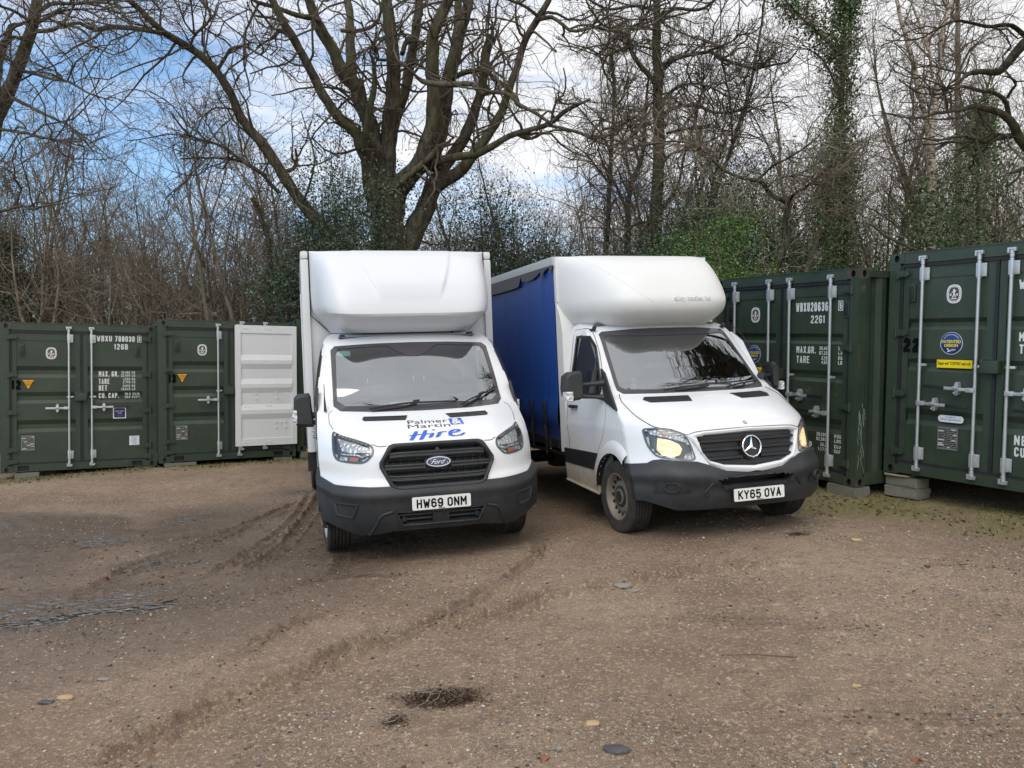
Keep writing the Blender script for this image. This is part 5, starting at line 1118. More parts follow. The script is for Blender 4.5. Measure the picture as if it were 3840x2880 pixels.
mb = MB(); line(mb, [(-.52,1.347),(-.42,1.358),(-.10,1.385),(.34,1.381)], fa, .030, .009, 6); line(mb, [(-.50,1.342),(-.2,1.362),(-.06,1.383)], fa, .020, .011, 6); mb.tube(fa(np.array([-.09,-.03]), np.array([1.388,1.392]), .038), .016, 6); mb.build('wiper', M['black'], ta)
mb = MB(); line(mb, [(.37,1.350),(.60,1.428),(.815,1.508)], fa, .030, .009, 6); line(mb, [(.40,1.345),(.55,1.395),(.62,1.43)], fa, .020, .011, 6); mb.tube(fa(np.array([.60,.65]), np.array([1.432,1.448]), .038), .014, 6); mb.build('wiper', M['black'], ta)
def bonnet_text(mb, s, x0, x1, z0, z1, mi, bold=.015, shear=0):
    bm = bmesh.new(); V, F, _ = text2d(s, bold); vs = [bm.verts.new((u, v, 0)) for u, v in V]
    for f in F:
        try: bm.faces.new([vs[i] for i in f])
        except ValueError: pass
    for c in np.arange(.1, 1, .1): bmesh.ops.bisect_plane(bm, geom=bm.verts[:]+bm.edges[:]+bm.faces[:], plane_co=(c, 0, 0), plane_no=(1, 0, 0))
    bm.verts.index_update(); V = np.array([v.co[:2] for v in bm.verts]); F = [[v.index for v in f.verts] for f in bm.faces]; bm.free()
    mb.add(fa(x0+(x1-x0)*V[:, 0]+shear*V[:, 1], z0+(z1-z0)*V[:, 1], .0022), F, mi)
mb = MB(); bonnet_text(mb, 'Palmer', -.205, .172, 1.2345, 1.262, 0, .0); bonnet_text(mb, 'Martin', -.215, .180, 1.2005, 1.228, 0, .0)
patch(mb, [(.188,1.2615),(.310,1.2625),(.318,1.214),(.190,1.213)], fa, .002, 0, .04, 1)
bonnet_text(mb, '&', .205, .305, 1.216, 1.260, 2, .03); mb.v[-1][:, 1] -= .0015; mb.v[-1][:, 2] += .0012
def brush(P, r): 
    P = resample(P, 24); L = []
    T = np.gradient(P[:, :2], axis=0); 
    for sg in (-1, 1):
        N = np.c_[-T[:, 1]*7, T[:, 0]/7]; N /= np.linalg.norm(N*[1, 7], axis=1, keepdims=True); Q = P[:, :2]+sg*N*np.asarray(P[:, 2:3])*r*1.7; L.append(fa(Q[:, 0], Q[:, 1], .0030+.0004*len(mb.v)))
    mb.grid(np.array(L), 1)
def bz(y): return 1.199-.066*(y-955)/85         # photo row in the enlarged print -> height on the bonnet
def bx(x): return -.235+.525*(x-1030)/490
for st in ([(1110,985,.8),(1085,1020,1),(1045,1068,.9)], [(1190,980,.8),(1165,1020,1),(1125,1068,.9)], [(1035,1026,.6),(1110,1018,.8),(1205,1016,.8),(1235,1022,.5)], [(1245,1010,.6),(1225,1035,.9),(1205,1052,.8)], [(1248,984,.9),(1258,981,.9),(1264,979,.8)],
           [(1300,1005,.6),(1290,1030,.9),(1265,1052,.8)], [(1295,1022,.5),(1320,1006,.8),(1350,1004,.7),(1362,1008,.5)], [(1385,1022,.5),(1440,1014,.8),(1478,1000,.8),(1450,990,.8),(1395,1010,.9),(1385,1036,.9),(1420,1050,1),(1470,1046,.9),(1515,1026,.5)]):
    brush([(bx(a), bz(b), c*.012) for a, b, c in st], 1.0)
mb.build('lettering', [M['ink_grey'], M['ink_blue'], M['pod_a']], ta, False)
for s in (-1, 1):
    mb = MB(); P = SA.at(s*.70, 2.09); mb.box((P[0], P[1]+.02, 2.105), (.060, .12, .045), 0, .018); mb.build('roof_marker', M['trim'], ta)
mb = MB(); mb.lathe([(.022, 0), (.012, .04), (.006, .07)], 10, 0, Matrix.Translation((.52, 1.86, 2.10))); mb.build('roof_aerial', M['black'], ta)
# box body and wind deflector
mb = MB(); mb.span(-1.085, 1.085, 2.40, 6.75, .82, 3.07, 0, .01); mb.span(-1.04, 1.04, 2.335, 2.42, .84, 3.05, 0)
bx_ = mb.build('box_body', M['white_box'], ta)
mb = MB()
for s in (-1, 1): mb.span(s*1.012, s*1.10, 2.29, 2.40, .82, 3.0, 0, .022); mb.span(s*1.012, s*1.10, 2.29, 6.78, 3.003, 3.094, 0, .035); mb.span(s*1.012, s*1.10, 6.68, 6.78, .82, 3.0, 0, .02)
mb.span(-1.012, 1.012, 2.30, 2.40, 3.02, 3.085, 0, .02); mb.build('corner_trim', M['white_box'], bx_)
mb = MB()
for s in (-1, 1): mb.span(s*1.085, s*1.099, 2.45, 6.7, .72, .835); mb.tube([(s*1.006, 2.295, 3.08), (s*1.008, 2.30, 2.37), (s*.80, 2.31, 2.17)], .006, 5); mb.span(s*.975, s*1.101, 2.41, 2.5, .60, .815)
mb.span(-1.08, 1.08, 2.42, 6.7, .76, .82); mb.build('box_frame', M['black'], ta)
for s in (-1, 1):
    mb = MB(); mb.span(s*.62, s*1.09, 5.42, 5.44, .18, .74); mb.build('mud_flap', M['black'], ta); mb = MB(); mb.box((s*1.095, 3.6, .70), (.03, .10, .05), 0, .01); mb.build('side_marker', M['orange'], ta)
G, PA = pod_grid([(2.135,1.70,.80,5),(2.22,1.50,.885,8),(2.295,1.352,.955,10),(2.31,1.342,.965,11),(2.40,1.36,.99,11),(2.60,1.45,1.0,11),(2.80,1.63,1.0,11),(2.95,1.84,1.0,11),(3.03,2.0,1.0,8),(3.07,2.12,1.0,8),(3.087,2.29,1.0,8)], 2.29, .06, .034, 201, 64)
mb = MB(); mb.grid(G); lip = G[0].copy(); lip[:, 2] += .01; lip[:, 1] = np.minimum(lip[:, 1]+.15, 2.28); mb.grid(np.stack([G[0], lip])); mb.build('wind_deflector', M['pod_a'], ta, True, 28)

# =================================================== the curtain sided truck
SB = Surf([(.22,.14,.30,3.5,.93),(.32,.06,.36,3.6,.96),(.45,.02,.40,3.6,.98),(.60,.0,.44,3.6,.99),(.70,.03,.46,3.6,.99),(.80,.05,.5,3.6,.985),(.95,.07,.52,3.6,.98),(1.0,.09,.52,3.6,.98),
 (1.05,.13,.5,3.5,.975),(1.12,.25,.46,3.4,.97),(1.20,.43,.38,3.2,.965),(1.28,.65,.28,2.8,.96),(1.325,.80,.23,2.5,.955),(1.37,.89,.2,2.3,.95),(1.55,1.07,.2,2.3,.93),(1.75,1.25,.2,2.3,.90),(1.98,1.47,.2,2.3,.87),(2.05,1.58,.2,2.4,.85),(2.10,1.75,.2,2.6,.82),(2.13,1.95,.15,3,.76),(2.145,2.1,.1,3,.68)], 2.12)
tb = thing('curtain_truck', 'white truck with a blue curtain side, rounded cab pod and lit headlights', 'truck', POSE_B)
fb = SB.at; HLB = [(.884,1.028),(.79,1.036),(.68,1.010),(.592,.967),(.557,.86),(.533,.737),(.716,.745),(.825,.774),(.862,.85),(.876,.91)]; HLB = chaik(HLB, 2, .18)
SCO = whole([(0,2.012),(.35,2.010),(.72,1.992),(.762,1.965),(.835,1.375),(.80,1.338),(.5,1.330),(0,1.328)]); SCI = whole([(0,1.930),(.35,1.93),(.69,1.945),(.728,1.925),(.795,1.41),(.76,1.378),(.5,1.366),(0,1.362)]); SCH = whole([(0,1.99),(.70,1.972),(.745,1.945),(.815,1.395),(.78,1.358),(0,1.345)])
GSO = whole([(0,1.005),(.45,.992),(.588,.962),(.522,.85),(.432,.700),(.30,.648),(0,.612)]); GSI = whole([(0,.975),(.44,.962),(.515,.945),(.478,.81),(.430,.735),(.30,.690),(0,.664)])
SWB = [(1.16,1.40),(1.40,1.84),(1.58,1.955),(1.95,1.975),(2.0,1.62),(2.0,1.345),(1.20,1.325)]
ARB = (.86, .36, .42)
zsB = np.unique(np.r_[np.linspace(.42, 1.04, 36), np.linspace(1.04, 1.345, 32), np.linspace(1.345, 2.02, 44), np.linspace(2.02, 2.145, 10)])
shell(SB, zsB, [SCH, shrink(HLB, .02), mir(shrink(HLB, .02)), shrink(GSI, -.012), [(-.5,.3),(.5,.3),(.5,.58),(-.5,.58)]], [SWB], ARB, tb, M['white_b'])
cab_inside(tb, SB, .84, [(-.46,.52),(.14,.42),(.58,.42)], .95); underbody(tb, 6.4)
mb = MB(); patch(mb, SCO, fb, .001, 0, .06); mb.build('windscreen', M['screen_b'], tb, True, 60)
mb = MB(); ring(mb, SCO, SCI, fb, .006, .008, 6); mb.build('windscreen_border', M['frit'], tb)
mb = MB()
for z in (1.84, 1.77, 1.70, 1.62): x = .80-(z-1.41)*.13; patch(mb, [(x-.065,z),(x-.01,z),(x-.012,z+.055),(x-.067,z+.055)], fb, -.003, 0, .1, 0 if z < 1.8 and z > 1.65 else 1)
mb.build('windscreen_sticker', [wear('sticker_pale_blue', (.25, .45, .58), .4), M['teal']], tb)
for s in (-1, 1):
    m_ = lambda q: q if s > 0 else mir(q); P = m_(HLB); hl = MB(); patch(hl, P, fb, -.035, 0, .05, 0); ring(hl, P, shrink(P, .014), fb, .003, .045, 4, 2); h = hl.build('headlight', wear('lamp_housing%d' % s, (.13, .135, .14), .35), tb)
    m1 = MB(); patch(m1, m_([(.855,1.015),(.79,1.022),(.69,.998),(.61,.955),(.588,.88),(.62,.905),(.70,.935),(.80,.965),(.84,.98)]), fb, -.014, .012, .05); patch(m1, m_([(.575,.815),(.615,.80),(.635,.765),(.555,.752)]), fb, -.016, .012, .05); m1.build('reflector', M['reflector'], h)
    m1 = MB(); patch(m1, m_([(.80,.945),(.72,.925),(.655,.885),(.638,.845),(.66,.795),(.72,.775),(.785,.79),(.815,.84)]), fb, -.012, .014, .05); m1.build('lit_lamp', M['lit'], h)
    m1 = MB(); patch(m1, m_([(.785,1.012),(.70,.99),(.70,.965),(.77,.972)]), fb, -.008, .008, .05); m1.build('indicator', wear('pale_orange%d' % s, (.58, .42, .38), .25), h)
    m1 = MB(); patch(m1, P, fb, .006, 0, .05); m1.build('lens', M['lens'], h)
mb = MB(); ring(mb, GSO, GSI, fb, .006, .05, 6, 4, bulge=.016); mb.build('grille_surround', M['white_b'], tb)
mb = MB(); patch(mb, GSI, fb, -.035, 0, .06, 0)
for z0, hw in ((.945, .46), (.870, .43), (.793, .40), (.722, .32)):
    for r in range(2):
        n = int(hw*2/.030)
        for k in range(n):
            x = -hw+(k+.5*r)*.030
            if abs(x) > .10: disc(mb, x, z0-.018*r-.012, .0075, fb, -.033, 0, 1, n=8)
gr_ = mb.build('grille', [M['trim'], M['black']], tb, True, 40)
for z, hw in ((.905, .492), (.830, .475), (.752, .435), (.690, .30)):
    for xa, xb in ((-hw, -.095), (.095, hw)) if z > .70 else ((-hw, hw),):
        mb = MB(); x = np.linspace(xa, xb, 16); zz = z-.022*(1-np.abs(x)/.5)*(z < .7)
        top = fb(x, zz+.019, -.028); mid = fb(x, zz+.004, .004); low = fb(x, zz-.012, .002); bot = fb(x, zz-.019, -.028); mb.grid(np.stack([top, mid, low, bot])); mb.build('grille_bar', M['trim'], gr_)
mb = MB(); disc(mb, 0, .834, .112, fb, -.004, .05, 0, n=40); disc(mb, 0, .834, .099, fb, .006, .012, 0, n=40)
t = np.linspace(0, 2*math.pi, 41); mb.tube(fb(.094*np.cos(t), .834+.094*np.sin(t), .016), .0085, 8, 1, False)
c0 = fb(np.array([0.]), np.array([.834]), .030)[0]
for a in (90, 210, 330):
    a = R_(a); d = np.array([math.cos(a), 0, math.sin(a)]); e = np.array([-math.sin(a), 0, math.cos(a)]); b0 = fb(np.array([0.]), np.array([.834]), .012)[0]; tip = b0+d*.09
    mb.add([c0, b0+e*.017+d*.012, tip, b0-e*.017+d*.012, b0], [(0, 1, 2), (0, 2, 3), (0, 4, 1), (0, 3, 4)], 1)
mb.build('badge', [M['black'], M['chrome']], tb, True, 30)
mb = MB(); disc(mb, .0, 1.046, .022, fb, .003, .006, 0, .014); disc(mb, .0, 1.046, .015, fb, .0045, .004, 1, .009); mb.build('bonnet_emblem', [M['chrome'], M['alloy']], tb)
inB = whole([(0,.590),(.27,.585),(.40,.560),(.35,.508),(0,.502)]); 
def topB(a): return float(np.interp(a, [0, .30, .43, .54, .72, .80, .86, .90, 1.02, 1.1], [.606, .642, .694, .733, .744, .758, .748, .722, .708, .706]))
band(SB, lambda a: .300+.085*max(0, min(1, (a-.74)/.22)), topB, .022, tb, 'bumper', M['trim'], .9, 18, .05, (ARB[0], ARB[1], .43), [shrink(inB, .008)], lambda t: .010*math.exp(-((t-.70)/.12)**2)-.008*math.exp(-((t-.45)/.12)**2))
mb = MB(); patch(mb, inB, fb, -.12, 0, .08, 1); ring(mb, shrink(inB, -.03), inB, fb, .024, .01, 4, 3, bulge=-.012); ring(mb, inB, shrink(inB, .004), fb, .016, .07, 4, 1); patch(mb, [(-.33,.512),(.33,.512),(.32,.480),(-.32,.480)], fb, .026, .02, .08); mb.build('lower_intake', [M['trim'], M['black']], tb)
for s in (-1, 1):
    mb = MB(); x, z = s*.748, .512; cir = lambda r, q=1: [(x+r*math.cos(t), z+r*q*math.sin(t)) for t in np.linspace(0, 2*math.pi, 21)[:-1]]
    P = [(s*.85,.560),(s*.66,.556),(s*.60,.47),(s*.70,.452),(s*.87,.46)]; P = P if s > 0 else P[::-1]; patch(mb, P, fb, .0255, 0, .05, 1); ring(mb, cir(.062, .80), cir(.046, .80), fb, .034, .012, 2, 3, bulge=.008); patch(mb, cir(.047, .80), fb, .027, 0, .1, 1)
    line(mb, [(s*.50,.46),(s*.45,.52),(s*.41,.565)], fb, .022, .008, 6); mb.build('fog_lamp_blank', [M['trim'], M['black']], tb)
mb = MB(); ring(mb, [(-.48+.024*math.cos(t), .445+.024*math.sin(t)) for t in np.linspace(0, 6.283, 13)[:-1]], [(-.48+.021*math.cos(t), .445+.021*math.sin(t)) for t in np.linspace(0, 6.283, 13)[:-1]], fb, .026, .004, 2, 1); mb.build('tow_eye_cover', M['black'], tb)
plate(tb, 'KY65 OVA', -.26, .26, .367, .478, -.052, .56)
for s in (-1, 1):
    mb = MB(); P = [(.235,1.297),(.66,1.300),(.70,1.278),(.665,1.252),(.275,1.250)]; P = P if s > 0 else mir(P); patch(mb, P, fb, .003, .006, .06, 1); ring(mb, P, shrink(P, .012), fb, .006, .008, 4, 2)
    for k in range(12): x = .285+.032*k; line(mb, [(s*(x-.012), 1.294), (s*(x+.018), 1.254)], fb, .006, .0045, 4, 0, 5)
    mb.build('bonnet_vent', [M['trim'], M['black']], tb)
    mb = MB(); line(mb, [(s*.592,.968),(s*.70,1.02),(s*.785,1.036),(s*.84,1.09),(s*.875,1.17),(s*.885,1.26),(s*.84,1.335)], fb, .0015, .004); mb.build('bonnet_seam', M['gap'], tb); mb = MB(); line(mb, [(s*.588,.967),(s*.50,.992),(s*.3,1.003),(0,1.008)], fb, .0015, .003); mb.build('bonnet_seam', M['gap'], tb)
    sf = side_fn(SB, s)
    mb = MB(); line(mb, [(1.03,1.34),(1.06,1.05),(1.16,.86),(1.24,.76)], sf, -.0012, .003); mb.build('door_seam', M['gap'], tb); mb = MB(); line(mb, [(2.03,2.05),(2.06,1.40),(2.07,1.0),(2.0,.78),(2.02,.42)], sf, -.0015, .004); mb.build('door_seam', M['gap'], tb); mb = MB(); line(mb, [(1.06,1.38),(1.32,1.80),(1.52,1.99),(1.68,2.04),(2.03,2.045)], sf, -.0012, .0035); mb.build('door_seam', M['gap'], tb)
    mb = MB(); patch(mb, SWB, sf, -.012, 0, .15); mb.build('side_window', M['side_glass'], tb)
    mb = MB(); ring(mb, SWB, shrink(SWB, .035), sf, .003, .014, 3, 2); line(mb, [(1.32,1.35),(1.36,1.78)], sf, .002, .010, 6); mb.build('window_seal', M['black'], tb)
    mb = MB(); mb.box((s*(float(SB.w(1.2))+.022), 1.86, 1.205), (.035, .20, .035), 0, .014); disc(mb, 1.92, 1.165, .055, lambda y, z, o_: sf(y, z, o_), .001, .001, 1, n=20); mb.build('door_handle', [M['black'], M['white_box']], tb)
    mb = MB(); mb.prism([(1.27,.570),(2.12,.585),(2.12,.740),(1.24,.745)], lambda y, z, d: (s*(float(SB.w(z))+.018-d), y, z), 0, .03); mb.build('side_moulding', M['black'], tb)
    mb = MB(); mb.prism([(1.27,.335),(2.12,.385),(2.12,.585),(1.27,.570)], lambda y, z, d: (s*(float(SB.w(z))+.010-d), y, z), 0, .03); mb.tube([(s*.985, 1.25, .335), (s*.985, 2.12, .385)], .014, 6); mb.build('sill', M['white_b'], tb)
    mb = MB(); a = np.linspace(R_(8), R_(128), 30); A = np.c_[ARB[0]+.50*np.cos(a), ARB[1]+.545*np.sin(a)]; B = np.c_[ARB[0]+.40*np.cos(a), ARB[1]+.415*np.sin(a)]
    L = []
    for P, o_ in ((A, -.006), (A*.75+B*.25, .022), (A*.35+B*.65, .034), (B, .030)):
        yb_ = SB.yc(P[:, 1])+SB.b(P[:, 1]); xx = np.where(P[:, 0] > yb_, SB.w(P[:, 1]), SB.w(P[:, 1])*np.clip((np.maximum(P[:, 0]-SB.yc(P[:, 1]), 0)/SB.b(P[:, 1])), 0, 1)**(1/SB.p(P[:, 1]))); L.append(np.c_[s*(xx+o_), P])
    mb.grid(np.array(L)); mb.build('wheel_arch', M['white_b'], tb)
    mb = MB(); Lb = [np.c_[L[-1][:, 0], B], np.c_[np.full(len(a), s*.60), B]]; mb.grid(np.array(Lb)); mb.build('arch_liner', M['black'], tb)
    wheel(tb, s*.862, .88, .350, .225, M['rim'], 2, 16); wheel(tb, s*.86, 5.2, .345, .225, M['rim'], 0, 16)
    mirror(tb, s, [(1.18,1.585),(1.30,1.578),(1.348,1.54),(1.362,1.42),(1.352,1.34),(1.29,1.285),(1.19,1.300),(1.165,1.33),(1.163,1.45),(1.165,1.555)], 1.18, .16,
           [[(1.17,1.17,1.445,.020),(1.03,1.14,1.450,.018),(.925,1.10,1.455,.040)], [(1.17,1.17,1.328,.020),(1.03,1.14,1.318,.018),(.935,1.08,1.31,.040)]], [(.78,1.185),(1.06,1.27),(1.09,1.33),(1.20,1.60),(1.10,1.55),(.95,1.38)] if s < 0 else [(1.0,1.26),(1.14,1.29),(1.16,1.42),(1.06,1.38)], ((1.285,1.290),(1.368,1.385)), SB)
mb = MB(); line(mb, [(-.42,1.338),(-.1,1.362),(.14,1.374),(.36,1.360)], fb, .030, .009, 6); line(mb, [(-.30,1.336),(-.06,1.348),(.1,1.368)], fb, .022, .012, 6); mb.build('wiper', M['black'], tb)
mb = MB(); line(mb, [(.28,1.336),(.52,1.366),(.76,1.385)], fb, .030, .009, 6); line(mb, [(.36,1.332),(.5,1.345),(.56,1.368)], fb, .022, .012, 6); mb.build('wiper', M['black'], tb)
G, PB = pod_grid([(2.03,1.60,.76,4.4),(2.08,1.42,.87,4.4),(2.14,1.28,.925,4.6),(2.20,1.215,.95,4.8),(2.28,1.20,.962,5),(2.40,1.26,.968,5),(2.6,1.44,.97,5),(2.75,1.66,.97,5.4),(2.84,1.88,.968,6),(2.88,2.05,.968,7),(2.905,2.3,.968,8)], 2.30, .08)
mb = MB(); mb.grid(G); lip = G[0].copy(); lip[:, 2] += .01; lip[:, 1] = np.minimum(lip[:, 1]+.2, 2.28); mb.grid(np.stack([G[0], lip])); pod = mb.build('wind_deflector', M['pod_b'], tb, True, 60)
def pb(x, z, off):
    x = np.asarray(x, float); z = np.asarray(z, float); f = lambda x, z: PB[0](z)+(2.30-PB[0](z))*np.minimum(np.abs(x)/PB[1](z), 1)**PB[2](z)
    e = 1e-3; y = f(x, z); n = np.stack([(f(x+e, z)-f(x-e, z))/(2*e), -np.ones_like(x), (f(x, z+e)-f(x, z-e))/(2*e)], -1); n /= np.linalg.norm(n, axis=-1, keepdims=True); return np.stack([x, y, z], -1)+n*off
V, F, _ = text2d('alloy bodies ltd', .0); mb = MB(); x = -.06+.43*V[:, 0]; z = 2.265+.062*V[:, 1]; n = len(V); A = pb(x, z, .009); B = pb(x, z, -.004); ed = {}
for f in F:
    for i in range(len(f)): k = tuple(sorted((f[i], f[(i+1)%len(f)]))); ed[k] = ed.get(k, 0)+1
mb.add(np.r_[A, B], list(F)+[(a, b, n+b, n+a) for (a, b), c in ed.items() if c == 1]); mb.build('raised_lettering', M['pod_b'], pod, False)
mb = MB(); line(mb, [(-.78,2.82),(-.62,2.60),(-.45,2.38),(-.30,2.265)], pb, -.002, .004, 8); line(mb, [(.68,2.80),(.72,2.60),(.68,2.38),(.55,2.265)], pb, -.002, .005, 8); mb.build('pod_ridge', M['pod_b'], pod)
mb = MB(); mb.tube(pb(np.linspace(-.78, .78, 26), np.full(26, 2.034), -.012)+[0, .03, -.012], .011, 6); mb.build('sealant', wear('dark_sealant', (.10, .075, .05), .8), pod)
for s in (-1, 1): mb = MB(); mb.cyl((s*.79, 1.66, 2.02), (s*.79, 1.63, 2.05), .022, 10); mb.box((s*.80, 1.70, 1.99), (.04, .06, .09), 0, .01); mb.build('marker_lamp', M['trim'], tb)
# body: front frame, rail, curtains, deck (the deck rakes up a little to the rear)
K = .040
def rk(V): V = np.asarray(V, float).copy(); V[:, 2] += K*np.maximum(0, V[:, 1]-2.2); return V
def rbuild(mb, *a, **k): mb.v = [rk(v) for v in mb.v]; return mb.build(*a, **k)
mb = MB(); mb.prism([(2.30,.68),(2.12,.68),(2.12,2.02),(2.17,2.20),(2.30,2.42)], lambda y, z, d: (d, y, z), -.972, .972); mb.span(-.972, .972, 2.24, 2.32, 2.38, 2.900, 0, .012); mb.build('front_bulkhead', M['pod_b'], tb)
mb = MB(); mb.span(-.96, .96, 2.30, 6.55, 2.86, 2.90, 0); rbuild(mb, 'roof', wear('roof_sheet', (.5, .5, .49), .6, dirt=(.2, .2, .18), dscale=2), tb)
mb = MB(); mb.span(-.95, .95, 6.50, 6.58, .75, 2.86, 0, .01); rbuild(mb, 'rear_door', M['white_box'], tb)
cm = vehicle_white('curtain_pvc', 1, .75, 1.3); M['curtain_low'] = cm
nt = cm.node_tree; b = nt.nodes['Principled BSDF']; mixn = b.inputs['Base Color'].links[0].from_node; mixn.inputs[6].default_value = (.007, .060, .290, 1); mixn.inputs[7].default_value = (.010, .012, .020, 1); b.inputs['Coat Weight'].default_value = 0; b.inputs['Roughness'].links[0].from_node.inputs[0].default_value = .2
for s in (-1, 1):
    mb = MB(); mb.span(s*.945, s*.990, 2.31, 6.58, 2.80, 2.905, 0, .008); rbuild(mb, 'side_rail', M['alloy'], tb)
    ny, nz = 110, 40; ys = np.linspace(2.32, 6.5, ny); t = np.linspace(0, 1, nz); g = np.random.default_rng(9)
    Y, Tt = np.meshgrid(ys, t, indexing='ij'); zt = 2.80; Z = .74+(zt-.74)*Tt
    fold = .0015*np.sin((Y-2.3)*5.2+.6*np.sin(3*Tt))*np.sin(math.pi*np.minimum(Tt*1.2, 1))+.022*np.exp(-((Y-2.52-.30*(1-Tt))/.045)**2)*np.exp(-((Tt-.6)/.35)**2)-.014*np.exp(-((Y-2.75+.2*Tt)/.06)**2)+.03*np.exp(-((Tt-.16)/.07)**2)*(.4+.6*np.sin(Y*3.1)**2)-.02*np.exp(-((Tt-.06)/.05)**2)
    X = s*(.972+fold)
    cu = MB(); cu.grid(np.stack([X, Y, Z], -1)); c_ = rbuild(cu, 'curtain', M['curtain_low'], tb, True, 0)
    mb = MB()
    for yy in (2.72, 3.20, 3.70, 4.25, 4.8): mb.tube([(s*.985, yy, z) for z in np.linspace(.95, 2.78, 12)], .0012, 4)
    rbuild(mb, 'curtain_seam', wear('pvc_weld%d' % s, (.008, .04, .17), .4), c_)
    for yy in (2.72, 3.20, 3.70, 4.3, 4.9):
        mb = MB(); mb.span(s*.996, s*1.008, yy-.025, yy+.025, .60, 1.20, 0); mb.box((s*1.012, yy, 1.17), (.03, .06, .10), 0, .008); mb.box((s*1.012, yy+.01, .86), (.02, .05, .16), 0, .006); rbuild(mb, 'buckle_strap', M['black'], tb)
    # weather flap under the rail, torn away towards the front
    P = [(2.28, 2.80), (2.28, 2.785), (2.36, 2.72), (2.40, 2.79), (2.52, 2.775), (2.60, 2.74), (2.66, 2.66), (2.70, 2.77), (2.82, 2.735), (3.0, 2.70), (3.2, 2.70), (3.38, 2.715), (3.44, 2.79), (3.50, 2.66), (3.75, 2.645), (4.2, 2.64), (6.55, 2.64), (6.55, 2.81), (2.28, 2.81)]
    mb = MB(); mb.prism(P, lambda y, z, d: (s*(.993+.012*(2.8-z)*8*(1+.4*math.sin(y*4))-d), y, z), 0, .004); rbuild(mb, 'weather_flap', M['valance'], tb)
    mb = MB(); mb.span(s*.90, s*.985, 2.35, 6.5, .70, .80); rbuild(mb, 'deck_rail', M['black'], tb)
    mb = MB(); mb.box((s*.95, 2.7, .64), (.03, .06, .04), 0, .01); rbuild(mb, 'side_marker', M['lit_marker'], tb)
    mb = MB(); mb.span(s*.45, s*.95, 5.75, 5.77, .22, .72); mb.build('mud_flap', M['black'], tb)
mb = MB(); mb.span(-.94, .94, 2.31, 6.5, .74, .80, 0); rbuild(mb, 'load_deck', M['timber'], tb)
# things on the dashboard of the curtain sider
def on_truck(T, x, y, z): return T@Matrix.Translation((x, y, z))
def bottle(x, y, label, T=POSE_B):
    t = thing('water_bottle', label, 'bottle', on_truck(T, x, y, 1.312)); mb = MB(); mb.lathe([(.001, 0), (.032, .002), (.034, .02), (.034, .06), (.031, .07), (.034, .08), (.034, .13), (.028, .155), (.014, .178), (.013, .19)], 18); mb.build('bottle_body', M['bottle'], t)
    mb = MB(); mb.lathe([(.0345, .075), (.0350, .076), (.0350, .118), (.0345, .119)], 18, 0, None, False); mb.build('paper_band', M['paper'], t); mb = MB(); mb.lathe([(.016, .186), (.016, .206), (.014, .209), (.001, .209)], 14); mb.build('bottle_cap', M['cap'], t)
bottle(-.56, 1.22, 'water bottle with blue cap on the dashboard in front of the driver'); bottle(.66, 1.24, 'water bottle with blue cap on the dashboard by the passenger side pillar')
t = thing('paper_cup', 'white paper cup tilted on the dashboard of the curtain sided truck', 'cup', on_truck(POSE_B, -.10, 1.26, 1.325)@Matrix.Rotation(R_(14), 4, 'Y')); mb = MB(); mb.lathe([(.001, .002), (.036, .0), (.052, .14), (.055, .142), (.050, .138), (.034, .006)], 22, 0, None, False); mb.build('cup_body', M['paper'], t)
mb = MB(); mb.grid([[(x, y, .006+.02*math.sin(9*x)*math.sin(7*y)) for y in np.linspace(-.1, .1, 6)] for x in np.linspace(-.15, .15, 8)]); o = mb.build('paper_sheet', M['paper']); o.modifiers.new('t', 'SOLIDIFY').thickness = .002; o.matrix_world = on_truck(POSE_B, .14, 1.22, 1.325); tag(o, 'crumpled white papers on the dashboard beside the paper cup', 'paper')
# the driver, seated behind the wheel
def skin(name, joints, bones, mat, parent=None, root=0, sub=2):
    me = bpy.data.meshes.new(name); me.from_pydata([j[:3] for j in joints], bones, []); o = bpy.data.objects.new(name, me); C.objects.link(o); o.modifiers.new('s', 'SKIN'); me.skin_vertices.new() if not me.skin_vertices else None
    for i, j in enumerate(joints): me.skin_vertices[0].data[i].radius = (j[3], j[4] if len(j) > 4 else j[3])
    me.skin_vertices[0].data[root].use_root = True; sb = o.modifiers.new('d', 'SUBSURF'); sb.levels = sb.render_levels = sub; me.materials.append(mat)
    if parent is not None: o.parent = parent
    dg = bpy.context.evaluated_depsgraph_get(); m2 = bpy.data.meshes.new_from_object(o.evaluated_get(dg)); o.modifiers.clear(); o.data = m2
    for p in m2.polygons: p.use_smooth = True
    return o
dv = thing('person', 'person in a dark red jumper sitting at the wheel of the curtain sided truck', 'person', on_truck(POSE_B, -.46, 1.86, 1.02))
J = [(0,0,.08,.17,.13),(0,.04,.26,.16,.12),(0,.06,.44,.19,.12),(0,.05,.53,.10,.08),(0,.03,.60,.058),(0,.0,.67,.065),(0,-.01,.76,.085,.10),(0,0,.84,.07,.085),
     (-.18,.05,.49,.06),(-.24,-.05,.28,.05),(-.19,-.28,.30,.038),(-.15,-.35,.33,.032),(.18,.05,.49,.06),(.24,-.05,.28,.05),(.19,-.28,.30,.038),(.15,-.35,.33,.032),(-.1,-.2,.06,.095),(-.12,-.50,.02,.07),(-.12,-.52,-.35,.05),(.1,-.2,.06,.095),(.12,-.50,.02,.07),(.12,-.52,-.35,.05)]
Bn = [(0,1),(1,2),(2,3),(3,4),(4,5),(5,6),(6,7),(3,8),(8,9),(9,10),(10,11),(3,12),(12,13),(13,14),(14,15),(0,16),(16,17),(17,18),(0,19),(19,20),(20,21)]
body = skin('body', J, Bn, M['skin'], dv)
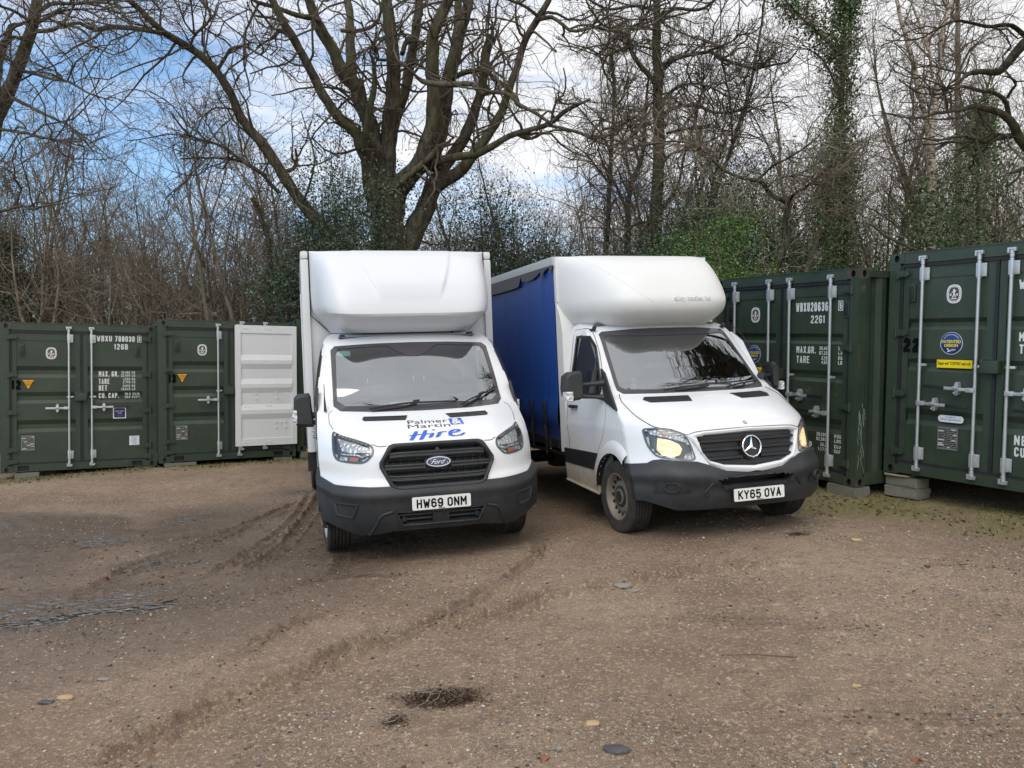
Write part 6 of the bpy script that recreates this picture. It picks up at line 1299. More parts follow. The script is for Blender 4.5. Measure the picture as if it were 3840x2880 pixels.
jm = skin('jumper', [(x, y, z, r*1.13, q*1.13) for x, y, z, r, q in [(j+(j[3],))[:5] if len(j) == 4 else j for j in J[:4]]]+[(x, y, z, r*1.2, r*1.2) for x, y, z, r in (J[8], J[9], J[10], J[12], J[13], J[14])], [(0,1),(1,2),(2,3),(3,4),(4,5),(5,6),(3,7),(7,8),(8,9)], M['jumper'], dv)
mb = MB()
for sx in (-1, 1):
    mb.lathe([(.001, -.012), (.012, -.008), (.014, 0), (.012, .008), (.001, .012)], 10, 1, Matrix.Translation((sx*.034, -.088, .765))@Matrix.Rotation(R_(90), 4, 'X')); mb.box((sx*.088, .0, .75), (.02, .04, .06), 0, .009)
    for k in range(4): mb.tube([(sx*.15+(k-1.5)*.018, -.35, .33), (sx*.15+(k-1.5)*.019, -.39, .335-.004*abs(k-1.5)), (sx*.15+(k-1.5)*.018, -.395, .305)], [.0095, .009, .007], 6)
    mb.tube([(sx*.13, -.33, .335), (sx*.115, -.36, .345), (sx*.12, -.385, .35)], [.011, .010, .008], 6)
mb.add([(0,-.115,.735),(-.016,-.098,.728),(.016,-.098,.728),(0,-.092,.775)], [(0,1,3),(0,3,2),(0,2,1)], 0); mb.box((0, -.098, .695), (.045, .01, .010), 2, .004)
mb.build('face_and_fingers', [M['skin'], M['ink'], M['jumper']], body)
hr = MB(); hr.lathe([(.102, .0), (.108, .04), (.095, .085), (.06, .115), (.001, .125)], 20, 0, Matrix.Translation((0, .018, .765))@Matrix.Rotation(R_(-14), 4, 'X')); hr.build('hair', M['hair'], dv)
# ------------------------------------------------------------------ trees
ZA = lambda x, y: (x/1.58+900, y/1.58); ZB = lambda x, y: (x/1.327, y/1.327); ZC = lambda x, y: (x/1.58+2000, y/1.58); ZD = lambda x, y: (x/1.58+2840, y/1.58)
def survey(zf, sc, pts, y0, y1):
    """traced limb -> points in the wood: its own distance runs from y0 at the fork to y1 at the tip"""
    out_ = []; n = len(pts)
    for i, (a, b, r) in enumerate(pts):
        Y = y0+(y1-y0)*(i/(n-1)); px, py = zf(a, b); out_.append(((px-1920)/2884*Y, Y, H0-(py-1440)/2884*Y, r/sc/2884*Y))
    return np.array(out_)
def limb_mesh(limbs, k=9, seed=0, knob=.10):
    V = []; F = []; n = 0; g = np.random.default_rng(seed); paths = []
    for L in limbs:
        d = np.r_[0, np.cumsum(np.linalg.norm(np.diff(L[:, :3], axis=0), axis=1))]; m = max(8, int(d[-1]/.16)); t = np.linspace(0, d[-1], m); P = np.stack([pchip(d, L[:, c])(t) for c in range(4)], 1)
        P[1:-1, :3] += np.cumsum(g.normal(0, .012, (m-2, 3)), 0)*np.sin(np.linspace(0, math.pi, m-2))[:, None]*.7
        kk = k if L[:, 3].max() > .06 else 6
        r = P[:, 3]*(1+g.normal(0, knob*.5, m)*np.clip(P[:, 3]/.2, .3, 1)); v, f = tubes(P[None, :, :3], np.maximum(r, .006)[None], kk)
        if P[:, 3].max() > .12: c = np.repeat(P[:, :3], kk, 0); a = np.tile(np.arange(kk), m); v = c+(v-c)*(1+.07*np.sin(a*2.1+L[0, 0])+.06*g.standard_normal(len(v)))[:, None]
        V.append(v); F.append(f+n); n += len(v); paths.append(P)
    return np.concatenate(V), np.concatenate(F), paths
def sprout(par, n, lf, r0, rt, m, ang, wander, up, g, tmin=.15, rel=True):
    """n side shoots from polylines par (list of (m,4) arrays or array (N,m,4))"""
    if isinstance(par, list):
        w_ = np.array([np.linalg.norm(np.diff(p[:, :3], axis=0), axis=1).sum() for p in par]); idx = g.choice(len(par), n, p=w_/w_.sum()); t = tmin+(1-tmin)*g.random(n)**.8; B = np.empty((n, 4)); T = np.empty((n, 3))
        for i in range(n):
            p = par[idx[i]]; q = t[i]*(len(p)-1); a = min(int(q), len(p)-2); B[i] = p[a]+(p[a+1]-p[a])*(q-a); T[i] = p[a+1, :3]-p[a, :3]
    else:
        N, mm = par.shape[:2]; idx = g.integers(0, N, n); q = (tmin+(1-tmin)*g.random(n))*(mm-1); a = np.minimum(q.astype(int), mm-2); p0 = par[idx, a]; p1 = par[idx, a+1]; B = p0+(p1-p0)*(q-a)[:, None]; T = (p1-p0)[:, :3]
    T /= np.linalg.norm(T, axis=1, keepdims=True)+1e-9
    R1 = np.cross(T, g.standard_normal((n, 3))); R1 /= np.linalg.norm(R1, axis=1, keepdims=True)+1e-9
    a = g.normal(ang, .28, n)[:, None]; D = T*np.cos(a)+R1*np.sin(a); D[:, 2] += up*.6; D /= np.linalg.norm(D, axis=1, keepdims=True)
    L = g.uniform(*lf, n); out_ = np.empty((n, m, 4)); out_[:, 0] = B; st = (L/(m-1))[:, None]; cur = B[:, :3].copy()
    rr = np.minimum(r0*g.uniform(.7, 1.25, n), B[:, 3]*.72); 
    for i in range(1, m):
        D = D+g.standard_normal((n, 3))*wander; D[:, 2] += up; D /= np.linalg.norm(D, axis=1, keepdims=True); cur = cur+D*st; out_[:, i, :3] = cur
    f = np.linspace(0, 1, m)[None]; out_[:, :, 3] = np.maximum(rr[:, None]*(1-f)+np.minimum(rt, rr)[:, None]*f, .003); return out_
def crown(parts): 
    V = []; F = []; n = 0
    for P, k in parts: v, f = tubes(P[..., :3], P[..., 3], k); V.append(v); F.append(f+n); n += len(v)
    return np.concatenate(V), np.concatenate(F)
def finish(name, label, limbs, mats, seed, lv, group=None, origin=None, gnarl=.35, k=9):
    """tree thing: trunk = limbs, crown = the branching twigs; lv = (number, length range, radius) of each order"""
    g = np.random.default_rng(seed); o0 = np.array(limbs[0][0, :3] if origin is None else origin, float)[:3]; o0[2] = float(gz(o0[0], o0[1]))
    L0 = [np.c_[l[:, :3]-o0, l[:, 3]] for l in limbs]; V, F, paths = limb_mesh(L0, k, seed)
    t = thing(name, label, 'tree', Matrix.Translation(o0), group); mesh_obj('trunk', V, F, mats[0], t, angle=0)
    par = paths; parts = []
    for i, (n, lf, r0, m, ang, up) in enumerate(lv):
        c = sprout(par, n, lf, r0, r0*.4 if i < len(lv)-1 else .003, m, ang, gnarl*(1 if i else .8), up, g, .12 if i else .2); parts.append((c, 5 if i == 0 else 3)); par = c
    V, F = crown(parts); mesh_obj('crown', V, F, mats[1], t, angle=0); return t
S_ = lambda pts, y0, y1, z=ZA, sc=1.58: survey(z, sc, pts, y0, y1)
# --- the great many stemmed oak behind the box truck
oak = [S_([(885,1900,135),(888,1700,118),(890,1560,108),(892,1400,96),(885,1250,98),(870,1130,86)], 18, 18),
 S_([(872,1180,80),(868,1080,64),(870,950,54),(880,800,50),(898,600,45),(895,400,40),(880,200,36),(860,0,30),(850,-200,24),(880,-420,15)], 18, 17.2),
 S_([(905,760,30),(930,680,32),(985,500,31),(1012,350,28),(1040,150,26),(1062,0,24),(1090,-220,18),(1080,-400,12)], 18, 19.2),
 S_([(850,1200,76),(840,1050,66),(815,900,56),(775,740,50),(715,600,46),(690,480,44)], 18, 17.6), S_([(700,520,42),(610,425,38),(535,270,34),(450,120,29),(410,0,26),(360,-180,20),(330,-350,12)], 17.6, 16.6), S_([(690,500,30),(658,430,32),(650,250,28),(645,100,25),(632,0,22),(600,-200,15)], 17.6, 18.6),
 S_([(820,1240,58),(790,1120,52),(750,960,46),(718,850,42),(700,810,36)], 18, 17.2), S_([(718,870,34),(690,790,32),(620,730,31),(500,580,28),(430,440,26),(350,290,25),(270,150,23),(190,0,21),(120,-140,15)], 17.2, 15.8), S_([(730,850,22),(748,750,20),(768,640,20),(795,540,18),(798,420,14),(782,335,9)], 17.2, 16.6),
 S_([(900,1210,86),(945,1110,68),(1000,1050,58),(1060,980,52),(1105,870,48),(1138,700,45),(1140,550,42),(1130,400,39),(1132,250,36),(1172,130,33),(1235,0,29),(1290,-180,20)], 18, 17),
 S_([(1120,1000,40),(1168,850,45),(1200,700,44),(1220,550,42),(1250,400,39),(1280,250,37),(1325,100,33),(1350,0,29),(1370,-200,20)], 18.2, 18.8), S_([(1262,330,26),(1290,170,26),(1298,0,22),(1300,-150,15)], 18.6, 19.4),
 S_([(950,1620,86),(985,1470,72),(1050,1340,62),(1110,1220,58),(1150,1100,46),(1205,1000,38),(1290,880,35),(1348,770,31),(1400,640,28),(1440,500,25),(1458,320,27),(1488,215,24)], 18, 18.6), S_([(1500,260,12),(1520,200,9),(1540,145,2)], 18.6, 18.6), S_([(1488,225,15),(1495,190,10),(1480,160,4)], 18.6, 18.6),
 S_([(1150,1120,40),(1215,1075,38),(1295,1025,36),(1380,920,32),(1480,790,29),(1560,640,26),(1602,520,24),(1652,380,22),(1700,230,20),(1765,115,20),(1830,0,16),(1880,-130,10)], 18.2, 16.8), S_([(1765,115,15),(1830,100,13),(1900,140,11),(1970,185,10),(2060,160,9),(2150,170,7),(2230,230,4)], 16.9, 16),
 S_([(1770,100,12),(1690,40,10),(1600,0,9),(1500,-40,7)], 16.9, 16),
 S_([(1070,1010,26),(1170,950,24),(1300,925,23),(1420,910,22),(1500,870,20),(1620,800,18),(1730,765,16),(1830,735,15),(1940,650,13),(2075,588,7)], 17.9, 14.6), S_([(1820,742,11),(1900,758,10),(2000,800,10),(2090,835,9),(2170,812,7),(2260,760,4)], 15.3, 14.4), S_([(1850,735,9),(1740,665,10),(1640,610,11),(1600,560,12),(1500,545,13),(1450,565,14),(1380,510,16),(1230,505,18),(1100,490,16),(1040,450,9),(1020,420,5)], 15.2, 16.6),
 S_([(1250,470,15),(1330,430,15),(1440,415,14),(1520,470,12),(1600,530,10),(1640,590,7)], 18.4, 16.8),
 S_([(520,220,18),(450,110,17),(330,80,15),(220,40,13),(100,10,11),(20,-40,7)], 17, 15.6), S_([(240,120,9),(150,100,8),(80,90,7),(40,10,4)], 16, 15.4), S_([(600,180,14),(680,185,12),(760,165,11),(820,110,10),(835,40,8),(800,-40,4)], 17.2, 16.8),
 S_([(900,330,10),(850,360,9),(800,345,8),(790,290,8),(740,310,7),(725,365,4)], 17.8, 16), S_([(1000,230,16),(985,260,15),(960,320,14)], 18.4, 18), S_([(810,210,12),(840,240,11),(900,215,9),(980,200,7),(1060,230,4)], 17, 16), S_([(880,1150,20),(1180,860,18),(1170,900,14)], 17.4, 17.4)]
# boughs that reach out over the yard, above the picture
ov = lambda P: np.array(P, float)
oak += [ov([(-2.6,17,11.5,.20),(-3.4,14.5,13.2,.16),(-3.6,12,14.2,.12),(-4.2,10,14.6,.06)]), ov([(-.8,17,12,.22),(.6,14.6,13.8,.17),(1.8,12.2,14.8,.12),(2.4,10,15.2,.05)]), ov([(1.4,18,12,.18),(3.0,16,13.6,.12),(4.2,14,14.4,.05)])]
finish('oak_tree', 'great many stemmed oak with mossy limbs fanning out behind the box truck', oak, (M['oak'], M['oak_twig']), 11, [(251, (0.6, 2.4), 0.034, 8, 0.95, 0.02), (1140, (0.35, 1.1), 0.011899999999999999, 6, 0.85, 0.02), (4125, (0.18, 0.55), 0.00425, 4, 0.75, 0.015)], origin=(S_([(890,1560,1)]*2, 18, 18)[0]), gnarl=.42)
# --- leaning limb tree to its left
Bz = lambda p, y0, y1: survey(ZB, 1.327, p, y0, y1)
lean = [Bz([(1760,1320,44),(1700,1245,38),(1640,1180,34),(1560,1080,30),(1460,960,28),(1380,830,26),(1290,700,25),(1200,590,22),(1140,460,21),(1070,350,20),(990,270,19),(900,210,18),(820,160,17),(760,110,16),(690,40,14),(640,0,13),(560,-90,8)], 17.4, 14.6),
 Bz([(840,170,12),(700,150,12),(560,140,12),(460,155,10),(390,120,9),(320,130,7),(240,90,4)], 15.2, 13.4), Bz([(1080,350,10),(1110,305,9),(1150,240,8),(1230,240,7),(1300,275,5),(1345,215,3)], 15.8, 15), Bz([(945,230,8),(970,170,7),(1020,120,6),(1050,60,5),(1010,10,3)], 15.4, 15.0), Bz([(1400,850,12),(1450,850,10),(1480,800,8),(1470,740,5)], 16.6, 16),
 Bz([(1160,470,6),(1140,455,4)], 16, 16), Bz([(1330,880,10),(1200,800,8),(1080,720,7),(960,690,6),(850,560,4)], 16.9, 16.2), Bz([(1390,960,9),(1250,830,8),(1100,790,6),(900,790,4)], 17, 16.6)]
finish('leaning_tree', 'long bare limb leaning up to the left from behind the box truck', lean, (M['oak'], M['oak_twig']), 21, [(77, (0.5, 2.2), 0.0255, 7, 0.9, 0.05), (450, (0.3, 1.0), 0.0102, 5, 0.8, 0.03), (1760, (0.15, 0.5), 0.0051, 4, 0.7, 0.02)])
left = [Bz([(-75,1400,46),(-70,1000,42),(-40,720,38),(-12,600,35),(40,470,32),(90,350,30),(130,240,28),(170,110,26),(190,0,24),(205,-150,20),(215,-320,12)], 16.5, 15.5), Bz([(-40,520,22),(0,300,18),(30,200,16),(55,135,14),(110,120,8),(160,90,5)], 16.2, 15),
 Bz([(55,485,10),(150,530,8),(230,575,7),(320,620,6),(400,680,5),(470,760,3)], 16.1, 14), Bz([(120,355,10),(210,375,8),(300,405,7),(380,430,6),(460,475,5),(560,500,3)], 15.9, 13.6), Bz([(185,155,11),(260,150,10),(320,125,9),(400,150,7),(480,215,4)], 15.7, 13.8), Bz([(190,60,12),(250,20,11),(350,10,9),(480,5,7),(600,30,4)], 15.6, 13.6), Bz([(-60,640,10),(90,655,8),(200,685,7),(300,705,6),(390,745,3)], 16.3, 14), Bz([(-60,1060,10),(100,1035,8),(160,1052,7),(250,1030,5),(330,1010,3)], 16.4, 14.4), Bz([(140,200,9),(60,180,8),(-30,240,6)], 15.7, 15), Bz([(190,110,9),(300,60,8),(420,60,5),(520,100,3)], 15.6, 14), Bz([(160,120,9),(80,60,8),(0,30,6)], 15.6, 15), Bz([(100,340,8),(40,300,7),(-30,330,5)], 15.9, 15.2)]
finish('oak_tree', 'thick bare trunk with drooping fine twigs at the top left edge', left, (M['oak'], M['oak_twig']), 31, [(77, (0.6, 2.2), 0.0204, 8, 0.9, -0.02), (390, (0.35, 1.2), 0.007649999999999999, 6, 0.8, -0.03), (1980, (0.2, 0.6), 0.0038249999999999994, 4, 0.7, -0.02)])
# --- right hand wood
Cz = lambda p, y0, y1: survey(ZC, 1.58, p, y0, y1)
mid = [Cz([(700,1900,46),(708,1650,42),(715,1500,39),(725,1300,38),(740,1100,35),(745,900,36),(745,700,34),(745,500,30),(740,300,26),(738,100,22),(735,0,20),(730,-200,14),(745,-380,8)], 20, 20),
 Cz([(728,500,15),(680,440,15),(620,370,15),(580,300,14),(570,240,12),(560,180,11),(640,130,9),(690,50,7),(700,-40,4)], 20, 18.6), Cz([(580,275,10),(520,290,9),(460,340,8),(450,430,5)], 19.4, 18.4), Cz([(570,215,9),(500,215,8),(450,245,7),(400,330,4)], 19.2, 18), Cz([(775,390,14),(810,360,13),(900,330,12),(1020,300,11),(1120,340,10),(1200,370,10),(1320,400,8),(1420,380,7),(1500,370,6),(1570,290,4)], 20, 17.6), Cz([(1040,300,8),(1120,270,7),(1190,240,5),(1260,150,3)], 18.8, 17.6),
 Cz([(770,90,11),(830,55,11),(950,60,10),(1010,45,9),(1070,0,7),(1110,-80,4)], 20, 18.4), Cz([(720,60,10),(600,30,9),(440,45,8),(340,0,7),(260,-60,4)], 20, 18), Cz([(780,580,11),(840,525,10),(920,500,9),(1050,515,7),(1180,590,4)], 20, 18.4), Cz([(778,690,12),(800,650,11),(870,630,11),(970,630,10),(1080,675,9),(1180,670,8),(1260,640,6),(1380,660,4)], 20, 18), Cz([(790,790,9),(870,770,8),(950,760,7),(1060,735,6),(1070,790,3)], 20, 18.8), Cz([(780,950,9),(820,910,8),(900,890,7),(970,900,5),(1060,980,3)], 20, 19),
 Cz([(705,610,10),(650,650,9),(600,700,8),(500,740,7),(400,770,5),(330,840,3)], 20, 18.4), Cz([(700,1320,11),(640,1320,9),(570,1350,7),(520,1420,4)], 20, 19.2), Cz([(760,1240,11),(820,1160,10),(860,1080,9),(880,950,8),(920,800,7),(960,650,6),(1000,500,5),(1010,330,3)], 20, 20.6), Cz([(720,850,8),(640,860,7),(560,890,5)], 20, 19), Cz([(735,180,9),(650,165,8),(590,180,6)], 20, 19), Cz([(560,120,8),(440,160,7),(340,60,6),(300,-30,4)], 19, 18)]
finish('oak_tree', 'tall straight bare oak rising behind the pod of the curtain sided truck', mid, (M['oak'], M['oak_twig']), 41, [(169, (0.6, 2.4), 0.028900000000000002, 8, 0.95, 0.02), (850, (0.35, 1.2), 0.011049999999999999, 6, 0.85, 0.02), (3570, (0.2, 0.6), 0.0051, 4, 0.75, 0.015)], gnarl=.45)
tr2 = [Cz([(425,1800,20),(430,1510,17),(450,1300,15),(460,1100,13),(470,900,12),(485,700,11),(485,500,10),(470,350,8),(480,200,5)], 21.5, 21.5), Cz([(470,930,8),(410,800,7),(330,700,5),(250,620,3)], 21.5, 20.5), Cz([(480,640,7),(540,560,6),(560,450,4)], 21.5, 21), Cz([(460,1100,8),(380,1000,7),(300,900,5),(220,850,3)], 21.5, 20.6), Cz([(485,520,7),(420,420,6),(390,300,4)], 21.5, 21)]
finish('slim_tree', 'slim bare tree left of the tall straight oak', tr2, (M['oak'], M['brown_twig']), 51, [(71, (0.5, 2.0), 0.018699999999999998, 7, 0.85, 0.05), (350, (0.3, 1.0), 0.0085, 5, 0.8, 0.03), (1176, (0.2, 0.55), 0.0046749999999999995, 4, 0.75, 0.02)])
tr3 = [Cz([(560,1750,22),(560,1440,19),(560,1250,17),(580,1100,14),(640,950,12),(655,800,10),(670,600,8),(690,400,5)], 22, 22), Cz([(560,1260,10),(490,1100,9),(430,1000,8),(380,880,5)], 22, 21), Cz([(630,970,8),(580,800,7),(560,600,4)], 22, 21.4)]
finish('slim_tree', 'forked slim tree between the tall oak and its slim left neighbour', tr3, (M['oak'], M['brown_twig']), 52, [(58, (0.5, 1.8), 0.017, 7, 0.85, 0.05), (275, (0.3, 1.0), 0.0085, 5, 0.8, 0.03), (924, (0.2, 0.55), 0.0046749999999999995, 4, 0.75, 0.02)])
crook = [Cz([(1400,1800,24),(1425,1630,22),(1450,1530,20),(1490,1450,19),(1480,1380,18),(1500,1280,17),(1522,1190,16),(1515,1165,14)], 16.6, 16.6), Cz([(1520,1195,14),(1480,1190,14),(1420,1160,14),(1390,1130,14),(1350,1080,13),(1250,1060,12),(1150,1030,10),(1060,950,9),(960,880,7),(850,850,6),(700,860,4),(550,890,3)], 16.6, 14.6), Cz([(1330,1070,8),(1400,1000,8),(1500,940,7),(1580,895,6),(1700,800,4)], 16.2, 15), Cz([(1520,1180,12),(1545,1150,10),(1600,1120,9),(1680,1060,8),(1760,990,7),(1860,900,5)], 16.6, 15.4), Cz([(1200,1050,7),(1140,1090,6),(1040,1060,4)], 15.8, 15), Cz([(1390,1110,7),(1440,1060,7),(1560,1040,5),(1680,1060,3)], 16.4, 15.6)]
finish('crooked_tree', 'low crooked tree with a sharp elbow bend behind the unnumbered container', crook, (M['oak'], M['pale_twig']), 61, [(84, (0.5, 1.8), 0.017, 7, 0.85, 0.03), (400, (0.3, 0.9), 0.007649999999999999, 5, 0.8, 0.02), (1344, (0.15, 0.5), 0.00425, 4, 0.75, 0.01)], gnarl=.4)
Dz = lambda p, y0, y1: survey(ZD, 1.58, p, y0, y1)
birch = [Dz([(1030,1750,27),(1030,1480,25),(1025,1300,25),(1030,1100,25),(1027,900,26),(1027,760,24),(1010,700,17),(990,640,15),(950,500,14),(930,380,13),(890,230,12),(840,50,10),(825,-80,8),(800,-240,4)], 18.5, 18), Dz([(1030,780,17),(1050,660,16),(1070,540,14),(1090,420,13),(1100,200,11),(1150,50,9),(1170,-120,5)], 18.4, 19), Dz([(1055,885,11),(1110,860,10),(1166,828,8)], 18.4, 17.8), Dz([(1010,300,8),(970,160,7),(920,20,6),(900,-100,3)], 18.4, 18.8), Dz([(1040,460,8),(1020,330,8),(1000,210,6)], 18.6, 18.5)]
tb_ = finish('birch_tree', 'pale banded birch trunk standing behind the corner of container 22', birch, (M['birch'], M['brown_twig']), 71, [(58, (0.5, 1.8), 0.017, 7, 0.8, 0.05), (300, (0.3, 1.0), 0.007649999999999999, 5, 0.8, 0.02), (1092, (0.2, 0.6), 0.00425, 4, 0.75, -0.02)])
u = [Dz([(1190,1700,19),(1190,1400,18),(1190,1100,18),(1190,800,17),(1185,500,16),(1185,200,14),(1185,0,13),(1180,-200,9)], 21, 21), Dz([(1200,780,10),(1260,730,9),(1300,640,8),(1350,540,7),(1400,420,4)], 21, 20), Dz([(1180,120,8),(1120,60,7),(1080,-40,4)], 21, 20.4), Dz([(1195,420,7),(1260,300,6),(1320,240,4)], 21, 20.2)]
finish('straight_tree', 'straight grey brown trunk just right of the birch', u, (M['grey_bark'], M['brown_twig']), 81, [(71, (0.5, 2.0), 0.018699999999999998, 7, 0.85, 0.03), (400, (0.3, 1.0), 0.0085, 5, 0.8, 0.02), (1512, (0.2, 0.6), 0.0046749999999999995, 4, 0.75, 0.01)])
ro = [ov([(10.6,14.5,0,.42),(10.4,14.4,3,.38),(10.2,14.2,5.0,.36),(10.0,14,7,.32),(9.6,13.8,9.4,.26),(9.0,13.4,12,.16),(8.6,13,14,.08)]), Dz([(1680,960,34),(1600,870,32),(1545,805,28),(1512,735,24),(1450,680,21),(1350,640,18),(1270,620,16),(1210,640,12),(1080,660,9),(980,690,7),(860,690,5),(720,660,3)], 14.2, 12.6), Dz([(1530,800,18),(1420,815,16),(1340,832,14),(1240,812,9)], 14, 13.2), Dz([(1720,100,34),(1600,235,30),(1520,320,27),(1450,400,23),(1400,430,20),(1300,425,15),(1230,450,12),(1200,485,8),(1120,520,5)], 14, 13), Dz([(1495,720,15),(1470,600,13),(1390,540,12),(1280,515,11),(1200,505,9),(1100,545,7),(960,550,5),(840,470,3)], 13.8, 12.4), Dz([(1600,225,14),(1500,150,13),(1350,155,11),(1200,130,9),(1080,170,7),(940,240,5),(760,240,3)], 14, 12.6), Dz([(1600,990,14),(1530,1010,10),(1480,1030,4)], 14, 13.6), Dz([(1480,580,9),(1530,500,8),(1520,460,6),(1450,450,4)], 13.6, 13), Dz([(1300,640,8),(1180,700,7),(1060,705,5),(900,700,3)], 13.4, 12.4),
      ov([(10.1,14.1,6.5,.24),(9.2,12.4,8.2,.20),(8.4,10.8,9.2,.16),(7.6,9.4,9.6,.11),(6.6,8.2,10.2,.05)]), ov([(9.8,13.9,8,.22),(8.2,12.6,9.8,.17),(6.8,11.2,10.6,.13),(5.6,10.0,11.4,.08),(4.8,9,11.6,.04)]), ov([(10.1,14.1,5.6,.18),(9.9,12.0,7.2,.15),(9.6,10.2,7.8,.11),(8.8,8.8,8.6,.05)]), ov([(9.2,12.4,8.2,.12),(8.6,11.6,7.6,.09),(7.7,10.6,7.5,.06),(7.0,9.8,7.9,.03)]), ov([(7.2,11.5,10.4,.09),(7.0,10.2,9.6,.06),(6.2,9.4,9.4,.03)]), ov([(9,12.2,8.4,.1),(9.4,10.8,9.8,.07),(9.2,9.4,10.6,.03)])]
finish('oak_tree', 'oak at the right edge with heavy twisted boughs reaching in over container 22', ro, (M['oak'], M['oak_twig']), 91, [(123, (0.5, 1.8), 0.0255, 8, 0.95, 0.0), (450, (0.3, 1.0), 0.009349999999999999, 6, 0.85, 0.0), (1512, (0.15, 0.5), 0.0038249999999999994, 4, 0.75, 0.0)], origin=(10.6, 14.5, 0), gnarl=.48)
# gnarled overhead bough of the right hand oak, out over the parked truck
t_ro = [o for o in bpy.data.objects if o.get('label', '').startswith('oak at the right edge')][0]; g = np.random.default_rng(77); o0 = np.array(t_ro.location)
mb_ = [resample(ov([(10.1-o0[0],14.1-o0[1],6.5-o0[2],.24),(9.2-o0[0],12.2-o0[1],8.6-o0[2],.20),(7.8-o0[0],10.6-o0[1],9.0-o0[2],.16),(6.6-o0[0],9.6-o0[1],8.8-o0[2],.11),(5.4-o0[0],8.9-o0[1],8.9-o0[2],.06)]), 24), resample(ov([(9.6-o0[0],13-o0[1],7.8-o0[2],.2),(9.3-o0[0],11.2-o0[1],9.8-o0[2],.16),(8.2-o0[0],9.8-o0[1],10.6-o0[2],.10),(7.0-o0[0],8.8-o0[1],10.4-o0[2],.05)]), 20)]
k1 = sprout(mb_, 26, (1.4, 3.2), .085, .02, 10, .9, .5, .04, g, .25); k2 = sprout(k1, 240, (.5, 1.5), .032, .009, 8, .9, .5, .02, g, .1); k3 = sprout(k2, 1500, (.25, .8), .012, .004, 6, .8, .45, .0, g); k4 = sprout(k3, 4200, (.12, .4), .005, .003, 4, .75, .4, .0, g)
V1, F1 = crown([(np.stack([resample(p, 20) for p in mb_]), 8), (k1, 6), (k2, 4), (k3, 3), (k4, 3)]); mesh_obj('bough', V1, F1, M['oak_twig'], t_ro, angle=0)
def leaves_on(paths, n, spread, s, g):
    w_ = np.array([np.linalg.norm(np.diff(p[:, :3], axis=0), axis=1).sum() for p in paths]); idx = g.choice(len(paths), n, p=w_/w_.sum()); P = np.empty((n, 3))
    for i in range(n): p = paths[idx[i]]; q = g.random()*(len(p)-1.001); a = int(q); P[i] = p[a, :3]+(p[a+1, :3]-p[a, :3])*(q-a)
    cl = g.normal(0, 1, (max(4, n//26), 3))*spread; P += cl[g.integers(0, len(cl), n)]*.8+g.normal(0, spread*.42, (n, 3)); return flakes(n, P, s, g, .7)
ivy = [Dz([(530,1750,17),(525,1500,15),(515,1100,15),(500,800,15),(500,500,14),(510,300,13),(520,100,11),(535,-30,9),(540,-200,5)], 17.5, 17.5), Dz([(490,330,9),(440,280,9),(350,180,8),(270,100,7),(190,20,6),(130,-60,3)], 17.5, 16.8), Dz([(470,520,6),(390,350,6),(320,300,5),(250,280,3)], 17.5, 16.8)]
it = finish('ivy_clad_tree', 'tall tree wrapped top to bottom in dark ivy right of the crooked tree', ivy, (M['oak'], M['brown_twig']), 101, [(58, (0.4, 1.6), 0.015299999999999998, 6, 0.9, 0.0), (250, (0.3, 0.9), 0.007649999999999999, 5, 0.8, 0.0), (840, (0.2, 0.5), 0.00425, 4, 0.75, 0.0)])
g = np.random.default_rng(7); base = np.array(it.location)
V, F = leaves_on([np.c_[l[:, :3]-base, l[:, 3]] for l in (resample(ivy[0], 30), resample(ivy[1], 16))], 13000, .20, .029, g); mesh_obj('ivy', V, F, M['ivy'], it, False)
ll = [Dz([(270,1750,16),(290,1610,15),(350,1450,14),(400,1250,13),(430,1050,12),(470,850,9),(500,650,7),(520,450,4)], 17, 17.6)]
lt = finish('slanting_tree', 'slanting trunk leaning right against the ivy clad tree', ll, (M['grey_bark'], M['brown_twig']), 111, [(26, (0.4, 1.6), 0.0136, 6, 0.9, 0.0), (120, (0.3, 0.9), 0.0068, 5, 0.8, 0.0), (378, (0.2, 0.5), 0.00425, 4, 0.75, 0.0)])
V, F = leaves_on([np.c_[resample(ll[0], 20)[8:, :3]-np.array(lt.location), resample(ll[0], 20)[8:, 3]]], 5000, .20, .029, g); mesh_obj('ivy', V, F, M['ivy'], lt, False)
iv2 = [Dz([(1330,1700,12),(1310,1400,11),(1310,1000,10),(1330,800,10),(1345,690,9),(1350,560,5)], 18.5, 18.5)]
i2 = finish('ivy_clad_tree', 'thinner ivy covered trunk above container 22 near the right edge', iv2, (M['oak'], M['brown_twig']), 121, [(40, (.4, 1.4), .016, 6, .9, .0), (240, (.3, .9), .008, 5, .8, .0)])
V, F = leaves_on([np.c_[resample(iv2[0], 20)[:, :3]-np.array(i2.location), resample(iv2[0], 20)[:, 3]]], 8000, .19, .029, g); mesh_obj('ivy', V, F, M['ivy'], i2, False)
db = [Dz([(670,1330,6),(700,1350,8),(760,1400,9),(850,1442,10),(970,1492,10),(1060,1520,9)], 15.6, 14.4)]
d0 = db[0][0, :3].copy(); V, F, _ = limb_mesh([np.c_[db[0][:, :3]-d0, db[0][:, 3]]], 8, 3); o = mesh_obj('dead_branch', V, F, M['oak'], angle=0); o.location = d0; tag(o, 'dead branch hanging just above the gap between the right hand containers', 'branch')
db = [Bz([(1255,985,11),(1270,1010,14),(1300,1100,14),(1325,1180,14),(1340,1300,14),(1330,1420,15),(1325,1600,16)], 17.6, 17.6)]
finish('snapped_tree', 'dark snapped trunk with a broken top left of the leaning limb', [db[0][::-1]], (M['oak'], M['brown_twig']), 131, [(26, (.4, 1.4), .016, 6, .9, .0), (160, (.3, .9), .008, 5, .8, .0)])
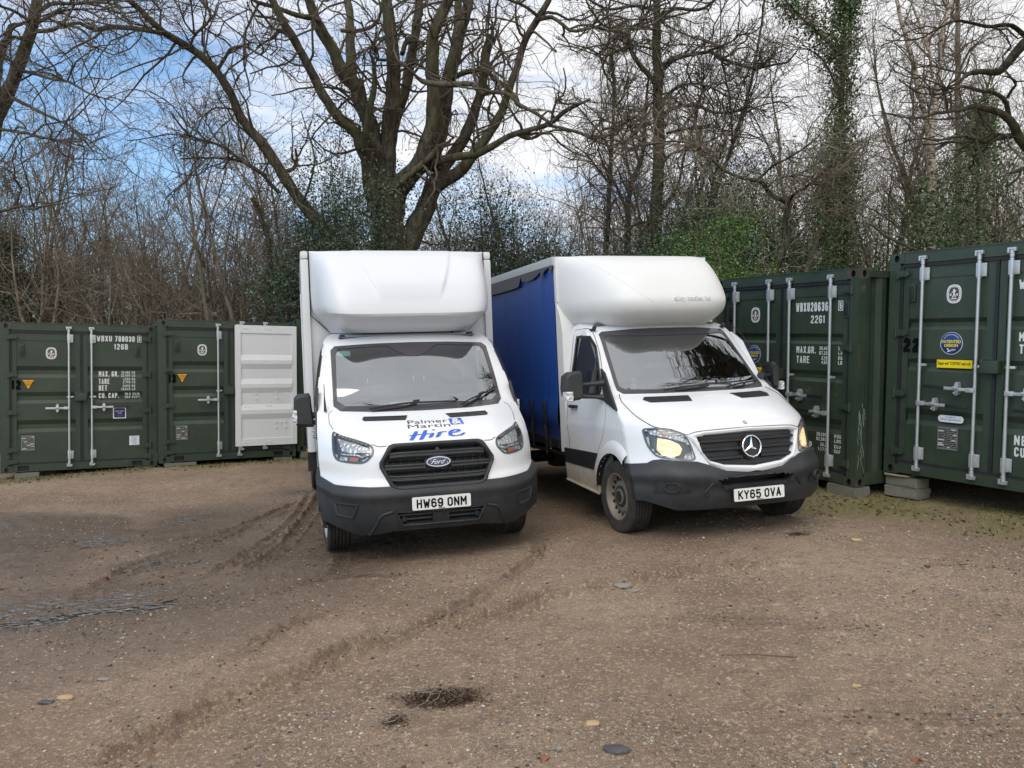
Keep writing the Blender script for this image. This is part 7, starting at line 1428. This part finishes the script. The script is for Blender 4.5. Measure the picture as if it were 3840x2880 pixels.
# --- evergreens
def bush(label, cx, cy, w_, h, n, mat, s, seed, cat='shrub', name='evergreen_bush', group=None, dens=1.0, dd=None):
    g = np.random.default_rng(seed); z0 = float(gz(cx, cy)); t = thing(name, label, cat, Matrix.Translation((cx, cy, z0)), group)
    st = [];
    for k in range(9): a = g.uniform(0, 6.28); q = g.uniform(.1, .8); st.append(np.array([(0.1*math.cos(a), .1*math.sin(a), 0, .035), (w_*.3*q*math.cos(a), w_*.3*q*math.sin(a), h*.45, .022), (w_*.48*q*math.cos(a+.4), w_*.48*q*math.sin(a+.4), h*g.uniform(.7, .98), .008)]))
    V, F, paths = limb_mesh(st, 6, seed); c = sprout(paths, 160, (.3, 1.1), .012, .004, 5, .9, .3, .05, g); mesh_obj('stems', *(lambda a, b: (np.r_[a[0], b[0]], np.r_[a[1], b[1]+len(a[0])]))(tubes(np.array([resample(p, 8) for p in paths])[..., :3], np.array([resample(p, 8) for p in paths])[..., 3], 3), tubes(c[..., :3], c[..., 3], 3)), M['brown_twig'], t, angle=0)
    # leaf sprays gather in clumps of uneven size, with gaps between
    nc = max(12, int(34*dens)); u = g.standard_normal((nc, 3)); u /= np.linalg.norm(u, axis=1, keepdims=True); rad = g.uniform(.35, 1.05, nc)[:, None]; cc = u*rad*[w_/2, (dd or w_)/2, h/2]+[0, 0, h*.5]; cc[:, 2] = np.abs(cc[:, 2])
    sz = g.uniform(.10, .26, nc)*min(w_, h)*.75; wts = sz**2; k = g.choice(nc, n, p=wts/wts.sum()); P = cc[k]+g.normal(0, 1, (n, 3))*sz[k][:, None]*[1, 1, .8]; P = P[P[:, 2] > .02]
    V, F = flakes(len(P), P, s, g, .55); mesh_obj('foliage', V, F, mat, t, False); return t
def at(dx, dy, Y): return ((dx*1.736-1920)/2884*Y, Y, H0-(dy*1.736-1440)/2884*Y)
x, y, z = at(735, 400, 17.2); bush('dark holly mass growing round the foot of the leaning limb left of the great oak', x, y, 2.9, 7.2, 37400, M['holly'], 0.029, 1, dens=1.4)
x, y, z = at(775, 480, 16.8); bush('low dark holly in front of the great oak trunk', x, y, 1.9, 4.7, 19359, M['holly'], 0.028, 2)
x, y, z = at(1080, 470, 21); bush('broad holly thicket right of the great oak', x, y, 4.6, 6.9, 44671, M['holly'], 0.032, 3, dens=1.5)
x, y, z = at(1185, 490, 20); bush('smaller holly left of the tall straight oak', x, y, 2.8, 5.8, 27295, M['holly'], 0.031, 4)
x, y, z = at(1500, 470, 19); bush('dark holly behind the crooked tree', x, y, 3.6, 6.6, 41599, M['holly'], 0.031, 5, dens=1.3)
x, y, z = at(1600, 470, 20.5); bush('holly screen filling the wood behind the bright green shrub', x, y, 3.4, 7.0, 32067, M['holly'], 0.032, 6)
x, y, z = at(1570, 570, 15.0); bush('bright green leafy shrub peeping over the pod of the curtain sided truck', x, y, 2.6, 4.5, 48857, M['laurel'], 0.022, 7, dens=1.5)
x, y, z = at(1455, 520, 18); bush('low holly behind the middle of the pod', x, y, 2.0, 5.2, 24060, M['holly'], 0.029, 8)
x, y, z = at(1800, 520, 17.0); bush('ivy thicket at the foot of the ivy clad tree', x, y, 2.2, 4.4, 13108, M['ivy'], 0.031, 9)
x, y, z = at(1720, 560, 18.0); bush('dim green shrub between the crooked tree and the ivy thicket', x, y, 2.4, 5.0, 23000, M['holly'], 0.031, 12)
x, y, z = at(2120, 440, 15.5); bush('green climber heap above container 22 at the right edge', x, y, 3.2, 5.6, 18572, M['ivy'], 0.032, 10, dens=1.5)
x, y, z = at(2040, 500, 17.5); bush('looser green shrub left of the climber heap', x, y, 2.4, 4.4, 8303, M['ivy'], 0.032, 11)
x, y, z = at(8, 560, 19); bush('brownish green evergreen at the far left edge', x, y, 1.6, 6.6, 17089, M['holly'], 0.032, 13)
x, y, z = at(640, 540, 17.2); bush('small evergreen just left of the box truck top', x, y, 1.2, 5.2, 14703, M['holly'], 0.029, 14)
# --- the thicket: slim bare trees, eight of a kind copied through the wood
def slim(seed, H, lean_, mats, multi, fine=1.0, spread=.45):
    g = np.random.default_rng(seed); L = []
    for k in range(multi):
        a = g.uniform(0, 6.28); P = [(.12*k*math.cos(a), .12*k*math.sin(a), -.1, .075*H/9*g.uniform(.8, 1.25))]; d = np.array([math.cos(a)*lean_*(1+k*.6), math.sin(a)*lean_*(1+k*.6), 1.0]); hh = H*g.uniform(.75, 1.0); p = np.array(P[0][:3])
        for i in range(7): d = d+g.normal(0, .10, 3)*[1, 1, .3]; d[2] = max(d[2], .7); p = p+d/np.linalg.norm(d)*hh/7; P.append((*p, P[0][3]*(1-(i+1)/7.6)))
        L.append(np.array(P))
        for j in range(3):
            q = g.uniform(.25, .75); b = L[-1-j if False else -1][int(q*7)] if False else np.array(P)[int(q*7)]; aa = g.uniform(0, 6.28); e = np.array([math.cos(aa)*spread, math.sin(aa)*spread, .8]); Q = [b*[1, 1, 1, .7]]
            for i in range(4): e = e+g.normal(0, .14, 3); Q.append(np.r_[Q[-1][:3]+e/np.linalg.norm(e)*hh*.09, Q[-1][3]*.68])
            L.append(np.array(Q))
    V, F, paths = limb_mesh(L, 6, seed); c1 = sprout(paths, int(46*fine), (.5, 1.7), .013, .0045, 6, .75, .22, .07, g, .22); c2 = sprout(c1, int(190*fine), (.3, 1.0), .006, .003, 5, .7, .25, .05, g); c3 = sprout(c2, int(320*fine), (.2, .6), .004, .0025, 3, .65, .25, .03, g)
    CV, CF = crown([(c1, 3), (c2, 3), (c3, 3)])
    a = mesh_obj('trunk', V, F, mats[0], angle=0); b = mesh_obj('crown', CV, CF, mats[1], angle=0); return a, b
PROTO = [slim(201, 8.5, .10, (M['grey_bark'], M['brown_twig']), 1), slim(202, 7.6, .16, (M['oak'], M['brown_twig']), 2, 1.2), slim(203, 9.5, .07, (M['grey_bark'], M['brown_twig']), 1, 1.2), slim(204, 6.6, .25, (M['grey_bark'], M['pale_twig']), 3, 1.3), slim(205, 10.5, .06, (M['oak'], M['brown_twig']), 1, 1.4), slim(206, 7.2, .30, (M['oak'], M['brown_twig']), 2, 1.2, .7), slim(207, 8.2, .12, (M['grey_bark'], M['pale_twig']), 2, 1.3), slim(208, 5.2, .4, (M['oak'], M['pale_twig']), 4, 1.5, .7)]
used = [False]*len(PROTO)
def plant(i, x, y, rz, sc, label, group):
    t = thing('bare_tree', label, 'tree', None, group); t.location = (x, y, float(gz(x, y))-.05); t.rotation_euler = (0, 0, rz); t.scale = (sc, sc, sc)
    for q in PROTO[i]:
        c = q if not used[i] else q.copy()
        if used[i]: C.objects.link(c)
        c.parent = t
    used[i] = True
def thicket(xa, xb, ya, yb, n, hmin, hmax, kinds, seed, label, group):
    g = np.random.default_rng(seed); done = []
    for k in range(n):
        for _ in range(12):
            fy = ya+(yb-ya)*g.random()**1.1; fx = (xa+(xb-xa)*g.random())*fy/20
            if all((fx-a)**2+(fy-b)**2 > .55 for a, b in done): break
        done.append((fx, fy)); i = kinds[g.integers(0, len(kinds))]; plant(i, fx, fy, g.uniform(0, 6.28), g.uniform(hmin, hmax), label, group)
thicket(-14.5, -4.5, 18.5, 30, 84, .85, 1.25, [0, 1, 2, 3, 5, 6, 7], 1, 'one of the slim bare grey brown trees in the low thicket behind the left containers', 'thicket behind the left containers')
thicket(-4.8, 4.5, 20.5, 32, 62, .75, 1.15, [0, 1, 2, 4, 5, 6, 7], 2, 'one of the slim bare trees in the wood behind the two trucks', 'wood behind the trucks')
thicket(2.0, 15, 19.5, 33, 64, .95, 1.5, [0, 2, 4, 4, 1, 5, 6], 3, 'one of the tall slim bare trees in the wood behind the right containers', 'wood behind the right containers')
# brushwood and bramble under the trees, a tangle nobody could count, and the wood far behind
def tangle(name, label, xa, xb, ya, yb, n, hr, r0, mat, seed, wand=.5, up=.05):
    g = np.random.default_rng(seed); y = g.uniform(ya, yb, n); x = g.uniform(xa, xb, n)*y/20; z = gz(x, y); m_ = 7; P = np.empty((n, m_, 4)); cur = np.stack([x, y, z], 1); D = g.normal(0, .5, (n, 3)); D[:, 2] = g.uniform(.4, 1.4, n); L = g.uniform(*hr, n)[:, None]/(m_-1); P[:, 0, :3] = cur
    for i in range(1, m_): D = D/np.linalg.norm(D, axis=1, keepdims=True)+g.normal(0, wand, (n, 3))*[1, 1, .6]; D[:, 2] += up; cur = cur+D/np.linalg.norm(D, axis=1, keepdims=True)*L; P[:, i, :3] = cur
    P[:, :, 3] = r0*g.uniform(.5, 1.3, n)[:, None]*np.linspace(1, .25, m_)[None]; c = sprout(P, n*3, (.3, 1.0), r0*.4, .003, 4, .8, .3, up*.6, g)
    V, F = crown([(P, 3), (c, 3)]); o = mesh_obj(name, V, F, mat, angle=0); tag(o, label, 'undergrowth', kind='stuff')
tangle('brushwood', 'brown tangle of brushwood between the trunks behind the left containers', -15.5, -4, 18, 30, 800, (1.2, 3.0), .014, M['brown_twig'], 5)
tangle('brushwood', 'brown tangle of brushwood behind the two trucks', -5, 5, 19, 31, 650, (1.5, 3.6), .014, M['brown_twig'], 6)
tangle('brushwood', 'reddish brown tangle of brushwood behind the right containers', 2, 16, 17.5, 31, 950, (1.6, 4.2), .014, M['brown_twig'], 7)
tangle('distant_wood', 'far wall of bare stems closing the wood on every side', -22, 22, 34, 46, 1500, (4.0, 9.0), .036, M['pale_twig'], 8, .14, .16)
def hedge(name, label, xa, xb, ya, yb, n, hmax, mat, seed):
    g = np.random.default_rng(seed); y = g.uniform(ya, yb, n); x = g.uniform(xa, xb, n)*y/20; z = gz(x, y)+hmax*g.random(n)**1.6*(.4+.9*fbm(x*.5, y*.5, 2, 3)); V, F = flakes(n, np.stack([x, y, z], 1), .07, g, .5); tag(mesh_obj(name, V, F, mat, smooth=False), label, 'undergrowth', kind='stuff')
hedge('leaf_litter', 'brown dead leaves clinging low in the wood', -17, 17, 19, 40, 14000, 1.6, M['litter'], 3)
hedge('distant_evergreen', 'dim evergreen understorey far back in the wood', -20, 20, 33, 42, 16000, 3.4, M['holly'], 4)
# scaffold rail seen above the open container
mb = MB(); x, y, z = at(613, 666, 17.8); 
mb.cyl((x, y, z+.45), (x, y, float(gz(x, y))), .022, 8); mb.cyl((x-.12, y, z+.0), (x+1.2, y, z), .020, 8); mb.cyl((x+1.1, y, z+.3), (x+1.1, y, float(gz(x, y))), .020, 8)
o = mb.build('scaffold_rail', M['dplate']); tag(o, 'thin metal pole rail standing behind the open container', 'rail')
